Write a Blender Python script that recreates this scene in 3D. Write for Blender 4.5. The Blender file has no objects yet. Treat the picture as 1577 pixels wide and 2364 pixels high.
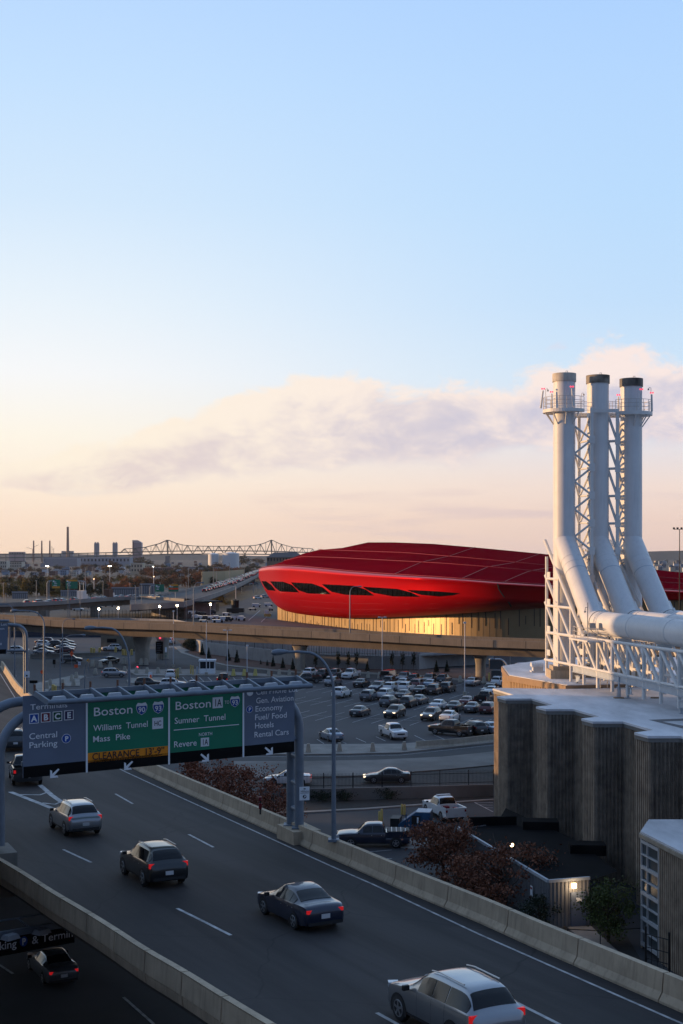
import bpy, bmesh, math, random
import numpy as np
from mathutils import Vector, Matrix
from mathutils.bvhtree import BVHTree
random.seed(7); RNG = np.random.default_rng(7)
S = bpy.context.scene
COL = S.collection
R = math.radians
# ------------------------------------------------------------------ camera
FPX, CX, HY, CAMH = 3150.0, 788.5, 1280.0, 22.8
cd = bpy.data.cameras.new("camera"); cam = bpy.data.objects.new("camera", cd); COL.objects.link(cam)
cd.sensor_fit = 'HORIZONTAL'; cd.sensor_width = 36.0; cd.lens = FPX/1577*36
cd.shift_y = (HY-1182)/1577; cd.clip_start = 0.5; cd.clip_end = 30000
cam.location = (0, 0, CAMH); cam.rotation_euler = (R(90), 0, 0)
S.camera = cam
# ------------------------------------------------------------------ light and sky
SUN_AZ = R(-80.5); SUN_EL = R(5.2)      # azimuth measured from +Y towards +X
TO_SUN = Vector((math.sin(SUN_AZ)*math.cos(SUN_EL), math.cos(SUN_AZ)*math.cos(SUN_EL), math.sin(SUN_EL)))
sd = bpy.data.lights.new("sun", 'SUN'); sun = bpy.data.objects.new("sun", sd); COL.objects.link(sun)
sd.energy = 5.0; sd.angle = R(0.5); sd.color = (1.0, 0.60, 0.28)
sun.rotation_euler = TO_SUN.to_track_quat('Z', 'Y').to_euler(); sun.location = (-200, -60, 200)
S.view_settings.view_transform = 'Standard'; S.view_settings.look = 'None'
S.view_settings.exposure = 0.0; S.view_settings.gamma = 1.0
S.cycles.max_bounces = 6; S.cycles.diffuse_bounces = 3; S.cycles.glossy_bounces = 3; S.cycles.transmission_bounces = 4
S.cycles.volume_bounces = 0; S.cycles.caustics_reflective = False; S.cycles.caustics_refractive = False
S.cycles.use_denoising = True; S.cycles.sample_clamp_indirect = 4.0

def lin(c):
    c = c/255.0
    return c/12.92 if c <= 0.04045 else ((c+0.055)/1.055)**2.4
def rgb(r, g, b, k=1.0): return (lin(r)*k, lin(g)*k, lin(b)*k, 1.0)

class NT:
    """small helper to write node maths"""
    def __init__(s, tree): s.t = tree; s.n = tree.nodes; s.l = tree.links
    def new(s, kind, **kw):
        nd = s.n.new(kind)
        for k, v in kw.items(): setattr(nd, k, v)
        return nd
    def put(s, sock, v):
        if hasattr(v, 'is_linked') or isinstance(v, bpy.types.NodeSocket): s.l.new(v, sock)
        else: sock.default_value = v
    def m(s, op, a, b=None, c=None, clamp=False):
        nd = s.new('ShaderNodeMath', operation=op); nd.use_clamp = clamp
        s.put(nd.inputs[0], a)
        if b is not None: s.put(nd.inputs[1], b)
        if c is not None: s.put(nd.inputs[2], c)
        return nd.outputs[0]
    def rng(s, v, a, b, c=0.0, d=1.0, smooth=False):
        nd = s.new('ShaderNodeMapRange'); nd.interpolation_type = 'SMOOTHSTEP' if smooth else 'LINEAR'
        s.put(nd.inputs[0], v)
        for i, x in enumerate((a, b, c, d)): s.put(nd.inputs[1+i], x)
        return nd.outputs[0]
    def mix(s, f, a, b, mode='MIX'):
        nd = s.new('ShaderNodeMix', data_type='RGBA', blend_type=mode)
        s.put(nd.inputs[0], f); s.put(nd.inputs[6], a); s.put(nd.inputs[7], b)
        return nd.outputs[2]
    def ramp(s, f, stops):
        nd = s.new('ShaderNodeValToRGB'); cr = nd.color_ramp
        while len(cr.elements) < len(stops): cr.elements.new(0.5)
        for e, (p, c) in zip(cr.elements, stops): e.position = p; e.color = c
        s.put(nd.inputs[0], f); return nd.outputs[0]
    def noise(s, vec, scale, detail=4, rough=0.55, dist=0.0):
        nd = s.new('ShaderNodeTexNoise'); nd.inputs['Scale'].default_value = scale
        nd.inputs['Detail'].default_value = detail; nd.inputs['Roughness'].default_value = rough
        nd.inputs['Distortion'].default_value = dist
        if vec is not None: s.l.new(vec, nd.inputs['Vector'])
        return nd.outputs[0]

def make_world():
    w = bpy.data.worlds.new("World"); S.world = w; w.use_nodes = True
    t = NT(w.node_tree); t.n.clear()
    out = t.new('ShaderNodeOutputWorld'); bg = t.new('ShaderNodeBackground'); t.l.new(bg.outputs[0], out.inputs[0])
    bg.inputs['Strength'].default_value = 0.1
    sky = t.new('ShaderNodeTexSky', sky_type='NISHITA'); sky.sun_disc = False
    sky.sun_elevation = SUN_EL; sky.sun_rotation = SUN_AZ; sky.air_density = 1.0; sky.dust_density = 1.5; sky.ozone_density = 1.5
    tc = t.new('ShaderNodeTexCoord'); sp = t.new('ShaderNodeSeparateXYZ'); t.l.new(tc.outputs['Generated'], sp.inputs[0])
    x, y, z = sp.outputs
    az = t.m('ARCTAN2', x, y); el = t.m('ARCSINE', t.m('MINIMUM', t.m('MAXIMUM', z, -1.0), 1.0))
    elp = t.m('MAXIMUM', el, 0.0)
    f = t.m('DIVIDE', elp, 1.5708)
    k = lambda e: e/1.5708
    left = t.ramp(f, [(k(0), rgb(250,221,196)), (k(.025), rgb(254,229,207)), (k(.05), rgb(255,238,219)), (k(.085), rgb(255,247,232)),
                      (k(.13), rgb(248,249,250)), (k(.18), rgb(234,244,252)), (k(.25), rgb(212,233,253)), (k(.33), rgb(196,225,255)), (k(.40), rgb(184,216,255)), (1.0, rgb(136,170,220))])
    right = t.ramp(f, [(k(0), rgb(231,203,193)), (k(.025), rgb(240,213,200)), (k(.05), rgb(242,222,213)), (k(.085), rgb(226,226,235)),
                       (k(.13), rgb(207,229,249)), (k(.18), rgb(194,223,252)), (k(.25), rgb(186,220,254)), (k(.33), rgb(180,215,255)), (k(.40), rgb(172,209,255)), (1.0, rgb(136,170,220))])
    azf = t.rng(az, -0.26, 0.26, 0, 1, True)
    base = t.mix(azf, left, right)
    # the glow round the low sun, far to the left of the view
    # clouds: a band that climbs to the right
    cv = t.new('ShaderNodeCombineXYZ'); t.put(cv.inputs[0], az); t.put(cv.inputs[1], t.m('MULTIPLY', el, 1.8)); cv.inputs[2].default_value = 0.37
    n1 = t.noise(cv.outputs[0], 8.0, 8, 0.55, 0.15)
    n2 = t.noise(cv.outputs[0], 22.0, 9, 0.62, 0.3)
    n3 = t.noise(cv.outputs[0], 5.0, 3, 0.5, 0.0)
    cen = t.m('ADD', t.rng(az, -0.22, -0.04, 0.055, 0.089, True), t.rng(az, -0.04, 0.22, 0.0, 0.019))
    half = t.rng(az, -0.25, -0.05, 0.012, 0.040)
    q = t.m('DIVIDE', t.m('SUBTRACT', el, cen), half)             # -1 bottom .. 1 top
    amp = t.rng(q, -1.0, 0.6, 0.55, 1.0)                            # flatter underside, puffier top
    nn = t.m('MULTIPLY', amp, t.m('ADD', t.m('MULTIPLY', t.m('SUBTRACT', n1, 0.48), 2.5), t.m('MULTIPLY', t.m('SUBTRACT', n2, 0.5), 1.3)))
    dens = t.m('ADD', t.m('SUBTRACT', 0.86, t.m('ABSOLUTE', q)), nn)
    mask = t.rng(dens, 0.02, 0.34, 0, 1, True)
    # lit edges and tops against greyer lavender bodies
    body = t.m('ADD', t.m('MULTIPLY', dens, 0.42), t.m('MULTIPLY', t.m('SUBTRACT', n2, 0.5), -2.2))
    body = t.m('ADD', body, t.m('MULTIPLY', t.m('SUBTRACT', n1, 0.5), -1.2))
    body = t.m('ADD', body, t.m('MULTIPLY', q, -0.30))
    bf = t.rng(body, -0.12, 0.65, 0, 1, True)
    lit = t.mix(azf, rgb(255,242,222), rgb(253,233,226)); shade = t.mix(azf, rgb(230,212,208), rgb(198,196,217))
    ccol = t.mix(bf, lit, shade)
    front = t.rng(az, -0.9, -0.6, 0, 1, True)
    fade = t.m('MULTIPLY', t.rng(y, 0.0, 0.3), t.rng(az, -0.31, -0.17, 0.0, 1, True))
    col = t.mix(t.m('MULTIPLY', t.m('MULTIPLY', mask, 0.93), fade), base, ccol)
    # thin streaks low down
    sv = t.new('ShaderNodeCombineXYZ'); t.put(sv.inputs[0], t.m('MULTIPLY', az, 1.0)); t.put(sv.inputs[1], t.m('MULTIPLY', el, 9.0)); sv.inputs[2].default_value = 2.2
    s1 = t.noise(sv.outputs[0], 7.0, 6, 0.55, 0.2)
    sm = t.m('MULTIPLY', t.rng(s1, 0.52, 0.72, 0, 0.55, True), t.m('MULTIPLY', t.rng(el, 0.0, 0.01, 0, 1), t.rng(el, 0.035, 0.06, 1, 0)))
    col = t.mix(sm, col, t.mix(azf, rgb(240,214,200), rgb(214,194,200)))
    # small wisps above the band at the right
    wv = t.m('MULTIPLY', t.rng(n1, 0.60, 0.70, 0, 0.7, True), t.m('MULTIPLY', t.rng(el, 0.118, 0.135, 0, 1, True), t.rng(el, 0.15, 0.165, 1, 0, True)))
    wv = t.m('MULTIPLY', wv, t.rng(az, 0.0, 0.08, 0, 1, True))
    col = t.mix(wv, col, rgb(236,214,222))
    ten = t.new('ShaderNodeVectorMath', operation='SCALE'); t.l.new(col, ten.inputs[0]); ten.inputs[3].default_value = 10.0
    back = t.rng(y, -0.5, 0.35, 0.55, 1.06, True); high = t.rng(el, 0.45, 1.0, 1.0, 0.85, True)      # dimmer eastern sky and zenith at dusk
    eastc = t.new('ShaderNodeVectorMath', operation='SCALE'); eastc.inputs[0].default_value = rgb(140,176,232)[:3]; eastc.inputs[3].default_value = 12.0
    east = t.mix(t.rng(y, -0.55, 0.30, 0.85, 0.0, True), ten.outputs[0], eastc.outputs[0])
    dim = t.new('ShaderNodeVectorMath', operation='SCALE'); t.l.new(east, dim.inputs[0]); t.put(dim.inputs[3], t.m('MULTIPLY', back, high))
    fin = t.mix(0.94, sky.outputs[0], dim.outputs[0])
    t.l.new(fin, bg.inputs[0])
make_world()

# ------------------------------------------------------------------ geometry helpers
def ray(px, py): return Vector(((px-CX)/FPX, 1.0, -(py-HY)/FPX))
def at(px, py, z=0.0):
    r = ray(px, py); t = (z-CAMH)/r.z
    return Vector((r.x*t, t, z))
def aty(px, py, Y):
    r = ray(px, py); return Vector((r.x*Y, Y, CAMH+r.z*Y))
def px_of(p): return (CX+FPX*p[0]/p[1], HY-FPX*(p[2]-CAMH)/p[1])

class MB:
    def __init__(s): s.v = []; s.f = []; s.mi = []; s.cur = 0
    def add(s, vs, fs):
        o = len(s.v); s.v += [tuple(p) for p in vs]
        for f in fs: s.f.append(tuple(i+o for i in f)); s.mi.append(s.cur)
        return s
    def quad(s, a, b, c, d): return s.add((a, b, c, d), ((0, 1, 2, 3),))
    def poly(s, pts): return s.add(pts, (tuple(range(len(pts))),))
    def box(s, c, size, rz=0.0, ax=None):
        hx, hy, hz = size[0]/2, size[1]/2, size[2]/2
        if ax is None:
            cs, sn = math.cos(rz), math.sin(rz); ax = (Vector((cs, sn, 0)), Vector((-sn, cs, 0)), Vector((0, 0, 1)))
        c = Vector(c); vs = [c+ax[0]*(hx*i)+ax[1]*(hy*j)+ax[2]*(hz*k) for k in (-1, 1) for j in (-1, 1) for i in (-1, 1)]
        return s.add(vs, ((0, 2, 3, 1), (4, 5, 7, 6), (0, 1, 5, 4), (2, 6, 7, 3), (0, 4, 6, 2), (1, 3, 7, 5)))
    def prism(s, pts, z0, z1):
        n = len(pts); vs = [(p[0], p[1], z0) for p in pts]+[(p[0], p[1], z1) for p in pts]
        a = sum(pts[i][0]*pts[(i+1) % n][1]-pts[(i+1) % n][0]*pts[i][1] for i in range(n))
        fs = [tuple(range(n))[::-1], tuple(range(n, 2*n))]+[(i, (i+1) % n, n+(i+1) % n, n+i) for i in range(n)]
        if a < 0: fs = [f[::-1] for f in fs]
        return s.add(vs, fs)
    def ring(s, c, d, r, n, up=None):
        d = Vector(d).normalized(); u = Vector(up) if up else (Vector((0, 0, 1)) if abs(d.z) < 0.95 else Vector((1, 0, 0)))
        a = d.cross(u).normalized(); b = a.cross(d).normalized()
        return [Vector(c)+a*(r*math.cos(2*math.pi*i/n))+b*(r*math.sin(2*math.pi*i/n)) for i in range(n)]
    def tube(s, pts, r, n=10, caps=True):
        pts = [Vector(p) for p in pts]; rs = r if isinstance(r, (list, tuple)) else [r]*len(pts)
        rings = []; pa = None
        for i, p in enumerate(pts):
            d = (pts[min(i+1, len(pts)-1)]-pts[max(i-1, 0)]).normalized()
            if pa is None:
                u = Vector((0, 0, 1)) if abs(d.z) < 0.95 else Vector((1, 0, 0)); a = d.cross(u).normalized()
            else:
                a = (pa-d*pa.dot(d)).normalized()
            pa = a; b = d.cross(a)
            k = rs[i]
            if 0 < i < len(pts)-1:
                d1 = (pts[i]-pts[i-1]).normalized(); cs = max(0.5, d.dot(d1))
            rings.append([p+a*(k*math.cos(2*math.pi*j/n))+b*(k*math.sin(2*math.pi*j/n)) for j in range(n)])
        vs = [q for rg in rings for q in rg]; fs = []
        for i in range(len(pts)-1):
            for j in range(n): fs.append((i*n+j, i*n+(j+1) % n, (i+1)*n+(j+1) % n, (i+1)*n+j))
        if caps: fs.append(tuple(range(n))[::-1]); fs.append(tuple(range((len(pts)-1)*n, len(pts)*n)))
        return s.add(vs, fs)
    def mitre(s, pts, r, n=36, caps=True):
        """tube with sharp mitred bends"""
        P = [Vector(p) for p in pts]; D = [(b-a).normalized() for a, b in zip(P, P[1:])]
        base = s.ring(P[0], D[0], r, n); rings = [base]
        for i in range(1, len(P)):
            nrm = D[i-1] if i == len(P)-1 else (D[i-1]+D[i]).normalized(); d = D[i-1]; prev = rings[-1]
            rings.append([q+d*((P[i]-q).dot(nrm)/d.dot(nrm)) for q in prev])
        vs = [q for rg in rings for q in rg]; fs = [(i*n+j, i*n+(j+1) % n, (i+1)*n+(j+1) % n, (i+1)*n+j) for i in range(len(P)-1) for j in range(n)]
        if caps: fs += [tuple(range(n))[::-1], tuple(range((len(P)-1)*n, len(P)*n))]
        return s.add(vs, fs)
    def bar(s, a, b, w, h=None):
        a, b = Vector(a), Vector(b); d = b-a; L = d.length; d.normalize(); h = h or w
        u = Vector((0, 0, 1)) if abs(d.z) < 0.95 else Vector((1, 0, 0))
        x = d.cross(u).normalized(); y = x.cross(d).normalized()
        return s.box((a+b)/2, (L, w, h), ax=(d, x, y))
    def sphere(s, c, r, n=10, m=6, sc=(1, 1, 1)):
        vs = []; fs = []
        for i in range(m+1):
            th = math.pi*i/m
            for j in range(n):
                ph = 2*math.pi*j/n; vs.append((c[0]+r*sc[0]*math.sin(th)*math.cos(ph), c[1]+r*sc[1]*math.sin(th)*math.sin(ph), c[2]+r*sc[2]*math.cos(th)))
        for i in range(m):
            for j in range(n): fs.append((i*n+j, (i+1)*n+j, (i+1)*n+(j+1) % n, i*n+(j+1) % n))
        return s.add(vs, fs)
    def sweep(s, path, prof, closed_prof=True, caps=True):
        """prof: list of (side, up); side to the LEFT of travel is positive"""
        n = len(prof); vs = []; fs = []
        P = [Vector(p) for p in path]
        for i, p in enumerate(P):
            d = P[min(i+1, len(P)-1)]-P[max(i-1, 0)]; d.z = 0; d.normalize(); lft = Vector((-d.y, d.x, 0))
            for a, b in prof: vs.append(p+lft*a+Vector((0, 0, b)))
        m = n if closed_prof else n-1
        for i in range(len(P)-1):
            for j in range(m): fs.append((i*n+j, (i+1)*n+j, (i+1)*n+(j+1) % n, i*n+(j+1) % n))
        if caps and closed_prof: fs.append(tuple(range(n))); fs.append(tuple(range((len(P)-1)*n, len(P)*n))[::-1])
        return s.add(vs, fs)
    def ribs(s, p0, p1, z0, z1, pitch=0.16, depth=0.05, duty=0.5):
        """vertical ribbed wall face from p0 to p1 (ribs stick out to the right of travel)"""
        a, b = Vector((p0[0], p0[1], 0)), Vector((p1[0], p1[1], 0)); d = b-a; L = d.length; d.normalize(); o = Vector((d.y, -d.x, 0))
        n = max(1, int(round(L/pitch))); pr = []
        for i in range(n):
            t = L*i/n; w = L/n
            pr += [a+d*t, a+d*(t+w*(1-duty)*0.5), a+d*(t+w*(1-duty)*0.5+0.012)+o*depth, a+d*(t+w*(0.5+duty*0.5)-0.012)+o*depth, a+d*(t+w*(0.5+duty*0.5))]
        pr.append(b); k = len(pr)
        vs = [(p.x, p.y, z0) for p in pr]+[(p.x, p.y, z1) for p in pr]
        return s.add(vs, [(i, i+1, k+i+1, k+i) for i in range(k-1)])
    def build(s, name, mats, parent=None, world=True, smooth=0.0, recalc=True):
        me = bpy.data.meshes.new(name); off = Vector((0, 0, 0)); rot = None
        if parent is not None and world:
            M = parent.matrix_basis.copy()
            pp = parent.parent
            while pp is not None: M = pp.matrix_basis @ M; pp = pp.parent
            inv = M.inverted(); s.v = [tuple(inv @ Vector(p)) for p in s.v]
        me.from_pydata(s.v, [], s.f)
        mats = mats if isinstance(mats, (list, tuple)) else [mats]
        for m in mats: me.materials.append(m)
        if len(mats) > 1: me.polygons.foreach_set('material_index', s.mi)
        if recalc:
            bm = bmesh.new(); bm.from_mesh(me); bmesh.ops.recalc_face_normals(bm, faces=bm.faces); bm.to_mesh(me); bm.free()
        if smooth:
            me.polygons.foreach_set('use_smooth', [True]*len(me.polygons)); me.set_sharp_from_angle(angle=R(smooth))
        me.update()
        o = bpy.data.objects.new(name, me); COL.objects.link(o)
        if parent is not None: o.parent = parent
        return o

def tag(o, label=None, cat=None, group=None, kind=None):
    if label: o['label'] = label
    if cat: o['category'] = cat
    if group: o['group'] = group
    if kind: o['kind'] = kind
    return o
def thing(name, label, cat, loc=(0, 0, 0), rz=0.0, group=None):
    o = bpy.data.objects.new(name, None); COL.objects.link(o); o.location = loc; o.rotation_euler = (0, 0, rz)
    o.matrix_basis = Matrix.Translation(Vector(loc)) @ Matrix.Rotation(rz, 4, 'Z')
    return tag(o, label, cat, group)
def copy_tree(o, parent=None):
    c = o.copy(); COL.objects.link(c)
    if parent is not None: c.parent = parent
    for ch in list(o.children): copy_tree(ch, c)
    return c
def arc(c, r, a0, a1, ex, ez, n=8):
    return [Vector(c)+Vector(ex)*(r*math.cos(a0+(a1-a0)*i/n))+Vector(ez)*(r*math.sin(a0+(a1-a0)*i/n)) for i in range(n+1)]

# ------------------------------------------------------------------ materials
def mat(name, col, rough=0.8, metal=0.0, var=0.0, scale=2.0, bump=0.0, bscale=20.0, coat=0.0, emit=None, estr=0.0, col2=None, spec=None, stretch=None, streak=0.0, detail=5):
    m = bpy.data.materials.new(name); m.use_nodes = True; t = NT(m.node_tree)
    b = m.node_tree.nodes['Principled BSDF']
    c = (*col[:3], 1.0)
    b.inputs['Roughness'].default_value = rough; b.inputs['Metallic'].default_value = metal
    if coat: b.inputs['Coat Weight'].default_value = coat; b.inputs['Coat Roughness'].default_value = 0.06
    if spec is not None: b.inputs['Specular IOR Level'].default_value = spec
    if emit is not None: b.inputs['Emission Color'].default_value = (*emit[:3], 1.0); b.inputs['Emission Strength'].default_value = estr
    b.inputs['Base Color'].default_value = c
    if var or bump or col2 or streak:
        tc = t.new('ShaderNodeTexCoord'); vec = tc.outputs['Object']
        if stretch:
            mp = t.new('ShaderNodeMapping'); mp.inputs['Scale'].default_value = stretch; t.l.new(vec, mp.inputs[0]); vec = mp.outputs[0]
        src = c
        if var or col2:
            n = t.noise(vec, scale, detail, 0.6)
            n_ = t.rng(n, 0.32, 0.68)
            if col2: src = t.mix(n_, c, (*col2[:3], 1.0))
            else:
                lo = tuple(x*(1-var) for x in c[:3])+(1,); hi = tuple(min(1, x*(1+var)) for x in c[:3])+(1,)
                src = t.mix(n_, lo, hi)
        if streak:
            mp = t.new('ShaderNodeMapping'); mp.inputs['Scale'].default_value = (3.0, 3.0, 0.22); t.l.new(tc.outputs['Object'], mp.inputs[0])
            n = t.noise(mp.outputs[0], 1.6, 6, 0.65)
            f = t.rng(n, 0.45, 0.75, 0, streak, True)
            src = t.mix(f, src, tuple(x*0.35 for x in c[:3])+(1,))
        if src is not c: t.l.new(src, b.inputs['Base Color'])
        if bump:
            n = t.noise(vec, bscale, 3, 0.6); bp = t.new('ShaderNodeBump'); bp.inputs['Strength'].default_value = bump; bp.inputs['Distance'].default_value = 0.02
            t.l.new(n, bp.inputs['Height']); t.l.new(bp.outputs[0], b.inputs['Normal'])
    return m
M = {}
M['asphalt'] = mat('asphalt', (.030, .031, .035), .85, var=.28, scale=.16, bump=.25, bscale=30)
def road_mat():
    m = bpy.data.materials.new('road_asphalt'); m.use_nodes = True; t = NT(m.node_tree); b = m.node_tree.nodes['Principled BSDF']
    tc = t.new('ShaderNodeTexCoord'); mp = t.new('ShaderNodeMapping'); mp.vector_type = 'TEXTURE'; mp.inputs['Rotation'].default_value = (0, 0, math.atan2(3150, -1560)); t.l.new(tc.outputs['Object'], mp.inputs[0])
    m2 = t.new('ShaderNodeMapping'); m2.inputs['Scale'].default_value = (.045, 1.0, 1.0); t.l.new(mp.outputs[0], m2.inputs[0])
    n1 = t.noise(m2.outputs[0], .9, 5, .6); n2 = t.noise(tc.outputs['Object'], .16, 4, .6, .4); n3 = t.noise(tc.outputs['Object'], 14.0, 2, .7)
    c = t.mix(t.rng(n1, .35, .65), (.0150, .0132, .0138, 1), (.036, .0320, .0325, 1))
    c = t.mix(t.rng(n2, .52, .60, 0, .45), c, (.017, .016, .018, 1)); c = t.mix(t.rng(n3, .68, .78, 0, .7), c, (.085, .083, .085, 1))
    vo = t.new('ShaderNodeTexVoronoi', feature='DISTANCE_TO_EDGE'); vo.inputs['Scale'].default_value = .11
    dv = t.new('ShaderNodeVectorMath', operation='ADD'); nz = t.new('ShaderNodeTexNoise'); nz.inputs['Scale'].default_value = .5; t.l.new(tc.outputs['Object'], nz.inputs['Vector'])
    t.l.new(tc.outputs['Object'], dv.inputs[0]); t.l.new(nz.outputs['Color'], dv.inputs[1]); t.l.new(dv.outputs[0], vo.inputs['Vector'])
    c = t.mix(t.rng(vo.outputs[0], .0, .006, .75, 0), c, (.008, .008, .009, 1)); t.l.new(c, b.inputs['Base Color'])
    b.inputs['Roughness'].default_value = .78; b.inputs['Specular IOR Level'].default_value = .3
    bp = t.new('ShaderNodeBump'); bp.inputs['Strength'].default_value = .3; bp.inputs['Distance'].default_value = .02; t.l.new(n3, bp.inputs['Height']); t.l.new(bp.outputs[0], b.inputs['Normal'])
    return m
M['road'] = road_mat()
M['lot'] = mat('lot_asphalt', (.040, .039, .044), .85, var=.22, scale=.07)
M['ground'] = mat('ground_soil', (.070, .066, .055), .95, var=.4, scale=.02, col2=(.055, .060, .055))
M['pave'] = mat('concrete_paving', (.22, .205, .185), .9, var=.2, scale=.5)
M['plaza'] = mat('worn_concrete', (.15, .142, .132), .9, var=.38, scale=.12)
M['barrier'] = mat('barrier_concrete', (.42, .33, .23), .9, var=.16, scale=.8, bump=.2, bscale=30, streak=.45)
M['viaduct'] = mat('viaduct_concrete', (.235, .19, .145), .9, var=.15, scale=.35, streak=.35)
M['girder'] = mat('girder_concrete', (.20, .18, .155), .9, var=.2, scale=.4, streak=.3)
M['pierc'] = mat('pier_concrete', (.34, .30, .25), .9, var=.15, scale=.6, streak=.3)
M['wallgrey'] = mat('wall_concrete', (.32, .315, .31), .9, var=.12, scale=.5, streak=.35)
M['joint'] = mat('joint_dark', (.03, .027, .024), .9)
M['white'] = mat('road_paint', (.52, .52, .52), .8, col2=(.20, .20, .20), scale=2.2)
M['mulch'] = mat('mulch', (.085, .033, .020), .95, var=.5, scale=1.5)
M['darkbed'] = mat('dark_soil', (.022, .020, .017), .95, var=.4, scale=2)
M['steel'] = mat('galvanised_steel', (.16, .19, .23), .5, .25, var=.12, scale=1.5)
M['steel_l'] = mat('pale_steel', (.42, .46, .50), .5, .2, var=.1, scale=2)
M['pole'] = mat('pole_grey', (.20, .225, .25), .45, .3)
M['polew'] = mat('pole_white', (.55, .55, .57), .5)
M['duct'] = mat('white_duct_paint', (.66, .65, .64), .5, var=.05, scale=.6, streak=.16)
M['truss'] = mat('white_truss_paint', (.66, .64, .61), .5, var=.06, scale=.8)
M['soot'] = mat('sooty_cap', (.22, .19, .16), .7, col2=(.025, .022, .02), scale=.9, stretch=(1, 1, .5))
M['cap'] = mat('stained_cap', (.52, .47, .40), .7, var=.2, scale=1.2, streak=.25)
M['soot_l'] = mat('brown_cap', (.30, .26, .21), .7, col2=(.09, .07, .05), scale=.9)
M['rail'] = mat('rail_metal', (.50, .46, .42), .5, .2)
M['roofw'] = mat('white_roof_membrane', (.60, .59, .60), .8, var=.3, scale=.3, stretch=(1, .35, 1))
M['fascia'] = mat('dark_fascia', (.20, .19, .175), .7, var=.2, scale=1)
M['fascia_t'] = mat('tan_fascia', (.30, .25, .19), .7, var=.2, scale=1)
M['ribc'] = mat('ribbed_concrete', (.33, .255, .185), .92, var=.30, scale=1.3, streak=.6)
M['ribd'] = mat('ribbed_concrete_dark', (.20, .165, .13), .92, var=.35, scale=1.3, streak=.75)
M['brown'] = mat('brown_band', (.30, .19, .11), .7, var=.15, scale=1)
M['tanrib'] = mat('tan_ribbed_panel', (.52, .36, .20), .8, var=.1, scale=1)
M['glass'] = mat('car_glass', (.009, .010, .012), .08, spec=.4)
M['win'] = mat('dark_window', (.02, .024, .03), .08, spec=.6)
M['tyre'] = mat('tyre_rubber', (.012, .012, .013), .85)
M['rim'] = mat('wheel_rim', (.36, .37, .39), .35, .8)
M['blackp'] = mat('black_plastic', (.012, .012, .014), .6)
M['black'] = mat('black_metal', (.008, .008, .009), .6)
M['head'] = mat('headlamp_glass', (.55, .57, .60), .15, spec=.6)
M['headon'] = mat('headlamp_lit', (.8, .75, .6), .2, emit=(1, .78, .5), estr=2.2)
M['tail'] = mat('tail_lamp', (.22, .012, .012), .25)
M['tailon'] = mat('tail_lamp_lit', (.5, .01, .01), .3, emit=(1, .02, .025), estr=.32)
M['plate'] = mat('number_plate', (.55, .55, .56), .5)
M['yellow'] = mat('yellow_paint', (.50, .36, .10), .6, var=.15, scale=2)
M['conc_b'] = mat('bollard_concrete', (.36, .325, .265), .9, var=.15, scale=2)
M['conc_y'] = mat('bollard_yellow', (.55, .45, .14), .85, var=.2, scale=2)
M['orange'] = mat('orange_sign', (.80, .09, .015), .6)
M['amber'] = mat('amber_sign', (.72, .30, .02), .6)
M['green'] = mat('green_sign', (.003, .185, .10), .5, var=.06, scale=.6)
M['gsign'] = mat('grey_sign', (.135, .165, .225), .55, var=.08, scale=.6)
M['bsign'] = mat('black_sign', (.004, .004, .0045), .7, spec=.15)
M['ysign'] = mat('amber_band', (.85, .27, .006), .6)
M['wsign'] = mat('white_sign', (.72, .74, .77), .55)
M['lett'] = mat('white_lettering', (.80, .82, .85), .5)
M['lettb'] = mat('black_lettering', (.01, .01, .012), .6)
M['blue'] = mat('blue_panel', (.006, .06, .33), .5)
M['redp'] = mat('dark_red_panel', (.17, .004, .012), .5)
M['greenp'] = mat('dark_green_panel', (.004, .075, .03), .5)
M['purple'] = mat('purple_panel', (.02, .005, .065), .5)
M['rust'] = mat('rusty_bolt', (.16, .07, .04), .8)
M['lampw'] = mat('lamp_lens', (.36, .38, .41), .4)
M['lampon'] = mat('lamp_lit', (1, .9, .7), .3, emit=(1, .78, .48), estr=40)
M['lampon2'] = mat('doorlamp_lit', (1, .9, .7), .3, emit=(1, .62, .30), estr=9)
M['redlamp'] = mat('beacon_lit', (.9, .1, .2), .3, emit=(1, .06, .10), estr=1.3)
M['trunk'] = mat('bark', (.075, .055, .042), .9, var=.3, scale=4)
def leaf(name, c, c2):
    m = bpy.data.materials.new(name); m.use_nodes = True; t = NT(m.node_tree); b = m.node_tree.nodes['Principled BSDF']
    g = t.new('ShaderNodeNewGeometry'); 
    col = t.mix(g.outputs['Random Per Island'], (*c, 1), (*c2, 1)); t.l.new(col, b.inputs['Base Color'])
    b.inputs['Roughness'].default_value = .75; b.inputs['Specular IOR Level'].default_value = .25
    return m
M['leaf_green'] = leaf('leaf_green', (.045, .062, .02), (.10, .115, .03))
M['leaf_dark'] = leaf('leaf_dark_green', (.012, .022, .013), (.032, .042, .022))
M['leaf_yellow'] = leaf('leaf_yellow_green', (.10, .085, .02), (.22, .15, .03))
M['leaf_rust'] = leaf('leaf_rust', (.11, .045, .022), (.24, .095, .035))
M['leaf_orange'] = leaf('leaf_orange', (.20, .055, .022), (.34, .10, .03))
M['leaf_brown'] = leaf('leaf_brown', (.075, .048, .028), (.13, .075, .036))
M['leaf_red'] = leaf('leaf_dull_red', (.14, .045, .028), (.26, .10, .055))
M['leaf_maroon'] = leaf('leaf_maroon', (.095, .036, .024), (.26, .10, .052))
def paint(name, c, metal=.25, rough=.28): 
    return mat(name, c, rough, metal, coat=.9)
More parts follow.
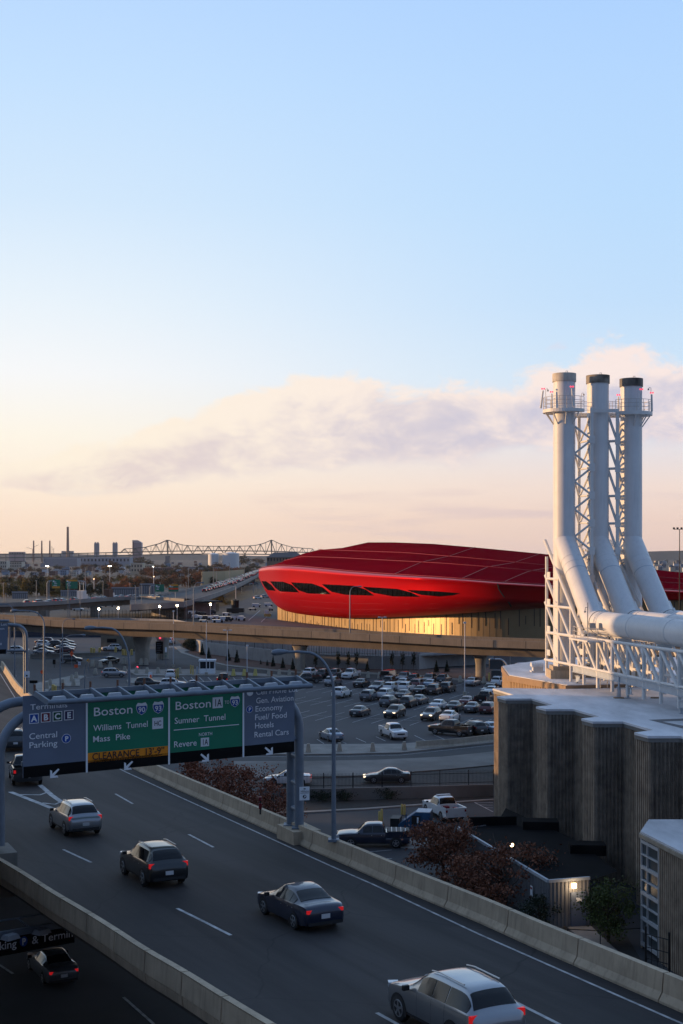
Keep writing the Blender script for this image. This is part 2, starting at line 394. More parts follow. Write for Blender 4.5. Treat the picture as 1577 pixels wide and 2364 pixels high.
PAINT = dict(white=paint('paint_white', (.62, .63, .64), 0), silver=paint('paint_silver', (.30, .31, .33), .75), grey=paint('paint_grey', (.105, .11, .12), .4),
             dkgrey=paint('paint_charcoal', (.045, .048, .053), .3), black=paint('paint_black', (.010, .0105, .012), .1), navy=paint('paint_navy', (.012, .018, .04), .2),
             maroon=paint('paint_maroon', (.10, .012, .014), .2), brown=paint('paint_brown', (.045, .028, .022), .2), blue=paint('paint_steel_blue', (.20, .25, .32), .4), red=paint('paint_red', (.30, .015, .015), .1))
M['red_hull'] = mat('red_metal_cladding', (.56, .001, .006), .30, .55, spec=.08)
# ------------------------------------------------------------------ the elevated road plane
RN = Vector((-0.01105, 0.02494, 0.99963)); RP = Vector((-14.87, 89.48, CAMH-15.396)); ZMIN = 5.2
def zroad(x, y): return max(RP.z-(RN.x*(x-RP.x)+RN.y*(y-RP.y))/RN.z, ZMIN)
def rd(px, py, dz=0.0):
    r = ray(px, py); o = Vector((0, 0, CAMH)); t = RN.dot(RP+Vector((0, 0, dz))-o)/RN.dot(r) if RN.dot(r) < -1e-5 else 1e9
    p = o+r*t
    if t < 0 or p.z-dz < ZMIN or t > 400: p = at(px, py, ZMIN+dz)
    return p
def resample(P, step):
    out = [P[0].copy()]; acc = 0.0
    for a, b in zip(P, P[1:]):
        L = (b-a).length
        if L < 1e-6: continue
        t = step-acc
        while t <= L: out.append(a.lerp(b, t/L)); t += step
        acc = (acc+L) % step
    out.append(P[-1].copy()); return out
def smooth_path(P, k=2):
    for _ in range(k):
        Q = [P[0]]
        for a, b in zip(P, P[1:]): Q += [a.lerp(b, .25), a.lerp(b, .75)]
        P = Q+[P[-1]]
    return P
def sheet(name, pts, m, z=0.004, kind='structure', px=True):
    b = MB(); b.poly([at(x, y, z) if px else Vector((x, y, z)) for x, y in pts]); return tag(b.build(name, m), kind=kind)
def slab(name, pts, m, h=0.13, px=True):
    b = MB(); P = [at(x, y, h) if px else Vector((x, y, h)) for x, y in pts]; b.prism(P, 0.0, h); return tag(b.build(name, m), kind='structure')
def strip(b, pts, w, z=0.012, surf=None):
    P = [surf(x, y) if surf else at(x, y, z) for x, y in pts]
    n = len(P); L = []; Rr = []
    for i, p in enumerate(P):
        d = P[min(i+1, n-1)]-P[max(i-1, 0)]; d.z = 0; d.normalize(); l = Vector((-d.y, d.x, 0))*(w/2)
        L.append(p+l); Rr.append(p-l)
    b.add(L+Rr, [(i, i+1, n+i+1, n+i) for i in range(n-1)])

# ground to the horizon
g = MB(); g.poly([(-4800, -300, 0), (4800, -300, 0), (4800, 6000, 0), (-4800, 6000, 0)]); tag(g.build('ground', M['ground']), kind='structure')
sheet('lower_street', [(-60, 20), (40, 20), (40, 330), (-110, 330)], M['asphalt'], .004, px=False)
sheet('parking_lot', [(120, 1660), (60, 1610), (90, 1580), (200, 1560), (560, 1556), (700, 1561), (1000, 1566), (1350, 1585), (1350, 1716), (1139, 1716), (925, 1736), (680, 1740), (400, 1740)], M['lot'], .008)

# ---- elevated road: deck, asphalt, markings
RB = [(0, 1540), (10, 1555), (34, 1594.5), (55, 1614), (100, 1652), (150, 1689), (230, 1739), (306, 1775), (370, 1805), (429, 1832), (469.5, 1850), (602, 1910),
      (656, 1934), (713, 1961), (782, 1990), (928.6, 2056), (1020, 2094.6), (1118, 2136), (1212, 2180), (1333, 2233), (1468, 2292), (1577, 2340), (1760, 2420)]
RBP = [rd(*p) for p in RB][::-1]                         # near -> far
LB = [(-800, 1600), (-600, 1680), (-300, 1815), (-100, 1925), (24, 1992), (76.5, 2024), (134, 2061), (201, 2099), (271, 2142), (344, 2190), (427, 2236), (524, 2296), (633, 2361), (760, 2436)]
LBP = [rd(x, y, .85) for x, y in LB][::-1]
RBP = smooth_path(RBP, 1); LBP = smooth_path(LBP, 1)
def even(P, n):
    L = [0]
    for a, b in zip(P, P[1:]): L.append(L[-1]+(b-a).length)
    out = []; 
    for i in range(n+1):
        s = L[-1]*i/n; k = max(j for j in range(len(L)) if L[j] <= s+1e-9); k = min(k, len(P)-2)
        out.append(P[k].lerp(P[k+1], (s-L[k])/max(1e-9, L[k+1]-L[k])))
    return out
EL = [p-Vector((0, 0, .85)) for p in even(LBP, 60)]; ER = even(RBP, 60)
b = MB(); n = 61
b.add(EL+ER, [(i, n+i, n+i+1, i+1) for i in range(60)]); tag(b.build('elevated_road', M['road'], recalc=False), kind='structure')
b = MB(); dn = Vector((0, 0, 1))
T = [p-dn*.02 for p in EL]+[p-dn*.02 for p in ER]; B_ = [p-dn*.5 for p in EL]+[p-dn*1.2 for p in ER]
b.add(T+B_, [(i, n+i, n+i+1, i+1) for i in range(60)]+[(2*n+i, 2*n+i+1, 3*n+i+1, 3*n+i) for i in range(60)]+[(i, i+1, 2*n+i+1, 2*n+i) for i in range(60)]+[(n+i, 3*n+i, 3*n+i+1, n+i+1) for i in range(60)])
tag(b.build('road_deck', mat('deck_concrete', (.07, .065, .06), .95)), kind='structure')
b = MB(); sf = lambda x, y: rd(x, y, .006)
edge = [(0, 1555), (38, 1616), (120, 1683), (200, 1735), (288, 1781), (400, 1833), (560, 1906), (759, 1997), (860, 2041), (1107, 2157), (1431, 2300), (1600, 2374)]
strip(b, edge, .11, surf=sf)
for q in ([(266.5, 1832.6), (306.7, 1855.7)], [(435.5, 1926), (492.8, 1956)], [(671, 2049), (770, 2100)], [(1092, 2264), (1190, 2313), (1300, 2369)],
          [(146, 1961), (178, 1976), (211, 1991)], [(409, 2097), (470, 2127), (533, 2159)], [(870, 2338), (960, 2388)]): strip(b, q, .14, surf=sf)
strip(b, [(24, 1828), (80, 1850), (137, 1872.6)], .34, surf=sf); strip(b, [(92, 1812), (120, 1836), (160, 1864)], .34, surf=sf)
strip(b, [(44.6, 1834.3), (92.5, 1835), (112, 1828)], .2, surf=sf); strip(b, [(97, 1853.5), (127.5, 1856.7), (143, 1850)], .2, surf=sf)
tag(b.build('road_markings', M['white']), kind='structure')
b = MB()
for q in ([(215, 1925), (700, 2200), (930, 2364)], [(420, 2000), (800, 2215), (1050, 2364)]): strip(b, smooth_path([Vector((x, y, 0)) for x, y in q], 0) and q, .035, surf=lambda x, y: rd(x, y, .004))
tag(b.build('road_seams', M['joint']), kind='structure')

def segments(path, prof, seg, gap, name, label, group, m, nfine=4, first=0.0):
    L = sum((q-p).length for p, q in zip(path, path[1:])); cnt = int(L//seg)
    pts = even(path, cnt*nfine)
    for i in range(cnt):
        P = [p.copy() for p in pts[i*nfine:(i+1)*nfine+1]]
        d = (P[1]-P[0]).normalized(); P[0] = P[0]+d*gap/2; d = (P[-1]-P[-2]).normalized(); P[-1] = P[-1]-d*gap/2
        c = P[nfine//2]; vis = -80 < px_of(c)[0] < 1660 and c.y > 20
        if not vis: continue
        b = MB(); b.sweep(P, prof)
        tag(b.build(name, m), label, 'barrier', group)
PR = [(0, 0), (0, .08), (-.14, .30), (-.2, .90), (-.44, .90), (-.52, -1.22), (0, -1.22)]
segments(RBP, PR, 4.6, .06, 'concrete_barrier', 'tan concrete safety barrier segment along the right-hand edge of the elevated road', 'barrier segments along the right edge of the elevated road', M['barrier'])
PL = [(-.18, -.85), (-.16, -.6), (-.05, -.35), (0, 0), (.24, 0), (.22, -.06), (.26, -.74), (.20, -.78), (.22, -.82), (.18, -1.12), (-.18, -1.12)]
segments(LBP, PL, 3.05, .07, 'parapet_panel', 'tan concrete parapet panel on the left outer edge of the elevated road', 'parapet panels along the left edge of the elevated road', M['barrier'])

# ---- kerbs, islands, lower road network
slab('kerb_island', [(79, 1583), (84, 1576.7), (99.5, 1573), (168, 1559), (200, 1560), (184, 1568), (185, 1583), (118.6, 1585), (101, 1607), (96, 1607)], M['pave'])
slab('traffic_island', [(293, 1570), (300, 1565), (378, 1563.6), (378, 1572.7), (316, 1577), (294.5, 1576)], M['pave'])
slab('toll_island', [(315, 1559), (290, 1545.5), (458, 1544), (560, 1552), (700, 1561), (700, 1565), (560, 1559), (458, 1559)], M['pave'])
slab('kerb_island', [(60, 1616), (66, 1600), (75, 1606), (95, 1625), (90, 1640)], M['plaza'])
sheet('service_road', [(400, 1475), (352, 1486), (372, 1520), (300, 1538), (420, 1542), (560, 1551), (800, 1563), (1000, 1570), (1400, 1600), (1400, 1590), (1139, 1578), (998, 1563), (833, 1555), (699, 1553), (635, 1548), (523, 1536), (482, 1527), (440, 1514), (420, 1508), (405, 1497), (440, 1503)], M['asphalt'], .014)
slab('pavement', [(402, 1493), (414, 1491), (438, 1502), (424, 1505), (440, 1510.5), (482, 1525), (523, 1534), (635, 1545.5), (699, 1550.5), (833, 1551), (998, 1560), (1139, 1575), (1400, 1597), (1400, 1601), (1139, 1578.5), (998, 1563.5), (833, 1554.5), (699, 1553.8), (635, 1549), (523, 1537), (482, 1528.2), (440, 1514), (418, 1507)], M['pave'])
b = MB(); b.poly([at(x, y, .05) for x, y in [(410, 1478), (440, 1478), (470, 1506), (597, 1526), (700, 1538), (968, 1545), (1139, 1540), (1139, 1576), (998, 1561), (833, 1552), (699, 1551), (635, 1546.5), (523, 1535), (482, 1526), (440, 1511)]]); tag(b.build('planting_bed', M['mulch']), kind='structure')
slab('pavement', [(680, 1718), (925, 1717), (1139, 1697), (1300, 1680), (1300, 1692), (1139, 1714), (925, 1737), (800, 1740), (660, 1741), (560, 1741), (560, 1724)], M['pave'])
sheet('curved_street', [(540, 1742), (680, 1741), (800, 1741), (925, 1738), (1139, 1715), (1300, 1693), (1300, 1716), (1138, 1735), (1019, 1747), (866, 1754), (686, 1757), (540, 1757)], M['asphalt'], .014)
slab('plaza', [(540, 1757), (686, 1757), (866, 1754), (1019, 1747), (1138, 1735), (1300, 1716), (1300, 1750), (1138, 1766), (1040, 1775), (958, 1781), (900, 1790), (713, 1794.6), (540, 1795)], M['plaza'], .12)
b = MB()
strip(b, [(560, 1747), (680, 1746.5), (800, 1746), (925, 1743), (1139, 1720), (1300, 1698)], .12, .02)
tag(b.build('street_markings', M['white']), kind='structure')
sheet('lower_street_lane', [(500, 1795), (713, 1795), (900, 1790.5), (958, 1782), (1040, 1776), (1138, 1767), (1300, 1751), (1300, 1800), (1138, 1806), (924, 1816), (644, 1821), (500, 1821)], M['road'], .014)
sheet('service_yard', [(560, 1858), (700, 1862), (900, 1850), (1140, 1838), (1300, 1830), (1300, 2200), (1560, 2364), (1100, 2364), (700, 2000), (560, 1900)], M['asphalt'], .016)
slab('kerb_strip', [(640, 1874), (700, 1872), (850, 1864), (1000, 1853), (1140, 1843.5), (1140, 1846), (1000, 1856), (850, 1867.5), (700, 1875.5), (640, 1878)], M['pave'], .12)
b = MB(); b.poly([at(x, y, .06) for x, y in [(640, 1850), (774, 1848), (923, 1844), (1138, 1838.6), (1140, 1843), (1000, 1852), (850, 1863), (700, 1871.5), (640, 1873)]]); tag(b.build('planting_bed', M['darkbed']), kind='structure')
b = MB()
for q in ([(838, 1968), (905, 1962)], [(860, 1984), (905, 1982)], [(1095, 1852), (1138, 1874)], [(1095, 1852), (1138, 1853)], [(1108, 1858), (1138, 1859)], [(1118, 1864), (1138, 1865)]): strip(b, q, .11, .022)
tag(b.build('parking_markings', M['white']), kind='structure')
# slope of pale concrete between pickup bays and the corrugated shed
slab('pavement', [(915, 1935), (1000, 1935), (1040, 1985), (1010, 1990), (960, 1960), (925, 1955)], M['pave'], .12)
slab('pavement', [(1310, 2140), (1365, 2138), (1420, 2190), (1475, 2235), (1560, 2300), (1520, 2330), (1440, 2270), (1380, 2205)], M['pave'], .10)
b = MB(); b.poly([at(x, y, .05) for x, y in [(1270, 2146), (1308, 2140), (1380, 2206), (1440, 2272), (1520, 2340), (1440, 2340)]]); b.poly([at(x, y, .05) for x, y in [(1366, 2138), (1440, 2150), (1480, 2215), (1474, 2232), (1420, 2188)]]); tag(b.build('planting_bed', M['darkbed']), kind='structure')

# ---- parking lot stall lines (rows run down to the right, stalls lean 22 degrees)
LA = Vector((.38, .925, 0)).normalized(); LBv = Vector((LA.y, -LA.x, 0))
b = MB()
def seg(p, q, w, z=.016):
    d = (q-p).normalized(); l = Vector((-d.y, d.x, 0))*(w/2); up = Vector((0, 0, z-p.z)); b.quad(p+l+up, q+l+up, q-l+up, p-l+up)
O = at(680, 1650, 0)                                     # a point on the middle line of the front double row
for k, (cc, half) in enumerate(((0, 5.3), (17.2, 5.3), (34.4, 5.3), (50.5, 5.0))):
    base = O+LA*cc
    seg(base-LBv*22, base+LBv*34, .10)
    for i in range(-8, 13):
        c = base+LBv*(i*2.75)
        seg(c-LA*half, c+LA*half, .11, .019)
for x0, y0, x1, y1 in ((732, 1707, 748, 1717), (822, 1704, 845, 1714), (868, 1701, 890, 1711), (957, 1698, 982, 1710), (1002, 1697, 1028, 1708), (786, 1711, 800, 1717)):
    seg(at(x0, y0), at(x1, y1), .11)
for i in range(9):
    x = 402+i*19.5; seg(at(x, 1563+i*.2), at(x+11, 1574+i*.2), .14, .019)
tag(b.build('stall_lines', M['white']), kind='structure')
sheet('transit_apron', [(-40, 1445), (330, 1445), (330, 1500), (300, 1512), (-40, 1514)], M['lot'], .010)
b = MB()
for i in range(12): strip(b, [(330+i*9, 1451+i*1.1), (334+i*9, 1454+i*1.1)], .2, .02)
for i in range(5): strip(b, [(375+i*7, 1492.5), (379+i*7, 1494.5)], 1.0, .022)
strip(b, [(100, 1575), (300, 1553)], .14, .02); strip(b, [(165, 1547), (400, 1541)], .14, .02)
tag(b.build('street_markings', M['white']), kind='structure')

# ---- viaduct
VD = Vector((34, -15.5, 0)).normalized(); VN = Vector((VD.y, -VD.x, 0))       # VN points to the camera
VP1 = Vector((-8, 268, 0))
def vpt(px):                                                     # point on the front face line under photo column px
    q = VP1+VN*4.4; k = (px-CX)/FPX
    t = (k*q.y-q.x)/(VD.x-k*VD.y); return q+VD*t
prof = [(-60, 1421.5), (0, 1424.7), (153, 1433.6), (398, 1440), (558, 1449), (780, 1460), (1065, 1475.6), (1258, 1482), (1400, 1489)]
front = []
for px, py in prof:
    p = vpt(px); front.append(Vector((p.x, p.y, CAMH-(py-HY)*p.y/FPX)))
front = [front[0]+(front[0]-front[1])*.6]+front+[front[-1]+(front[-1]-front[-2])*1.2]
v = thing('viaduct', 'long tan concrete viaduct crossing the middle of the scene in front of the red building', 'viaduct', (VP1.x, VP1.y, 0))
b = MB(); b.sweep(front, [(0, 0), (0, -1.32), (.35, -1.32), (.35, 0)]); b.build('parapet', M['viaduct'], v)
b = MB(); b.sweep(front, [(8.3, 0), (8.3, -1.2), (8.6, -1.2), (8.6, 0)]); b.build('parapet', M['viaduct'], v)
b = MB(); b.sweep(front, [(.5, -.95), (.5, -1.55), (8.25, -1.55), (8.25, -.95)]); b.build('roadway', M['road'], v)
b = MB(); b.sweep(front, [(1.3, -1.56), (1.9, -2.95), (7.0, -2.95), (7.8, -1.56)]); b.build('girder', M['viaduct'], v)
fr = resample(front, 6.1)
for i, p in enumerate(fr[1:-1]):
    if not -30 < px_of(p)[0] < 1300: continue
    d = (fr[i+2]-p).normalized(); b = MB(); b.box(p+Vector((-d.y, d.x, 0))*.1+Vector((0, 0, -.66)), (.07, .23, 1.30), rz=math.atan2(d.y, d.x)); b.build('joint', M['joint'], v)
def pier(px, py, w, label, flare=1.7, z1=None):
    c = at(px, py, 0)+Vector((0, 1.0, 0)); zt = (z1 or 4.6)
    b = MB(); fl = []
    for z, k in ((0, 1), (zt*.55, 1), (zt*.72, 1.12), (zt*.88, 1.4), (zt, flare)):
        r = []
        for i in range(20):
            a = 2*math.pi*i/20; ex = abs(math.cos(a))**.6*math.copysign(1, math.cos(a)); ey = abs(math.sin(a))**.6*math.copysign(1, math.sin(a))
            r.append(Vector((c.x, c.y, z))+VD*(ex*w/2*k)+VN*(ey*w/2*(1+(k-1)*.6)))
        fl.append(r)
    vs = [q for r in fl for q in r]; fs = [(i*20+j, i*20+(j+1) % 20, (i+1)*20+(j+1) % 20, (i+1)*20+j) for i in range(4) for j in range(20)]+[tuple(range(80, 100))]
    b.add(vs, fs); return tag(b.build('viaduct_pier', M['pierc'], smooth=40), label, 'pier', 'flared concrete piers under the viaduct')
pier(327, 1530, 2.7, 'thick grey pier under the left end of the viaduct, beside the black direction board', 1.35, 5.8)
pier(375, 1522, 2.2, 'slimmer shaded pier standing just behind the thick left pier of the viaduct', 1.3, 5.6)
pier(693, 1549, 1.75, 'flared concrete pier under the viaduct near the row of small fir trees', 1.75, 4.9)
pier(1111, 1563, 1.75, 'flared concrete pier at the far corner of the lot, right of the tall light pole', 1.9, 4.3)
for px, y in ((153, 1437), (447, 1447), (805, 1465), (304, 1441)):
    pass

# ---- retaining walls and the ground behind them
def wall(name, label, pts, h, m, th=.4, cat='wall'):
    P = [Vector((p[0], p[1], 0)) for p in pts]; b = MB(); b.sweep(P, [(0, 0), (0, h), (th, h), (th, 0)]); return tag(b.build(name, m), label, cat)
W1 = [at(452, 1503), at(470, 1509), at(597, 1526), at(700, 1540), at(850, 1545), at(968, 1546)]
W2 = [at(968, 1546), at(1010, 1540), at(1080, 1536), at(1140, 1533)]
wall('retaining_wall', 'long pale concrete retaining wall behind the mulch bed and fir trees, under the viaduct', W1, 2.7, M['wallgrey'])
wall('retaining_wall', 'dark shaded retaining wall turning away at the right end of the pale retaining wall', W2, 3.0, M['wallgrey'])
wall('retaining_wall', 'pale low wall beyond the viaduct at the left, below the black picket fence', [at(180, 1447), at(300, 1446), at(400, 1449.5), at(455, 1460)], 2.6, M['wallgrey'])
b = MB(); b.poly([Vector((p.x, p.y+.3, 2.66)) for p in W1]+[Vector((p.x, p.y, 2.66)) for p in (aty(1140, 1280, 280), aty(1140, 1280, 300), aty(640, 1280, 420), aty(560, 1280, 470), aty(440, 1280, 400))]); tag(b.build('apron', M['lot']), kind='structure')
def picket(name, label, pts, h, z, pitch, post=3.0, r=.018, topbar=True, cat='fence', pr=.04):
    P = [Vector((p[0], p[1], z)) for p in pts]; t = thing(name, label, cat, P[0])
    b = MB()
    for p in resample(P, pitch): b.box(p+Vector((0, 0, h/2)), (r*2, r*2, h))
    b.build('pickets', M['black'], t)
    b = MB()
    for zz in (.18*h, .82*h): 
        for a, c in zip(P, P[1:]): b.bar(a+Vector((0, 0, zz)), c+Vector((0, 0, zz)), .05)
    b.build('rails', M['black'], t)
    for p in resample(P, post)[:100]:
        b = MB(); b.box(p+Vector((0, 0, h/2+.04)), (pr*2, pr*2, h+.08)); b.build('post', M['black'], t)
    return t
picket('picket_fence', 'tall black picket fence on top of the long pale retaining wall', [p+Vector((0, .25, 0)) for p in W1[1:]], 2.2, 2.7, .55, 4.0, .035)
picket('picket_fence', 'black picket fence beyond the viaduct beside the bright street lamps', [at(178, 1446), at(300, 1445), at(400, 1448)], 2.6, 2.6, 1.1, 5.0, .05)
picket('picket_fence', 'far black picket fence climbing behind the pale van', [aty(360, 1420, 430), aty(420, 1416, 470), aty(505, 1402, 540)], 3.2, 0.3, 1.3, 6.0, .06)
F1 = [at(600, 1822, 1.1), at(644, 1821, 1.1), at(759, 1821, 1.1), at(924, 1816, 1.1), at(1140, 1806, 1.1)]
wall('low_wall', 'low stained concrete wall under the black fence beside the lower street', [(p.x, p.y) for p in [at(600, 1848), at(774, 1848), at(923, 1844), at(1140, 1838.6)]], 1.1, M['plaza'])
F1 = [Vector((p.x, p.y+.2, 0)) for p in [at(610, 1848), at(774, 1848), at(923, 1844), at(1140, 1838.6)]]
picket('picket_fence', 'black picket fence on the low wall between the lower street and the pickup bays', F1, 1.35, 1.1, .13, 2.75, .011)
# ------------------------------------------------------------------ red terminal building
FD = Vector((.43, -.903, 0)).normalized(); FN = Vector((.903, .43, 0)).normalized(); F0 = Vector((-25.6, 420, 0))   # FN points into the building
def fpt(px, o, y=None):
    q = F0+FN*o; k = (px-CX)/FPX; t = (k*q.y-q.x)/(FD.x-k*FD.y); p = q+FD*t; g = 0.0 if px < 900 else 36*((px-900)/358)**1.7 if px < 1258 else 36+(px-1258)*.17; p = p*(1+g/p.y)
    if y is not None: p = Vector((p.x, p.y, CAMH-(y-HY)*p.y/FPX))
    return p
def curve(pts):
    xs = [p[0] for p in pts]; ys = [p[1] for p in pts]
    return lambda x: float(np.interp(x, xs, ys))
eave = curve([(597, 1316), (605, 1311.5), (620, 1308.5), (640, 1306.5), (670, 1307), (700, 1309), (750, 1314), (808, 1320), (900, 1327), (1000, 1333), (1056, 1337), (1157, 1345), (1258, 1351), (1400, 1357), (1545, 1362), (1577, 1364), (1700, 1369)])
hbot = curve([(597, 1322), (600, 1336), (605, 1349), (613, 1365), (625, 1385), (640, 1400), (655, 1409), (675, 1414.5), (700, 1419), (750, 1424.5), (800, 1427), (850, 1427), (900, 1425.6), (1019, 1419.6), (1157, 1410), (1258, 1403.5), (1400, 1396), (1577, 1387), (1700, 1382)])
rimw = curve([(597, 3), (605, 9), (640, 12.5), (750, 12), (850, 9.5), (1000, 7), (1258, 5), (1700, 5)])
wtop = curve([(597, 1327), (606, 1341), (670, 1343.5), (744, 1347.5), (835, 1354), (941, 1361), (1060, 1368), (1258, 1379), (1700, 1381)])
wbot = curve([(597, 1331), (606, 1349), (615, 1363.5), (688, 1368.5), (766, 1373.5), (863, 1376.5), (973, 1379.5), (1060, 1379), (1157, 1385), (1258, 1390), (1700, 1382)])
cols = [597.5, 599, 602, 606, 612, 620, 630, 642, 656, 672, 690, 715, 740, 770, 800, 830, 860, 890, 920, 960, 1000, 1040, 1080, 1120, 1157, 1200, 1258, 1320, 1400, 1480, 1545, 1577, 1620, 1680]
tb = thing('red_terminal', 'large glossy red terminal with a curved hull and dark leaf-shaped windows above a tan wall', 'building', (20, 330, 0))
rows = []
for px in cols:
    e = eave(px); rw = rimw(px); wt = wtop(px); wb = max(wbot(px), wt+1); hb = max(hbot(px), wb+1)
    nose = 9*max(0, (660-px)/62)**2
    lst = [(e, 1.3), (e+rw*.18, .55), (e+rw*.45, .1), (e+rw*.75, 0), (e+rw, .1), (e+rw+(wt-e-rw)*.5, .28), (wt, .5), ((wt+wb)/2, .55), (wb, .62), (wb+(hb-wb)*.25, 1.1), (wb+(hb-wb)*.5, 1.8), (wb+(hb-wb)*.75, 2.9), (hb, 4.6), (hb-.5, 6.5)]
    rows.append([fpt(px, o+nose, y) for y, o in lst])
b = MB(); m_ = len(rows[0]); b.add([p for r in rows for p in r], [(i*m_+j, (i+1)*m_+j, (i+1)*m_+j+1, i*m_+j+1) for i in range(len(rows)-1) for j in range(m_-1)])
hull = b.build('hull', M['red_hull'], tb, smooth=60)
hullv = [p for r in rows for p in r]
bvh = BVHTree.FromPolygons(hullv, [(i*m_+j, (i+1)*m_+j, (i+1)*m_+j+1, i*m_+j+1) for i in range(len(rows)-1) for j in range(m_-1)])
# roof
M['red_roof'] = mat('red_standing_seam_roof', (.215, .0015, .009), .9, 0, var=.14, scale=.04, spec=0.0)
top = curve([(597, 1316), (620, 1308), (640, 1302), (670, 1291.5), (690, 1284), (715, 1275.5), (740, 1268), (765, 1262), (790, 1257.5), (820, 1254), (850, 1252), (910, 1252), (1000, 1255.5), (1100, 1264), (1258, 1279), (1400, 1297), (1518, 1316), (1577, 1322), (1700, 1335)])
l1 = curve([(655, 1296), (698, 1286.5), (780, 1289), (881, 1294.5), (1019, 1302), (1150, 1312), (1258, 1322), (1545, 1347), (1700, 1356)])
l2 = curve([(735, 1269.5), (753, 1271), (936, 1277.5), (1088, 1290), (1258, 1306), (1545, 1336), (1700, 1348)])
R_ = []
defs = [(eave, 597.5, 1.3), (lambda x: (eave(x)*.5+l1(x)*.5) if x > 655 else top(x)*.7+eave(x)*.3, 618, 11), (l1, 655, 24), (lambda x: l1(x)*.5+l2(x)*.5, 700, 36), (l2, 735, 48), (lambda x: (l2(x)+top(x))/2, 790, 60), (top, 850, 74)]
NC = 40
for fn, x0, o in defs:
    for_x = [x0+(1690-x0)*(i/NC)**1.25 for i in range(NC+1)]
    R_.append([fpt(x, o+9*max(0, (660-x)/62)**2*max(0, 1-(o-1.3)/12), fn(x)) for x in for_x])
R_.append([p+FN*30+Vector((0, 0, -5)) for p in R_[-1]]); R_.append([Vector((p.x, p.y, 0))+FN*6 for p in R_[-1]])
n_ = NC+1; b = MB(); b.add([p for r in R_ for p in r], [(i*n_+j, (i+1)*n_+j, (i+1)*n_+j+1, i*n_+j+1) for i in range(len(R_)-1) for j in range(NC)])
b.build('roof', M['red_roof'], tb, smooth=50)
# left end: closes the gap between hull nose and roof edge
endp = [r[0] for r in R_[:-1]]; b = MB(); low = [Vector((p.x, p.y, 7.0))+FD*10+FN*12 for p in endp]
b.add(endp+low, [(i, i+1, len(endp)+i+1, len(endp)+i) for i in range(len(endp)-1)]); b.build('end_wall', M['red_roof'], tb)
M['red_trim'] = mat('red_metal_trim', (.30, .010, .016), .5, .2)
for k, r in ((0, .10), (2, .11), (4, .11)):
    b = MB(); b.tube([p+Vector((0, 0, .25)) for p in R_[k]], r, 6); b.build('roof_rail', M['red_trim'], tb)
def roofpt(px, w):
    i = min(int(w), 5); f = w-i; return fpt(px, defs[i][2]*(1-f)+defs[i+1][2]*f, defs[i][0](px)*(1-f)+defs[i+1][0](px)*f)+Vector((0, 0, .1))
for xa, xb, w1 in ((907, 1097, 6), (1063, 1249, 6), (1161, 1300, 4.5)):
    b = MB(); b.tube([roofpt(xa+(xb-xa)*k/12, w1*k/12) for k in range(13)], .06, 5); b.build('roof_seam', M['red_trim'], tb)
M['winleaf'] = mat('smoked_glass', (.004, .004, .005), .06, spec=.06)
WZ = [[(97, 243), (118, 243), (145, 262), (168, 292), (128, 288), (112, 270)], [(140, 244), (205, 246), (250, 262), (285, 300), (190, 295), (165, 275)],
      [(245, 249), (350, 255), (405, 275), (445, 309), (330, 305), (285, 290), (262, 270)], [(400, 258), (560, 266), (620, 285), (663, 316), (520, 312), (450, 297), (420, 275)],
      [(605, 271), (780, 282), (850, 300), (895, 322), (760, 320), (660, 302), (625, 285)], [(828, 287), (950, 292), (1098, 303), (1060, 314), (990, 320), (900, 312), (850, 298)]]
def onhull(px, py, off):
    r = ray(px, py); h = bvh.ray_cast(Vector((0, 0, CAMH)), r.normalized())
    if h[0] is None: return None
    nn = h[1] if h[1].dot(r) < 0 else -h[1]
    return h[0]+nn*off
M['wm'] = mat('window_mullion', (.003, .003, .003), .1, spec=.05)
for w in WZ:
    poly = [(560+x/2.178, 1230+y/2.178) for x, y in w]; xs = [p[0] for p in poly]; cols_w = []
    for x in np.linspace(min(xs)+.15, max(xs)-.15, 26):
        ys = []
        for (xa, ya), (xb, yb) in zip(poly, poly[1:]+poly[:1]):
            if (xa-x)*(xb-x) < 0: ys.append(ya+(yb-ya)*(x-xa)/(xb-xa))
        if len(ys) >= 2:
            c4 = [onhull(x, min(ys)+(max(ys)-min(ys))*f, .12) for f in (0, .33, .67, 1)]
            if all(c4): cols_w.append(c4)
    b = MB(); b.add([p for c in cols_w for p in c], [(4*i+j, 4*i+4+j, 4*i+5+j, 4*i+1+j) for i in range(len(cols_w)-1) for j in range(3)]); wo = b.build('window', M['winleaf'], tb)
    b = MB()
    for c4 in cols_w[1:-1:2]: b.tube([p-FN*.04 for p in c4], .06, 4)
    b.build('mullions', M['wm'], wo)
# seam on the right side of the hull
pp = [onhull(x, y, .05) for x, y in ((1149, 1348), (1152, 1360), (1162, 1375), (1176, 1392), (1180, 1400))]
b = MB(); b.tube([p for p in pp if p], .16, 5); b.build('panel_joint', M['joint'], tb)
for fr_ in (.35, .62, .85):
    pts = [onhull(x, wbot(x)+(hbot(x)-wbot(x))*fr_, .02) for x in (660, 700, 760, 820, 880, 940, 1000, 1060, 1120)]
    b = MB(); b.tube([p for p in pts if p], .035, 4); b.build('panel_joint', M['red_trim'], tb)
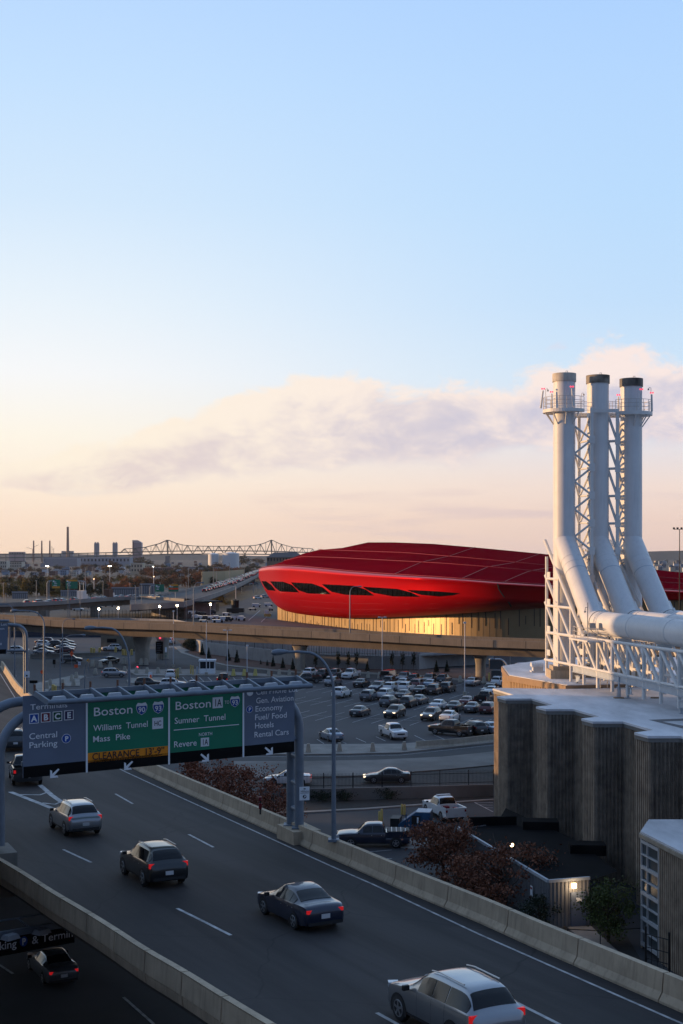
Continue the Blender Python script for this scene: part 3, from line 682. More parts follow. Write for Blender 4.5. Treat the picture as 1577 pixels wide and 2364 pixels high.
# tan wall
M['gold'] = mat('tan_metal_panels', (.31, .215, .11), .40, .5, var=.08, scale=.3)
M['slit'] = mat('dark_slit_window', (.07, .045, .022), .3)
WP = resample([fpt(px, 7) for px in [641]+list(range(660, 1720, 20))], 1.6); b = MB(); n = len(WP)-1; vs = []
wallz = lambda p: CAMH-(hbot(px_of(Vector((p.x, p.y, 5)))[0])-HY)*fpt(px_of(Vector((p.x, p.y, 5)))[0], 4.6).y/FPX
for p in WP: vs += [Vector((p.x, p.y, 0)), Vector((p.x, p.y, wallz(p)+2.0))]
b.add(vs, [(2*i, 2*i+2, 2*i+3, 2*i+1) for i in range(n)]); a = WP[0]; e0 = a+FN*26; b.quad(Vector((e0.x, e0.y, 0)), Vector((a.x, a.y, 0)), Vector((a.x, a.y, 9.5)), Vector((e0.x, e0.y, 9.5)))
b.build('lower_wall', M['gold'], tb)
rs = random.Random(3)
WQ = resample([fpt(px, 7) for px in [641]+list(range(660, 1720, 20))], 1.95)
for k in range(2, min(len(WQ)-2, 96)):
    p = WQ[k]; d = (WQ[k+1]-WQ[k-1]).normalized(); p = p+d*rs.uniform(-.5, .5); no = Vector((d.y, -d.x, 0)); zt = wallz(p)+1
    mode = rs.choice((0, 0, 1, 2)); ln = rs.uniform(1.4, 4.2)
    z1 = zt-rs.uniform(0, .8) if mode == 0 else zt-rs.uniform(1.5, 3.5); z0 = max(.5, z1-ln-(2 if mode == 0 else 0))
    b = MB(); b.box(Vector((p.x, p.y, (z0+z1)/2))+no*.02, (.22, .10, z1-z0), rz=math.atan2(d.y, d.x)); b.build('slit_window', M['slit'], tb)
b = MB()
for p, q in list(zip(WP, WP[1:])):
    d = (q-p).normalized(); b.box(Vector((p.x, p.y, 4.5))+Vector((d.y, -d.x, 0))*.005, (.05, .05, 8.0), rz=math.atan2(d.y, d.x))
b.build('panel_ribs', M['gold'], tb)
# low pale shed in front of the left end
p0, p1 = aty(560, 1456, 300), aty(641, 1456, 300)
lo = thing('freight_shed', 'long low pale metal shed with a white roof edge left of the tan wall', 'shed', (aty(600, 1456, 330).x, 330, 0))
q0, q1 = at(560, 1470, 3.0), at(648, 1470, 3.0)
b = MB(); b.prism([(q0.x, 330), (q1.x+2, 330), (q1.x+2, 337), (q0.x, 337)], 0, 3.9); b.build('walls', mat('pinkish_metal_wall', (.36, .27, .24), .8, var=.1), lo)
b = MB(); b.prism([(q0.x-.3, 329.6), (q1.x+2.2, 329.6), (q1.x+2.2, 337.4), (q0.x-.3, 337.4)], 3.9, 4.6); b.build('roof', mat('pale_roof', (.6, .52, .50), .7), lo)

# ------------------------------------------------------------------ heating plant (ribbed concrete)
pl = thing('heating_plant', 'brown ribbed concrete building with saw-tooth bays and a flat white roof at the right', 'building', (18, 100, 0))
ZR = 11.2
bays = [(13.3, 118.3), (14.45, 112.9)]
for i in range(6): 
    dx, dy = 2.13*i, -7.55*i
    bays += [(12.9+dx, 111.7+dy), (13.4+dx, 110.0+dy), (15.5+dx, 110.0+dy), (16.55+dx, 105.4+dy)]
out = bays
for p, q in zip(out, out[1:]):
    b2 = MB(); b2.ribs(p, q, 0, ZR-.42, .25, .10); b2.build('ribbed_wall', M['ribd'] if abs(p[1]-q[1]) < .01 else M['ribc'], pl)  # wide faces square to the view use the darker, more streaked ribs
ofs = [(x-.16, y-.10) for x, y in out]
back = [(60, out[-1][1]-1), (60, 127), (19.3, 117.7), (13.6, 118.6)]
b = MB(); b.prism(ofs+back, ZR-.42, ZR-.16); b.build('fascia', M['fascia'], pl)
b = MB(); b.prism([(x-.05, y-.05) for x, y in ofs]+back, ZR-.157, ZR); b.build('roof', M['roofw'], pl)
b = MB(); P_ = [at(1497, 1661.6, ZR+.006), at(1600, 1658, ZR+.006), at(1600, 1663, ZR+.006), at(1530, 1666, ZR+.006), at(1600, 1680, ZR+.006), at(1600, 1688, ZR+.006)]; b.poly(P_); b.build('roof_walkway', mat('dark_roof_strip', (.13, .13, .135), .8), pl)
# taller rear block with sun-lit ribbed band
bk = thing('stack_hall', 'sunlit orange-tan ribbed block behind the white roof, carrying the three stacks', 'building', (20, 115, 0))
ZB = 11.5
bo = [(16.3, 138), (15.7, 127.6), (19.5, 117.9), (70, 129)]
b = MB(); b.ribs(bo[1], bo[2], 0, ZB-.55, .30, .08); b.ribs(bo[2], bo[3], 0, ZB-.55, .22, .05); b.ribs(bo[0], bo[1], 0, ZB-.55, .22, .05); b.build('ribbed_wall', M['tanrib'], bk)
b = MB(); b.prism([(x-.14, y-.05) for x, y in bo]+[(70, 150), (24, 150)], ZB-.55, ZB-.03); b.build('fascia', M['brown'], bk)
b = MB(); b.prism([(x+.0, y) for x, y in bo]+[(69.9, 149.8), (24, 149.8)], ZB-.03, ZB+.03); b.build('roof', M['roofw'], bk)
# annex with tall window wall
an = thing('window_annex', 'low ribbed annex with a tall white-framed window wall at the right edge', 'building', (18, 76, 0))
A0, A1, A2, A3 = (17.4, 78.9), (18.85, 70.9), (20.9, 59.7), (18.66, 82.4)
ZA = 6.8
av = Vector((A1[0]-A0[0], A1[1]-A0[1], 0)).normalized(); aL = 2.55
W_ = (A0[0]+av.x*aL, A0[1]+av.y*aL)
b = MB(); b.ribs(W_, A1, 0, ZA-.35, .27, .10); b.ribs(A1, A2, 0, ZA-.35, .27, .10); b.ribs(A3, A0, 0, ZA-.35, .27, .10); b.build('ribbed_wall', M['ribc'], an)
b = MB(); b.prism([(A0[0]-.2, A0[1]-.05), (A2[0]-.2, A2[1]), (32, 58), (32, 82.5), (A3[0]-.2, A3[1]+.05)], ZA-.35, ZA-.12); b.build('fascia', M['fascia_t'], an)
b = MB(); b.prism([(A0[0]-.1, A0[1]), (A2[0]-.1, A2[1]), (32, 58.1), (32, 82.4), (A3[0]-.1, A3[1])], ZA-.117, ZA); b.build('roof', M['roofw'], an)
nrm = Vector((av.y, -av.x, 0)); 
g0 = Vector((A0[0], A0[1], 0)); b = MB(); b.quad(g0+Vector((0, 0, .2)), g0+av*aL+Vector((0, 0, .2)), g0+av*aL+Vector((0, 0, ZA-.35)), g0+Vector((0, 0, ZA-.35)))
M['annexwin'] = mat('annex_glass', (.05, .065, .07), .3, spec=.5)
b.build('window_pane', M['annexwin'], an)
M['wframe'] = mat('white_window_frame', (.42, .42, .42), .6)
b = MB()
for t_ in (0.06, aL*.36, aL-.06): b.box(g0+av*t_+nrm*.05+Vector((0, 0, ZA/2-.1)), (.10, .12, ZA-.6), rz=math.atan2(av.y, av.x))
for k in range(9): z = .35+k*(ZA-.9)/8; b.box(g0+av*aL/2+nrm*.055+Vector((0, 0, z)), (aL, .12, .20 if k % 2 == 0 else .08), rz=math.atan2(av.y, av.x))
b.build('window_frame', M['wframe'], an)
# corrugated shed
sh = thing('corrugated_shed', 'low grey corrugated metal shed with a black roof beside the brown building', 'shed', (12.6, 84, 0))
M['corr'] = mat('grey_corrugated_metal', (.21, .215, .225), .6, .3, var=.12, scale=1.2, streak=.3)
S0, S1, S2 = (8.5, 99.5), (12.64, 83.2), (15.3, 84.05)
b = MB(); b.ribs(S0, S1, 0, 2.8, .25, .05, .45); b.ribs(S1, S2, 0, 2.8, .25, .05, .45); b.ribs((11.5, 101.5), S0, 0, 2.8, .25, .05, .45); b.build('walls', M['corr'], sh)
b = MB()
for p, q in ((S0, S1), (S1, S2)): b.bar((p[0]-.03, p[1]-.03, 2.88), (q[0]-.03, q[1]-.03, 2.88), .16, .18)
b.build('coping', M['steel_l'], sh)
M['blackroof'] = mat('black_roof', (.007, .007, .008), .9, var=.3, scale=.8, spec=.1)
b = MB(); b.poly([(x, y, 2.72) for x, y in (S0, S1, S2, (17.5, 86.5), (16.5, 96), (13, 108), (11.5, 101.5))]); b.build('roof', M['blackroof'], sh)
b = MB(); b.box((11.2, 101.2, 3.0), (3.6, .25, .7), rz=.12); b.box((14.6, 100.2, 2.95), (2.6, 1.6, .7), rz=-.08); b.box((16.6, 92.2, 2.95), (2.4, 1.5, .7), rz=-.08)
b.build('roof_curb', M['blackroof'], sh)
dv = Vector((S2[0]-S1[0], S2[1]-S1[1], 0)).normalized(); dn_ = Vector((dv.y, -dv.x, 0)); s1 = Vector((*S1, 0))
b = MB(); b.box(s1+dv*1.95+dn_*.09+Vector((0, 0, 1.05)), (1.0, .08, 2.1), rz=math.atan2(dv.y, dv.x)); dr = b.build('door', mat('blue_grey_door', (.13, .16, .22), .5), sh)
b = MB(); b.box(s1+dv*1.98+dn_*.14+Vector((0, 0, 1.62)), (.36, .02, .24), rz=math.atan2(dv.y, dv.x)); b.build('notice', M['wsign'], dr)
b = MB(); b.box(s1+dv*1.62+dn_*.16+Vector((0, 0, 2.52)), (.26, .16, .28), rz=math.atan2(dv.y, dv.x)); b.build('wall_lamp', M['lampon2'], sh)
b = MB(); b.box(Vector((12.05, 85.4, 1.75))+Vector((-.16, -.02, 0)), (.03, .34, .62), rz=.25); b.build('notice', M['wsign'], sh)
b = MB(); b.box(Vector((12.05, 85.4, 1.92))+Vector((-.185, -.02, 0)), (.02, .30, .12), rz=.25); b.build('notice', M['redp'], sh)
b = MB(); b.sphere(at(1182, 1951, 3.2), .13); rl = tag(b.build('roof_lamp', M['lampon2']), 'small glowing lamp on the black roof of the corrugated shed', 'lamp')
pld = bpy.data.lights.new('door_lamp_light', 'POINT'); pld.energy = 35; pld.color = (1, .7, .42); pld.shadow_soft_size = .12
po = bpy.data.objects.new('door_lamp_light', pld); COL.objects.link(po); po.location = s1+dv*1.62+dn_*.55+Vector((0, 0, 2.35))
# unseen masses added off-frame to keep low sun and sky light off the foreground
ot = tag(MB().prism([(-150, 40), (-120, 40), (-120, 135.5), (-150, 140.5)], 0, 34).build('unseen_shade_tower', M['wallgrey']), 'unseen grey tower mass added off to the left to shade the foreground', 'building')  # added for its shadow, its edge placed to fall across the ducts
o2 = tag(MB().prism([(-125, 217), (-110, 215), (-110, 274), (-125, 276)], 0, 15.0).prism([(-125, 150), (-110, 150), (-110, 214.9), (-125, 216.9)], 0, 9.6).prism([(-125, 276.1), (-110, 274.1), (-110, 330), (-125, 330)], 0, 12).build('unseen_shade_block', M['wallgrey']), 'unseen long low mass added off to the left to shade the parking lot', 'building')  # added sun blocker, heights stepped to set where its shade ends
o4 = tag(MB().prism([(-4.5, 12), (-11.6, 40), (-21.0, 78), (-60, 78), (-60, 12)], 11.6, 12.6).build('unseen_shade_deck', M['girder']), 'unseen ramp slab added off to the left to darken the lower road', 'ramp')  # added slab that hides the sky from the lower road
o3 = tag(MB().prism([(-50, -60), (60, -60), (60, -3), (-50, -3)], 0, 21.0).build('unseen_garage', M['wallgrey']), 'unseen parking garage behind the viewpoint, added to block sky light', 'building')  # added mass that cuts sky light from behind the camera
# ------------------------------------------------------------------ exhaust stacks with ducts
U = Vector((.2, -.98, 0)).normalized()
ST = []
lab = ['leftmost white exhaust stack, half sunlit, with a pale stained rim', 'middle white exhaust stack with a brown stained rim', 'rightmost white exhaust stack with a black sooty rim']
caps = [M['cap'], M['soot_l'], M['soot']]
tops = [39.35, 39.35, 39.2]
for i, (px, Y) in enumerate(((1302.8, 125.0), (1380.5, 126.3), (1457.5, 127.5))):
    X = (px-CX)/FPX*Y; rad = 1.0; c = Vector((X, Y, 0)); ST.append(c)
    t = thing('exhaust_stack', lab[i], 'chimney', (X, Y, 11.53), group='white exhaust stacks on the plant roof')
    b = MB(); b.tube([c+Vector((0, 0, 11.53)), c+Vector((0, 0, tops[i]-.7))], rad, 40, caps=False); b.build('shaft', M['duct'], t, smooth=40)
    b = MB(); b.tube([c+Vector((0, 0, tops[i]-.75)), c+Vector((0, 0, tops[i]))], rad*1.085, 40, caps=False); b.tube([c+Vector((0, 0, tops[i])), c+Vector((0, 0, tops[i]-.72))], rad*1.0, 40, caps=True); cp = b.build('cap', caps[i], t, smooth=40)
    b = MB(); b.tube([c+Vector((0, -.9, tops[i]-.02)), c+Vector((0, -.9, tops[i]+.14)), c+Vector((.16, -.9, tops[i]+.14)), c+Vector((.16, -.9, tops[i]-.02))], .03, 6); b.build('lifting_lug', M['cap'], cp)
    b = MB()
    b.tube([c+Vector((0, 0, 24.15)), c+Vector((0, 0, 24.0))], rad*1.012, 40, caps=False); b.build('seam', M['duct'], t, smooth=40)
    # inclined duct: leaves the shaft under 45 degrees along U, then runs level
    J0 = c+Vector((0, 0, 24.1)); J1 = J0+U*7.2+Vector((0, 0, -7.15))
    b = MB(); b.mitre([J0, J1, J1+U*34], rad, 40); dct = b.build('duct', M['duct'], t, smooth=35)
    for z in (15.5, 19.8, 28.5, 33.0): b = MB(); b.tube([c+Vector((0, 0, z-.04)), c+Vector((0, 0, z+.04))], rad*1.012, 40, caps=False); b.build('seam', M['duct'], t, smooth=40)
    for k in (.27, .34, .42):
        q = J0.lerp(J1, k); dd = (J1-J0).normalized(); b = MB(); b.tube([q-dd*.03, q+dd*.03], rad*1.018, 36, caps=True); b.build('flange', M['steel_l'] if k == .42 else M['duct'], dct, smooth=40)
    hd = dct
    for q_, mm in ((1.3, M['joint']), (2.2, M['duct']), (2.75, M['duct']), (9, M['duct']), (16, M['duct'])):
        q = J1+U*q_; b = MB(); b.tube([q-U*.03, q+U*.03], rad*(1.03), 36); b.build('flange', mm, hd, smooth=40)
    for s_ in (6.5, 14, 21):
        q = J1+U*s_; b = MB(); b.box(q+Vector((0, 0, -1.25)), (1.2, .16, .5), rz=math.atan2(U.x, -U.y)); b.build('saddle', M['truss'], hd)
    b = MB(); q = J0.lerp(J1, .86); dd = (J1-J0).normalized(); sd_ = U.cross(Vector((0, 0, 1))).normalized(); up_ = sd_.cross(dd)
    b.box(q+sd_*(-1.02), (1.3, .18, .7), ax=(dd, sd_, up_)); b.box(q+dd*.3+sd_*(-1.2), (.5, .3, .4), ax=(dd, sd_, up_)); b.build('damper', M['truss'], dct)
    b = MB(); b.box(c+Vector((0, 0, 11.9)), (2.9, 2.9, .76)); b.box(c+Vector((0, 0, 12.45)), (2.4, 2.4, .36)); b.build('plinth', M['barrier'], t)
# ------------------------------------------------------------------ side truss carrying the ducts
def truss(base, label, full=True):
    t = thing('support_truss', label, 'truss', (base[0], base[1], 11.55))
    P = lambda s, z: Vector((base[0], base[1], 0))+U*s+Vector((0, 0, z))
    sp = 3.1; nn = 11; bay = [sp*k for k in range(nn)]
    lev = [13.0, 15.55, 18.05, 20.55, 23.2]
    hts = [22.6, 20.75, 18.25, 15.9]
    for k, s in enumerate(bay):
        zt = hts[k] if k < 4 else 15.75
        b = MB(); b.tube([P(s, 11.55), P(s, zt)], .135 if k < 4 else .15, 10); b.build('post', M['truss'], t, smooth=40)
    b = MB(); b.tube([P(-.4, 13.0), P(bay[-1], 13.15)], .13, 10); b.build('bottom_chord', M['truss'], t, smooth=40)
    b = MB(); b.tube([P(0, 15.55), P(bay[-1], 15.75)], .14, 10); b.build('top_chord', M['truss'], t, smooth=40)
    b = MB(); b.tube([P(-.45, 24.1), P(9.3, 15.6)], .17, 10); b.build('raker', M['truss'], t, smooth=40)
    b = MB(); b.tube([P(0, 18.05), P(6.4, 18.05)], .13, 10); b.tube([P(0, 20.55), P(3.3, 20.55)], .13, 10); b.build('tie', M['truss'], t, smooth=40)
    for k in range(nn-1):
        b = MB(); b.tube([P(bay[k]+.15, 15.5), P(bay[k+1]-.1, 12.9)], .15, 10); b.build('diagonal', M['truss'], t, smooth=40)
    for (s, z) in ((0, 18.0), (0, 20.5), (3.1, 18.0)):
        b = MB(); b.tube([P(s-.3, z+.35), P(s+3.05, z-2.55)], .15, 10); b.build('diagonal', M['truss'], t, smooth=40)
    for z in (15.7, 18.2, 20.7, 13.5):
        b = MB(); b.box(P(.45, z+.2), (.9, .06, .55), ax=(U, Vector((-U.y, U.x, 0)), Vector((0, 0, 1)))); b.build('gusset', M['truss'], t)
    return t
truss((19.1, 127), 'white tubular truss in front of the ducts, sunlit at its left end')
truss((22.3, 128.0), 'white tubular truss standing between the leftmost and middle ducts')
truss((25.6, 129.2), 'white tubular truss standing between the middle and rightmost ducts')
# lattice bracing between the stacks
def lattice(label, fp, rp, left_c, right_c, side):
    t = thing('bracing_tower', label, 'lattice tower', (fp.x, fp.y, 11.53))
    for q in (fp, rp):
        b = MB(); b.box(Vector((q.x, q.y, 24.2)), (.26, .26, 24)); b.build('post', M['truss'], t)
    zs = [33.25-2.53*k for k in range(8)]
    tgt = left_c if side < 0 else right_c; oth = right_c if side < 0 else left_c
    e = Vector((tgt.x-side*.93, tgt.y-.25, 0)); e2 = Vector((oth.x+side*.93, oth.y-.1, 0))
    b = MB(); b2 = MB(); b3 = MB()
    for z in zs:
        v = lambda q, zz: Vector((q.x, q.y-.05, zz))
        b.tube([v(fp, z), v(e, z+1.25)], .10, 8); b.tube([v(fp, z), v(e, z-1.2)], .10, 8)
        b2.tube([v(fp, z), v(rp, z+.15)], .11, 8); b2.tube([v(rp, z), v(fp, z+2.4)], .10, 8); b2.tube([v(rp, z), v(e, z+1.2)], .09, 8)
        b2.tube([v(fp, z), v(e2, z)], .12, 8); b2.tube([v(fp, z-.1), v(e2, z+2.4)], .13, 8)
        b3.box(v(fp, z)+Vector((0, -.12, 0)), (.5, .06, .7))
    b.build('front_bracing', M['truss'], t, smooth=40); b2.build('rear_bracing', M['truss'], t, smooth=40); b3.build('gussets', M['truss'], t)
px2 = lambda px, Y: Vector(((px-CX)/FPX*Y, Y, 0))
lattice('white lattice bracing between the leftmost and middle stacks', px2(1366.5, 124.2), px2(1337, 129.5), ST[0], ST[1], -1)
lattice('white lattice bracing between the middle and rightmost stacks', px2(1425.5, 125.6), px2(1436, 131.0), ST[1], ST[2], 1)
# platform near the top
pf = thing('service_platform', 'white railed service platform ringing the tops of the three stacks', 'platform', (ST[1].x, ST[1].y, 36))
ZP = 36.05
for c, a0, a1 in ((ST[0], 80, 330), (ST[2], -150, 100)):
    b = MB(); n = 30; vs = []
    for k in range(n+1):
        a = R(a0+(a1-a0)*k/n); d = Vector((math.cos(a), math.sin(a), 0))
        for r, z in ((1.0, ZP), (1.95, ZP), (1.95, ZP-.3), (1.0, ZP-.3)): vs.append(c+d*r+Vector((0, 0, z)))
    b.add(vs, [(4*i+j, 4*i+(j+1) % 4, 4*i+4+(j+1) % 4, 4*i+4+j) for i in range(n) for j in range(4)]+[(0, 1, 2, 3), (4*n+3, 4*n+2, 4*n+1, 4*n)])
    b.build('deck', M['truss'], pf)
    b = MB(); n = 12
    for z in (.4, .75, 1.1): b.tube([c+Vector((math.cos(R(a0+(a1-a0)*k/24))*1.9, math.sin(R(a0+(a1-a0)*k/24))*1.9, ZP+z)) for k in range(25)], .022, 5)
    for k in range(n+1):
        a = R(a0+(a1-a0)*k/n); q = c+Vector((math.cos(a)*1.9, math.sin(a)*1.9, ZP)); b.tube([q, q+Vector((0, 0, 1.1))], .026, 5)
    b.build('railing', M['rail'], pf)
    for k in range(6):
        a = R(a0+(a1-a0)*(k+.5)/6); d = Vector((math.cos(a), math.sin(a), 0)); b = MB(); b.tube([c+d*1.75+Vector((0, 0, ZP-.28)), c+d*1.0+Vector((0, 0, ZP-1.35))], .06, 6); b.build('bracket', M['truss'], pf)
b = MB(); b.box(((ST[0].x+ST[2].x)/2, 128.6, ZP-.15), (ST[2].x-ST[0].x, 1.5, .3)); b.box((px2(1396, 124.9).x, 124.9, ZP-.1), (2.6, .25, .3)); b.build('walkway', M['truss'], pf)
b = MB()
for yy in (128.0, 129.3):
    for z in (.4, .75, 1.1): b.tube([(ST[0].x+1, yy, ZP+z), (ST[2].x-1, yy, ZP+z)], .022, 5)
    for k in range(6): b.tube([(ST[0].x+1+k*1.0, yy, ZP), (ST[0].x+1+k*1.0, yy, ZP+1.1)], .026, 5)
b.build('railing', M['rail'], pf)
for px, py, Y, tilt in ((1254, 898, 124.6, -.15), (1320.5, 893, 123.1, .12), (1481, 899, 125.6, -.1), (1505, 907, 127.4, 0), (1274, 905, 127.2, 0), (1428, 912, 128.6, 0)):
    p = aty(px, py, Y); b = MB(); b.tube([Vector((p.x+tilt*1.4, p.y, ZP+.1)), p+Vector((0, 0, -.15))], [.11, .07], 8); bs = b.build('beacon_post', M['truss'], pf)
    b = MB(); b.sphere(p+Vector((-.10, 0, .02)), .085); b.sphere(p+Vector((.10, 0, .02)), .085); b.build('beacon', M['redlamp'], bs)
for px, Y, top in ((1260, 125.5, 1.95), (1343, 128.0, 1.85), (1503, 127.9, 2.35)):
    q = px2(px, Y); b = MB(); b.tube([Vector((q.x, q.y, ZP)), Vector((q.x, q.y, ZP+top)), Vector((q.x+(.12 if px < 1400 else -.14), q.y, ZP+top+.08)), Vector((q.x+(.2 if px < 1400 else -.24), q.y, ZP+top-.1))], .025, 6); b.box(Vector((q.x+(.2 if px < 1400 else -.24), q.y, ZP+top-.12)), (.14, .12, .16)); b.build('floodlight', M['rail'], pf)
# maintenance platform at the elbow with camera mast, boxes and ladder
mp = thing('elbow_platform', 'small railed platform with grey cabinets under the leftmost duct elbow', 'platform', aty(1360, 1475, 116))
b = MB(); c = aty(1368, 1477, 115.2); b.box(c, (2.6, 4.2, .14), rz=.2); b.build('deck', M['truss'], mp)
b = MB()
cs = [c+Vector((-1.3, 1.9, 0)), c+Vector((-1.35, .2, 0)), c+Vector((-1.0, -1.2, 0)), c+Vector((0, -2.0, 0)), c+Vector((1.3, -1.7, 0))]
for z in (.35, .7, 1.05): b.tube([q+Vector((0, 0, z)) for q in cs], .025, 5)
for q in resample(cs, .9): b.tube([q, q+Vector((0, 0, 1.05))], .025, 5)
b.build('railing', M['rail'], mp)
for px, py in ((1368, 1446), (1390, 1446)):
    b = MB(); b.box(aty(px, py, 113.9), (.5, .3, .55)); b.build('cabinet', mat('grey_cabinet', (.36, .34, .32), .5), mp)
q = aty(1357, 1470, 115.5); b = MB(); b.tube([q, q+Vector((0, 0, 2.9))], .04, 6); b.tube([q+Vector((0, 0, 2.45)), q+Vector((-.22, -.1, 2.5)), q+Vector((-.25, -.1, 2.2))], .03, 6); b.sphere(q+Vector((-.25, -.1, 2.12)), .09); b.build('camera_mast', M['steel'], mp)
b = MB(); l0 = at(1386.5, 1590, 11.25); l1_ = at(1402.5, 1589, 11.25)
for q in (l0, l1_): b.tube([q, q+Vector((0, 0, 5.2))], .035, 6)
b.build('ladder', M['rail'], mp)
# roof furniture
gd = thing('roof_girder', 'pale grey steel girder along the white roof under the front truss', 'girder', (20.5, 117, 11.3))
def ibeam(b, p, q, h=.5, w=.28):
    b.bar(p, q, .05, h); up = Vector((0, 0, h/2)); b.bar(Vector(p)+up, Vector(q)+up, w, .05); b.bar(Vector(p)-up, Vector(q)-up, w, .05)
b = MB(); g0_ = Vector((19.1, 127, 12.75))+U*7-Vector((.1, 0, 0)); ibeam(b, g0_, g0_+U*26); b.build('beam', M['steel_l'], gd)
for s, px, py in ((8.6, 1330, 1567), (19.6, 1447, 1592), (30, 1570, 1625)):
    e = Vector((19.0, 127, 12.35))+U*s; w = at(px, py, 11.9); b = MB(); ibeam(b, w, Vector((e.x, e.y, 12.0))); b.build('beam', M['steel_l'], gd)
    b = MB(); b.box((w.x+.1, w.y, 11.5), (.16, .16, .6)); b.box((w.x+.1, w.y, 11.24), (.4, .4, .06)); b.build('leg', M['steel_l'], gd)
vt = thing('roof_vent', 'small white hooded roof vent left of the stack base', 'vent', at(1240, 1551, 11.54))
c = at(1241, 1551, 11.54); b = MB(); b.box(c+Vector((0, 0, .25)), (.95, .95, .5)); b.box(c+Vector((0, 0, .06)), (1.3, 1.3, .12)); b.build('curb', M['duct'], vt)
b = MB()
for k in range(6):
    x0 = c.x-.62+k*.2; a_ = [Vector((x0+.0, c.y+.75*math.cos(th), c.z+.5+.42*math.sin(th))) for th in np.linspace(0, math.pi, 9)]; a2 = [p+Vector((.17, 0, 0)) for p in a_]
    b.add(a_+a2, [(i, i+1, 10+i, 9+i) for i in range(8)]); b.poly(a_); b.poly(a2[::-1])
b.build('hood', M['duct'], vt)
pv = thing('roof_pipe', 'thin double vent pipe with a splayed base standing on the white roof', 'pipe', at(1429, 1612, ZR))
c = at(1429, 1612, ZR); b = MB(); b.tube([c, c+Vector((0, 0, 1.7))], .07, 8); b.tube([c+Vector((-.14, 0, 0)), c+Vector((-.14, 0, .95))], .04, 6); b.tube([c+Vector((.12, 0, 0)), c+Vector((.12, 0, .9))], .04, 6); b.build('pipes', M['steel_l'], pv)
b = MB(); b.prism([(c.x-.4, c.y-.25), (c.x+.4, c.y-.25), (c.x+.4, c.y+.25), (c.x-.4, c.y+.25)], ZR, ZR+.08); b.build('base', M['brown'], pv)
c = at(1512, 1612, ZR); b = MB(); b.prism([(c.x+.35*math.cos(i*.7), c.y+.3*math.sin(i*.7)) for i in range(9)], ZR, ZR+.1); tag(b.build('roof_drain', M['brown']), 'rusty roof drain cover on the white roof', 'drain')
# ------------------------------------------------------------------ vehicles (heading along local +X, wheels on z = 0)
SPEC = {
 'sedan': dict(st=[(2.36, .36, .52, .54, .52, .50, .42), (2.28, .26, .62, .64, .74, .72, .60), (2.0, .20, .71, .76, .86, .84, .70), (1.5, .19, .80, .87, .90, .88, .74), (.95, .19, .88, .95, .91, .89, .74),
                   (.15, .19, .92, 1.39, .92, .89, .60), (-.35, .19, .93, 1.45, .92, .89, .60), (-.95, .19, .95, 1.38, .92, .88, .58), (-1.65, .20, .98, 1.04, .90, .86, .68), (-2.1, .22, .96, 1.01, .86, .82, .68), (-2.28, .28, .88, .92, .80, .76, .66), (-2.35, .36, .72, .74, .70, .68, .60)],
               ws=(4, 5), rw=(7, 8), sw=(4, 5, 6, 7, 8), wb=1.38, wr=.33, head=(2.22, .62, .60), tail=(-2.30, .80, .62)),
 'suv': dict(st=[(2.30, .46, .64, .66, .56, .54, .46), (2.23, .33, .78, .81, .76, .74, .64), (1.95, .26, .90, .95, .90, .87, .75), (1.4, .25, 1.0, 1.06, .93, .91, .78), (.95, .25, 1.05, 1.12, .94, .92, .76),
                 (.25, .25, 1.08, 1.60, .94, .91, .64), (-.3, .25, 1.09, 1.69, .94, .91, .64), (-1.0, .25, 1.10, 1.68, .94, .91, .63), (-1.75, .25, 1.11, 1.61, .93, .90, .60), (-2.12, .28, 1.10, 1.16, .90, .87, .72), (-2.24, .34, .95, .99, .86, .82, .72), (-2.29, .44, .78, .80, .74, .72, .64)],
             ws=(4, 5), rw=(8, 9), sw=(4, 5, 6, 7, 8, 9), wb=1.38, wr=.37, head=(2.12, .84, .66), tail=(-2.17, 1.0, .74)),
 'pickup': dict(st=[(2.85, .46, .88, .90, .70, .68, .6), (2.76, .34, 1.0, 1.04, .88, .86, .74), (2.3, .32, 1.06, 1.12, .97, .95, .82), (1.7, .31, 1.10, 1.17, .98, .95, .82), (1.25, .31, 1.13, 1.20, .98, .95, .80),
                    (.65, .31, 1.15, 1.74, .98, .94, .68), (.1, .31, 1.16, 1.83, .98, .94, .68), (-.7, .31, 1.17, 1.80, .98, .94, .67), (-.95, .31, 1.17, 1.22, .98, .94, .78), (-1.0, .31, .80, .82, .98, .94, .86), (-2.72, .34, .80, .82, .97, .94, .86), (-2.82, .42, .76, .78, .94, .92, .84)],
                ws=(4, 5), rw=(7, 8), sw=(4, 5, 6, 7, 8), wb=1.75, wr=.40, head=(2.72, .92, .74), tail=(-2.84, 1.0, .86)),
 'van': dict(st=[(2.55, .40, .80, .84, .74, .72, .62), (2.48, .28, .95, 1.0, .88, .86, .74), (2.0, .26, 1.08, 1.16, .96, .94, .78), (1.75, .26, 1.12, 1.22, .97, .94, .78), (1.0, .26, 1.15, 1.95, .98, .95, .78), (.2, .26, 1.16, 2.02, .98, .95, .80), (-1.2, .26, 1.16, 2.02, .98, .95, .80), (-2.45, .28, 1.16, 1.98, .97, .94, .80), (-2.52, .40, 1.12, 1.9, .94, .92, .76)],
             ws=(3, 4), rw=None, sw=(3, 4, 5), wb=1.55, wr=.35, head=(2.42, .85, .74), tail=(-2.5, 1.2, .88)),
}
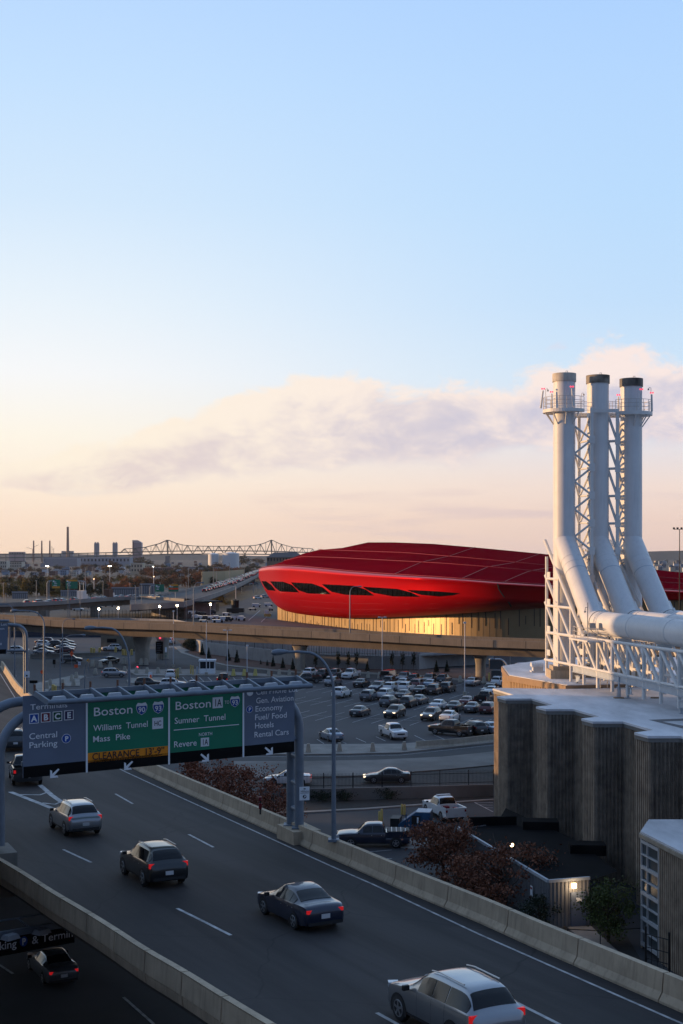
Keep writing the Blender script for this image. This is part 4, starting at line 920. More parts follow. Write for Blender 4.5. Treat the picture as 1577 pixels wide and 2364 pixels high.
def refine(st, k=3):
    """Catmull-Rom stations between the given ones"""
    A = np.array(st, float); out = []; n = len(A)
    for i in range(n-1):
        p0, p1, p2, p3 = A[max(i-1, 0)], A[i], A[i+1], A[min(i+2, n-1)]
        for j in range(k):
            t = j/k; q = .5*((2*p1)+(p2-p0)*t+(2*p0-5*p1+4*p2-p3)*t*t+(3*p1-p0-3*p2+p3)*t**3)
            lo, hi = np.minimum(p1, p2), np.maximum(p1, p2); m = .25*(hi-lo)+.004; out.append(tuple(np.clip(q, lo-m, hi+m)))
    out.append(tuple(A[-1])); return out
NR2 = 11
def ringpts(s):
    x, zl, zb, zt, wl, wb, wt = s
    zt = max(zt, zb+.005); dz = zt-zb
    half = [(wl*.84, zl), (wl*.97, zl+.05), (wl, zl+(zb-zl)*.28), (wl*1.005, zl+(zb-zl)*.60), (wb*1.004, zb-.05), (wb-.012, zb), (wt+(wb-wt)*.05, zt-min(.075, dz*.30)), (wt-.045, zt-min(.02, dz*.1)), (wt*.80, zt), (wt*.45, zt+.014), (0.12, zt+.020)]
    L = [Vector((x, y, z)) for y, z in half]; Rr = [Vector((x, -y, z)) for y, z in half][::-1]
    return L+Rr
KR = 3
def make_vehicle(kind):
    sp = SPEC[kind]; st = sp['st']; t = thing(kind, None, None)
    fine = refine(st, KR) if kind != 'pickup' else refine(st[:9], KR)+[tuple(q) for q in st[9:]]
    rg = [ringpts(s) for s in fine]; n = len(rg[0]); b = MB()
    b.add([p for r in rg for p in r], [(i*n+j, i*n+(j+1) % n, (i+1)*n+(j+1) % n, (i+1)*n+j) for i in range(len(rg)-1) for j in range(n)]+[tuple(range(n))[::-1], tuple(range((len(rg)-1)*n, len(rg)*n))])
    if kind == 'pickup':
        for y in (.92, -.92): b.box((-1.9, y, 1.02), (1.85, .10, .46))
        b.box((-2.78, 0, 1.0), (.09, 1.86, .48)); b.box((-1.02, 0, 1.0), (.08, 1.8, .42))
    body = b.build('body', PAINT['grey'], t, smooth=34)
    def surf(i0, i1, j0, j1, f0, f1, g0, g1, off):
        """a pane lying off the body surface between stations i0..i1 (inset f) and ring points j0..j1 (inset g)"""
        b = MB(); I = list(np.linspace(i0+f0, i1-f1, 9)); J = list(np.linspace(j0+g0, j1-g1, max(4, int((j1-j0)*2)))); vs = []
        def P(i, j):
            a, c = int(min(i, len(rg)-2)), int(min(j, n-2)); u, v = i-a, j-c
            return rg[a][c].lerp(rg[a+1][c], u).lerp(rg[a][c+1].lerp(rg[a+1][c+1], u), v)
        for i in I:
            for j in J:
                d1 = P(i+.05, j)-P(i-.05, j); d2 = P(i, j+.05)-P(i, j-.05); nn = d1.cross(d2); nn.normalize(); p = P(i, j)
                if nn.dot(p-Vector((p.x*.6, 0, .6))) < 0: nn = -nn
                vs.append(p+nn*off)
        m = len(J); b.add(vs, [(a*m+c, a*m+c+1, (a+1)*m+c+1, (a+1)*m+c) for a in range(len(I)-1) for c in range(m-1)]); return b
    i, k = sp['ws']; surf(i*KR, k*KR, 6, 15, .25, .15, .25, .25, .012).build('windshield', M['glass'], t, smooth=60)
    if sp['rw']: i, k = sp['rw']; surf(i*KR, k*KR, 6, 15, .25, .35, .4, .4, .012).build('rear_window', M['glass'], t, smooth=60)
    else:
        b = MB(); b.box((-2.535, 0, 1.52), (.02, 1.3, .5)); b.build('rear_window', M['glass'], t)
    sw = sp['sw']; i0, i1 = sw[0]*KR, sw[-1]*KR
    cuts = [i0+KR*.75, i0+KR*2.05, i0+KR*3.0, i1-KR*.45] if i1-i0 > KR*3.6 else [i0+KR*.75, i0+KR*1.7, i1-KR*.3]
    for side in (0, 1):
        j0, j1 = (5, 6) if side == 0 else (15, 16)
        for a, c in zip(cuts, cuts[1:]): surf(a+.08, c-.08, j0, j1, 0, 0, .06 if side == 0 else .10, .10 if side == 0 else .06, .012).build('side_window', M['glass'], t, smooth=60)
    for side in (0, 1):
        j0, j1 = (1, 5) if side == 0 else (16, 20)
        bs = MB()
        for a in [cuts[0]+.1]+cuts[1:-1]+[cuts[-1]]: q = surf(a-.02, a+.02, j0, j1, 0, 0, .2, .05, .004); bs.add(q.v, q.f)
        q = surf(cuts[0]+.1, cuts[-1], j0, j0+.06, 0, 0, 0, 0, .004); bs.add(q.v, q.f)
        bs.build('door_seam', M['blackp'], t)
        if kind != 'sedan': surf(KR*1.0, (len(st)-2)*KR if kind != 'pickup' else 8*KR, (1 if side == 0 else 19.5), (1.5 if side == 0 else 20), 0, 0, 0, 0, .006).build('sill_trim', M['blackp'], t)
        for a in cuts[1:-1]+[cuts[-1]]:
            q = surf(a-.38, a-.12, (3.55 if side == 0 else 17.3), (3.7 if side == 0 else 17.45), 0, 0, 0, 0, .02); q.build('door_handle', M['rim'], t)
    # wheels, arches
    for sx in (1, -1):
        for sy in (1, -1):
            x, y, r = sx*sp['wb'], sy*(st[4][4]-.10), sp['wr']
            b = MB(); b.tube([(x, y-.11, r), (x, y-.09, r), (x, y+.09, r), (x, y+.11, r)], [r*.93, r, r, r*.93], 18); w = b.build('wheel', M['tyre'], t, smooth=40)
            b = MB(); yo = y+sy*.113
            b.tube([(x, yo-sy*.02, r), (x, yo+sy*.004, r)], [r*.70, r*.66], 16); b.tube([(x, yo, r), (x, yo+sy*.014, r)], r*.16, 8)
            rm = b.build('rim', M['rim'], w); b = MB()
            for q in range(5):
                a0 = q*2*math.pi/5+.3; pts = [(x+r*k*math.cos(a0+da), yo+sy*.008, r+r*k*math.sin(a0+da)) for k, da in ((.20, .5), (.56, .18), (.60, .63), (.56, 1.08), (.20, .76))]; b.poly(pts)
            b.build('rim_gaps', M['blackp'], rm)
            b = MB(); yy = sy*(st[4][4]+.006); a_ = [Vector((x+(r+.065)*math.cos(th), yy, r+(r+.065)*math.sin(th))) for th in np.linspace(-.35, math.pi+.35, 15)]; b.poly(a_); b.build('wheel_arch', M['blackp'], t)
    hx, hz, hy = sp['head']
    for sy in (1, -1):
        b = MB(); b.box((hx, sy*hy, hz), (.26, .30, .13), rz=-sy*.45); b.build('headlight', M['head'], t)
        tx, tz, ty = sp['tail']
        b = MB(); b.box((tx+.02, sy*ty, tz), (.10, .30 if kind != 'pickup' else .14, .13 if kind == 'sedan' else .20), rz=sy*.30); b.build('taillight', M['tail'], t)
        b = MB(); mx = st[4][0]-.15; mz = st[4][2]+.06; b.box((mx, sy*(st[4][4]+.10), mz), (.10, .20, .14)); b.build('mirror', M['blackp'], t)
    b = MB(); b.box((st[0][0]-.0, 0, st[0][2]-.12), (.06, .95, .17)); b.box((st[1][0]-.0, 0, st[0][1]+.02), (.10, 1.3, .12)); b.build('grille', M['blackp'], t)
    b = MB(); b.box((st[-1][0]-.012, 0, (st[-1][1]+st[-1][2])/2+.06), (.02, .36, .17)); b.build('number_plate', M['plate'], t)
    b = MB(); b.box((st[-1][0]+.06, 0, st[-1][1]-.02), (.14, 1.45, .12)); b.build('rear_bumper', M['blackp'], t)
    if kind == 'suv':
        b = MB()
        for sy in (1, -1): b.tube([(.1, sy*.58, 1.70), (-.3, sy*.58, 1.745), (-1.5, sy*.58, 1.715)], .022, 6)
        b.build('roof_rails', M['rim'], t)
    if kind == 'pickup':
        b = MB(); b.box((-1.9, 0, .835), (1.68, 1.66, .03)); b.build('cargo_bed', M['blackp'], t)
    return t
PROTO = {}
USED = set()
CARG = 'cars in the parking lot'
def vehicle(kind, pos, heading, colour, label, group=None, cat=None, sc=(1, 1, 1), lit=0, pitch=None, name=None, lights=0):
    if kind not in PROTO: PROTO[kind] = make_vehicle(kind)
    t = copy_tree(PROTO[kind]) if kind in USED else PROTO[kind]
    USED.add(kind)
    t.name = name or {'sedan': 'sedan_car', 'suv': 'suv_car', 'pickup': 'pickup_truck', 'van': 'van'}[kind]
    t.location = pos; t.rotation_euler = (0, 0, heading); t.scale = sc
    if pitch: t.rotation_euler = (pitch[0], pitch[1], heading)
    tag(t, label, cat or {'sedan': 'car', 'suv': 'car', 'pickup': 'pickup truck', 'van': 'van'}[kind], group)
    for ch in t.children:
        nm = ch.name.split('.')[0]
        if nm == 'body': ch.material_slots[0].link = 'OBJECT'; ch.material_slots[0].material = PAINT[colour]
        if nm == 'taillight': ch.material_slots[0].link = 'OBJECT'; ch.material_slots[0].material = M['tailon' if lit else 'tail']
        if nm == 'headlight': ch.material_slots[0].link = 'OBJECT'; ch.material_slots[0].material = M['headon' if lights else 'head']
    return t
HA = math.atan2(LA.y, LA.x)           # stall direction
def roadcar(kind, px, py, colour, label, heading=None, lit=1, sc=(1, 1, 1), **k):
    p = rd(px, py); h = heading if heading is not None else math.atan2(3150, -1395)
    d = Vector((math.cos(h), math.sin(h), 0)); sl = zroad(p.x+d.x, p.y+d.y)-zroad(p.x-d.x, p.y-d.y)
    return vehicle(kind, (p.x, p.y, p.z+.006), h, colour, label, 'cars driving on the elevated road', sc=sc, lit=lit, pitch=(0, -math.atan(sl/2)), **k)
roadcar('suv', 172, 1917, 'silver', 'silver suv driving under the green signs, first behind the overhead gantry', heading=math.atan2(3150, -1560))
roadcar('suv', 352, 2028, 'black', 'black suv with glowing tail lamps between the silver suv and the dark sedan', heading=math.atan2(3150, -1560), sc=(1.03, 1, 1))
roadcar('sedan', 690, 2122, 'navy', 'dark navy sedan with red tail lamps in the middle of the elevated road', heading=math.atan2(3150, -1650))
roadcar('suv', 1045, 2378, 'silver', 'large silver suv nearest the viewer, cut by the bottom edge of the picture', heading=math.atan2(3150, -1650), sc=(1.08, 1.03, 1.05))
roadcar('pickup', 58, 1803, 'black', 'black pickup with a white-topped load, half hidden behind the left end of the sign gantry', heading=math.atan2(3150, -950))
roadcar('suv', 33, 1728, 'dkgrey', 'dark car seen through the curved left legs of the sign gantry', heading=math.atan2(3150, -900))
p_ = at(120, 2252, 0); vehicle('sedan', (p_.x, p_.y, .03), math.atan2(3150, -1650), 'grey', 'grey sedan on the dark lower road beneath the elevated road', 'cars driving on the elevated road' if 0 else None, lit=1)
# ---- the main parking lot: kind, px, py (zoomed crop), colour, direction, label
def Z8(x, y): return 680+x/3.267, 1480+y/3.267
LOT = [
 ('suv', 128, 270, 'white', 1, 'white suv parked at the left end of the back row, beside a black suv'),
 ('suv', 230, 277, 'black', 1, 'black suv in the back row just right of the white suv'),
 ('suv', 320, 277, 'dkgrey', 1, 'charcoal suv in the back row left of the white pickup'),
 ('pickup', 425, 283, 'white', -1, 'white pickup parked nose-out in the back row'),
 ('suv', 293, 335, 'silver', 1, 'silver suv standing alone in the second row near the curved lamp post'),
 ('sedan', 507, 345, 'black', 1, 'black sedan standing alone in the second row'),
 ('suv', 358, 424, 'white', 1, 'white hatchback standing alone behind the curved lamp post'),
 ('suv', 628, 378, 'navy', -1, 'dark navy suv facing out at the left end of the crowded middle rows'),
 ('van', 720, 302, 'black', 1, 'tall black van at the left end of the crowded back row'),
 ('suv', 725, 336, 'black', 1, 'black suv in front of the tall black van'),
 ('suv', 825, 307, 'navy', -1, 'dark blue suv between the black van and the black back-row suvs'),
 ('suv', 915, 313, 'black', 1, 'black suv in the middle of the crowded back row'),
 ('suv', 1015, 320, 'black', -1, 'black suv facing out, second from the right end of the crowded back row'),
 ('suv', 1130, 318, 'dkgrey', 1, 'large charcoal suv at the right end of the crowded back row'),
 ('sedan', 826, 342, 'silver', 1, 'silver car squeezed behind the two white suvs'),
 ('suv', 735, 380, 'white', 1, 'white suv beside another white suv in the crowded middle, the left one'),
 ('suv', 847, 383, 'white', 1, 'white suv beside another white suv in the crowded middle, the right one'),
 ('suv', 935, 355, 'maroon', 1, 'dark maroon suv right behind the right one of the two white suvs'),
 ('sedan', 957, 398, 'black', 1, 'black sedan just right of the two white suvs'),
 ('sedan', 1030, 350, 'blue', 1, 'steel blue sedan behind the brown suv'),
 ('suv', 1062, 400, 'brown', 1, 'dark brown suv left of the black suv near the empty stalls'),
 ('suv', 1155, 384, 'black', 1, 'black suv at the right end of the crowded middle rows'),
 ('suv', 570, 446, 'grey', 1, 'mid grey suv at the left end of the third row'),
 ('suv', 697, 436, 'white', 1, 'white suv between two grey suvs in the third row'),
 ('suv', 717, 490, 'grey', 1, 'grey suv in front of the white suv of the third row'),
 ('sedan', 830, 436, 'dkgrey', 1, 'charcoal sedan behind the dark compact suv of the third row'),
 ('suv', 862, 496, 'black', 1, 'black compact suv next to the grey sedan in the third row'),
 ('sedan', 946, 472, 'grey', 1, 'grey sedan at the right end of the third row'),
 ('sedan', 497, 563, 'dkgrey', 1, 'dark grey sedan standing alone in the open front half of the lot'),
 ('suv', 755, 574, 'black', -1, 'black suv facing the viewer with lit headlamps, left of its twin'),
 ('suv', 1030, 594, 'dkgrey', -1, 'charcoal suv facing the viewer with lit headlamps beside the white sedan'),
 ('sedan', 1092, 512, 'white', 1, 'white sedan behind the charcoal suv with lit headlamps'),
 ('sedan', 1174, 602, 'white', 1, 'white sedan in front, its tail towards the big black pickup'),
 ('sedan', 1212, 527, 'black', 1, 'black sedan between the white sedan and the grey sedan at the right'),
 ('sedan', 1348, 534, 'grey', 1, 'grey sedan in the right-hand group beside the dark red jeep'),
 ('sedan', 1306, 486, 'maroon', 1, 'dark red sedan behind the grey sedan in the right-hand group'),
 ('pickup', 1440, 468, 'black', 1, 'black pickup at the back of the right-hand group'),
 ('suv', 1470, 542, 'maroon', 1, 'dark red boxy jeep at the edge of the brown building'),
 ('sedan', 1344, 335, 'silver', 1, 'silver sedan alone near the tall lamp post at the right'),
 ('suv', 1540, 338, 'white', 1, 'white suv parked beside the twin-armed street lamp'),
 ('suv', 1475, 398, 'black', -1, 'black suv half hidden by the corner of the ribbed building'),
 ('sedan', 1492, 404, 'white', 1, 'white car half hidden by the corner of the ribbed building'),
]
for kind, x, y, col, d, lab_ in LOT:
    px, py = Z8(x, y); p = at(px, py, 0); h = HA if d == 1 else HA+math.pi
    rr = random.Random(x*7+y); sc = (rr.uniform(.96, 1.04),)*2+(rr.uniform(.97, 1.05),)
    vehicle(kind, (p.x, p.y, .02), h+rr.uniform(-.02, .02), col, lab_, CARG, sc=sc, lights=('lit headlamps' in lab_))
def car(kind, px, py, heading, col, lab_, group=CARG, **k):
    p = at(px, py, 0); return vehicle(kind, (p.x, p.y, .02), heading, col, lab_, group, **k)
car('pickup', 1041, 1697, math.atan2(.56, -.83), 'black', 'big lifted black pickup parked near the curved kerb, its tail to the viewer', sc=(1, 1, 1.08))
car('suv', 1092, 1694, math.atan2(.9, -.42), 'black', 'black suv reflecting the sky, right of the big black pickup')
car('sedan', 1129, 1692, math.atan2(.9, -.42), 'blue', 'blue car at the kerb, cut off by the edge of the brown building')
car('sedan', 764, 1708, math.atan2(.93, -.36), 'blue', 'pale blue sedan parked alone at the kerb behind the curved lamp post')
car('pickup', 908, 1703, math.atan2(-.95, .30), 'white', 'white pickup rolling towards the viewer across the open lot')
car('pickup', 706, 1577, HA+2.2, 'black', 'dark pickup just behind the right end of the gantry walkway')
car('sedan', 894, 1806, math.pi, 'dkgrey', 'dark grey sedan driving left on the lower street behind the black fence', 'cars on the lower streets', lights=1)
car('sedan', 664, 1811, math.pi, 'white', 'white sedan on the lower street behind the legs of the sign gantry', 'cars on the lower streets', lit=1)
nd = car('pickup', 862, 1953, math.pi-.03, 'navy', 'dark navy pickup with a ribbed bed cover parked just beyond the barrier', 'pickups in the service yard')
b = MB()
for k in range(5): b.box((-1.25-k*.36, 0, 1.27), (.30, 1.72, .05))
cv = b.build('bed_cover', M['blackp'], nd, world=False)
b = MB()
for k in range(4): b.box((-1.43-k*.36, 0, 1.29), (.05, 1.72, .03))
b.build('cover_ribs', M['rim'], cv, world=False)
wp = car('pickup', 1024, 1886, math.atan2(.93, -.30), 'white', 'white work pickup with an open cluttered bed beside the blue dumpster', 'pickups in the service yard')
b = MB(); b.box((.05, 0, 1.90), (.35, 1.25, .09)); b.build('light_bar', M['lampw'], wp, world=False)
b = MB(); b.box((-1.4, .3, 1.0), (.5, .4, .35)); b.box((-1.9, -.35, .98), (.4, .4, .3)); b.build('tools', M['redp'], wp, world=False)
# ---- cars by the toll plaza and beyond the signs
G2 = 'cars around the toll plaza'
car('suv', 395, 1566, math.pi/2+.05, 'white', 'white suv waiting beside the yellow posts of the toll lane', G2)
car('suv', 342, 1586, .12, 'black', 'black suv crossing just above the gantry walkway', G2)
car('suv', 400, 1588, .05, 'white', 'white car just above the gantry walkway, right of the black suv', G2)
car('sedan', 452, 1590, .05, 'blue', 'pale blue car roof just above the gantry walkway, left of the lamp post', G2)
car('suv', 264, 1563, .06, 'silver', 'silver suv driving past the kerb island towards the toll booth', G2, lit=1)
car('suv', 393, 1487, math.pi/2-.1, 'white', 'white suv coming down the service road beside the planting bed', G2)
car('suv', 258, 1503, math.pi, 'white', 'white suv parked beside the thick viaduct pier', G2)
car('sedan', 252, 1532, -2.2, 'black', 'black car among the concrete bollards left of the thick viaduct pier', G2)
car('suv', 165, 1530, .04, 'black', 'black suv behind the orange road-work sign', G2)
car('pickup', 516, 1578, math.pi/2, 'black', 'black pickup with orange lamps just above the right half of the gantry walkway', G2, lit=1)
car('suv', 318, 1489, math.pi/2, 'dkgrey', 'dark car in the shade under the viaduct, right of the pier', G2)
G3 = 'cars parked in the left lot below the viaduct'
for kind, px, py, h, col, lab_ in [('suv', 102, 1487, math.pi, 'maroon', 'dark red suv at the back of the left column in the left lot'), ('suv', 106, 1494, 0, 'white', 'white suv in the middle of the left column in the left lot'),
    ('sedan', 101, 1503, 0, 'black', 'black sedan behind the silver sedan in the left column'), ('sedan', 101, 1511, 0, 'silver', 'silver sedan at the front of the left column in the left lot'),
    ('sedan', 150, 1487, 0, 'navy', 'navy sedan at the back of the right column in the left lot'), ('suv', 134, 1494, 0, 'black', 'black suv between the two columns of the left lot'), ('sedan', 153, 1494, 0, 'grey', 'grey sedan second from the back of the right column'),
    ('sedan', 151, 1500, 0, 'silver', 'silver sedan behind the maroon sedan in the right column'), ('sedan', 148, 1507, math.pi, 'maroon', 'maroon sedan at the front of the right column in the left lot'), ('suv', 44, 1508, .1, 'white', 'white car behind the legs of the far-left sign gantry')]:
    car(kind, px, py, h, col, lab_, G3)
# ---- far traffic: one simple mesh each
def far_proto(col, kind):
    sp = SPEC[kind]; rg = [[r[q] for q in (0, 2, 3, 5, 6, 8, 9, 12, 13, 15, 16, 18, 19, 21)] for r in (ringpts(s) for s in sp['st'])]; n = len(rg[0]); b = MB()
    for i in range(len(rg)-1):
        for j in range(n):
            gl = (sp['st'][i][3]-sp['st'][i][2] > .2 or sp['st'][i+1][3]-sp['st'][i+1][2] > .2) and (j in (3, 9) or (abs(sp['st'][i][3]-sp['st'][i+1][3]) > .25 and 3 < j < 9))
            b.cur = 1 if gl else 0
            b.add([rg[i][j], rg[i][(j+1) % n], rg[i+1][(j+1) % n], rg[i+1][j]], [(0, 1, 2, 3)])
    b.cur = 0; b.poly(rg[0]); b.poly(rg[-1])
    b.cur = 2
    for sx in (1, -1):
        for sy in (1, -1): x, y, r = sx*sp['wb'], sy*(sp['st'][4][4]-.1), sp['wr']; b.tube([(x, y-.12, r), (x, y+.12, r)], r, 10)
    b.cur = 3
    for sy in (1, -1): b.box((sp['tail'][0]-.05, sy*sp['tail'][2], sp['tail'][1]), (.12, .34, .26))
    o = b.build('far_car', [PAINT[col], M['glass'], M['tyre'], M['tailon']]); return o
FARP = {}
def farcar(p, h, col, kind='suv', label=None, group=None, sc=1.0):
    k = (col, kind)
    if k not in FARP: FARP[k] = far_proto(col, kind); o = FARP[k]
    else: o = FARP[k].copy(); COL.objects.link(o)
    o.name = 'suv_car' if kind == 'suv' else ('sedan_car' if kind == 'sedan' else 'van'); o.location = p; o.rotation_euler = (0, 0, h); o.scale = (sc,)*3
    return tag(o, label, 'van' if kind == 'van' else 'car', group)
# ------------------------------------------------------------------ overhead sign gantry
GP = Vector((-15.0, 64.0, 12.3)); GX = Vector((.905, .41, .031)).normalized(); GZ = Vector((0, 0, 1)); GN = Vector((.41, -.905, 0)).normalized()   # GN towards the viewer
def gs(px, py, off=0.0):
    """point where the photo pixel meets the sign plane (metres along, metres up)"""
    r = ray(px, py); o = Vector((0, 0, CAMH)); nn = GX.cross(GZ).normalized(); t = nn.dot(GP-o)/nn.dot(r); p = o+r*t-GP
    v = (p.z-GX.z*(p.x*GX.x+p.y*GX.y)/(GX.x**2+GX.y**2)); u = (p.x*GX.x+p.y*GX.y)/(GX.x**2+GX.y**2)
    return u, v
def gp(u, v, off=0.0): return GP+GX*u+GZ*v+GN*off
gan = thing('sign_gantry', 'big overhead highway sign gantry with grey and green panels across the elevated road', 'sign gantry', rd(10, 2016))
TXT = {}
def text(parent, s, u, v, h, m, w=None, off=.05, bold=0.0, frame=None, name='lettering', align='LEFT'):
    f = frame or gp
    cu = bpy.data.curves.new('t', 'FONT'); cu.body = s; cu.size = 1.0; cu.offset = bold; cu.align_x = align; cu.resolution_u = 3
    o = bpy.data.objects.new('t', cu); COL.objects.link(o); bpy.context.view_layer.update()
    me = bpy.data.meshes.new_from_object(o.evaluated_get(bpy.context.evaluated_depsgraph_get())); bpy.data.objects.remove(o); bpy.data.curves.remove(cu)
    vs = [(p.co.x, p.co.y) for p in me.vertices]; fs = [tuple(q.vertices) for q in me.polygons]; bpy.data.meshes.remove(me)
    sy = h/.70; wx = max(x for x, _ in vs)-min(x for x, _ in vs); sx = (w/wx) if w else sy
    b = MB(); b.add([f(u+x*sx, v+y*sy, off) for x, y in vs], fs); return b.build(name, m, parent, recalc=False)
def gquad(b, u0, v0, u1, v1, off): b.quad(gp(u0, v0, off), gp(u1, v0, off), gp(u1, v1, off), gp(u0, v1, off))
def panel(u0, v0, u1, v1, name, m, off=0.0, th=.06):
    b = MB(); P = [gp(u0, v0, off-th), gp(u1, v0, off-th), gp(u1, v1, off-th), gp(u0, v1, off-th), gp(u0, v0, off), gp(u1, v0, off), gp(u1, v1, off), gp(u0, v1, off)]
    b.add(P, ((0, 3, 2, 1), (4, 5, 6, 7), (0, 1, 5, 4), (2, 3, 7, 6), (0, 4, 7, 3), (1, 2, 6, 5))); return b.build(name, m, gan)
UL = gs(53, 1800)[0]; UR = gs(680, 1735)[0]; U1 = gs(200, 1700)[0]; U2 = gs(390, 1690)[0]; U3 = gs(561.5, 1670)[0]; HT = 3.85; BB = .53
pa = panel(UL, 0, U1, HT, 'grey_panel', M['gsign']); pb = panel(U1, 0, U2, HT, 'green_panel', M['green']); pc = panel(U2, 0, U3, HT, 'green_panel', M['green']); pd = panel(U3, 0, UR, HT, 'grey_panel', M['gsign'])
for p_, a, c in ((pa, UL, U1), (pb, U1, U2), (pc, U2, U3), (pd, U3, UR)):
    b = MB(); gquad(b, a+.02, -.01, c-.02, BB, .012); b.build('arrow_strip', M['bsign'], p_, recalc=False)
for u in (U1, U2, U3):
    b = MB(); gquad(b, u-.045, -.02, u+.045, HT, .03); b.build('divider', M['lett'], gan, recalc=False)
def T(p, s, px, py, cap, pxend, m='lett', bold=.005):
    u, v = gs(px, py); u2, _ = gs(pxend, py-(pxend-px)*.10); k = FPX/gp(u, v).y; return text(p, s, u, v, cap/k, M[m], w=u2-u, bold=bold)
T(pa, 'Terminals', 69, 1639, 13, 154.5); T(pa, 'Central', 66, 1707, 14, 130.5); T(pa, 'Parking', 66, 1727.5, 14, 130.5)
for ch, x, y, m in (('A', 78.3, 1659, 'blue'), ('B', 105.5, 1656, 'redp'), ('C', 132.5, 1653.6, 'greenp'), ('E', 159, 1651, 'purple')):
    u, v = gs(x, y); b = MB(); gquad(b, u-.225, v-.235, u+.225, v+.235, .012); q = b.build('letter_frame', M['lett'], pa, recalc=False)
    b = MB(); gquad(b, u-.19, v-.20, u+.19, v+.20, .02); b.build('letter_tile', M[m], pa, recalc=False)
    text(pa, ch, u, v-.13, .27, M['lett'], off=.03, bold=.04, align='CENTER')
def disc(p, px, py, r, m, off, name='badge'):
    u, v = gs(px, py); b = MB(); b.poly([gp(u+r*math.cos(a), v+r*math.sin(a), off) for a in np.linspace(0, 2*math.pi, 25)[:-1]]); b.build(name, M[m], p, recalc=False); return u, v
def pbadge(p, px, py, r):
    disc(p, px, py, r*1.12, 'lett', .012, 'badge_rim'); u, v = disc(p, px, py, r, 'blue', .02); text(p, 'P', u+.01, v-r*.55, r*1.1, M['lett'], off=.03, bold=.04, align='CENTER')
pbadge(pa, 153, 1705, .20); pbadge(pd, 576, 1637.5, .16)
u, v = disc(pd, 577, 1599, .17, 'lett', .012); 
def arrow(p, px, py, s, dirx):
    u, v = gs(px, py); b = MB(); d = dirx
    sh_ = [(.42, .50), (.56, .36), (-.05, -.27), (.30, -.27), (.42, -.50), (-.5, -.5), (-.5, .42), (-.27, .30), (-.27, -.05)]
    pts = [(x*s*-d, y*s) for x, y in sh_]
    b.poly([gp(u+x, v+y, .03) for x, y in pts]); b.build('arrow', M['lett'], p, recalc=False)
arrow(pa, 125.6, 1785, .42, -1); arrow(pb, 296, 1767, .42, -1); arrow(pc, 472.6, 1748.5, .42, 1); arrow(pd, 620.6, 1733, .42, 1)
T(pb, 'Boston', 214, 1653.5, 20, 303, bold=.006); T(pb, 'Williams  Tunnel', 215, 1688, 14, 340.6); T(pb, 'Mass  Pike', 213, 1713.5, 14, 298.5)
def shield(p, px, py, w, s):
    u, v = gs(px, py); h = w*1.08
    o = [(-.36, .5), (0, .44), (.36, .5), (.5, .28), (.5, 0), (.36, -.32), (0, -.52), (-.36, -.32), (-.5, 0), (-.5, .28)]
    b = MB(); b.poly([gp(u+x*w*1.06, v+y*h*1.06, .012) for x, y in o]); b.build('shield_rim', M['lett'], p, recalc=False)
    o2 = [(-.47, .24), (.47, .24), (.5, 0), (.36, -.32), (0, -.52), (-.36, -.32), (-.5, 0)]
    b = MB(); b.poly([gp(u+x*w*.98, v+y*h*.98, .02) for x, y in o2]); b.build('shield', M['blue'], p, recalc=False)
    text(p, s, u, v-h*.30, h*.44, M['lett'], off=.03, bold=.02, align='CENTER')
shield(pb, 327, 1636, .52, '90'); shield(pb, 365.3, 1633, .52, '93'); shield(pc, 542.3, 1619.5, .48, '93')
def route(p, px, py, w, s, hh, sym=True):
    u, v = gs(px, py); b = MB(); gquad(b, u-w/2, v-w/2, u+w/2, v+w/2, .012); b.build('route_plate', M['wsign'], p, recalc=False)
    text(p, s, u, v-hh/2, hh, M['lettb'], w=w*.62, off=.02, bold=.01, align='CENTER')
route(pb, 364, 1669.5, .55, 'HC', .24); route(pc, 502.5, 1622, .54, '1A', .36); route(pc, 473, 1713, .43, '1A', .30)
uy0, vy0 = U1+.05, gs(201, 1761.5)[1]; vy1 = gs(201, 1739)[1]
b = MB(); gquad(b, uy0, vy0, U2-.05, vy1, .012); b.build('clearance_strip', M['ysign'], pb, recalc=False)
T(pb, 'CLEARANCE  13\u2019-9\u201d', 212, 1754.5, 15.5, 378, 'lettb', .012)
T(pc, 'Boston', 402.7, 1639, 19, 484, bold=.006); T(pc, 'TO', 518, 1625, 7.5, 528.5); T(pc, 'Sumner  Tunnel', 402, 1671, 14, 519); T(pc, 'NORTH', 458, 1699.5, 7.5, 488.5); T(pc, 'Revere', 400, 1725.5, 14, 452)
a_ = gs(401, 1686); c_2 = gs(551.6, 1672); b = MB(); gquad(b, a_[0], (a_[1]+c_2[1])/2-.02, c_2[0], (a_[1]+c_2[1])/2+.02, .02); b.build('rule', M['lett'], pc, recalc=False)
for s, x, y, xe in (('Cell Phone Lot', 590, 1604, 686), ('Gen. Aviation', 590, 1624, 676), ('Economy', 588, 1643, 650.6), ('Fuel/ Food', 587, 1662.5, 660), ('Hotels', 587, 1682, 630), ('Rental Cars', 585.6, 1702.5, 664.6)): T(pd, s, x, y, 13, xe)
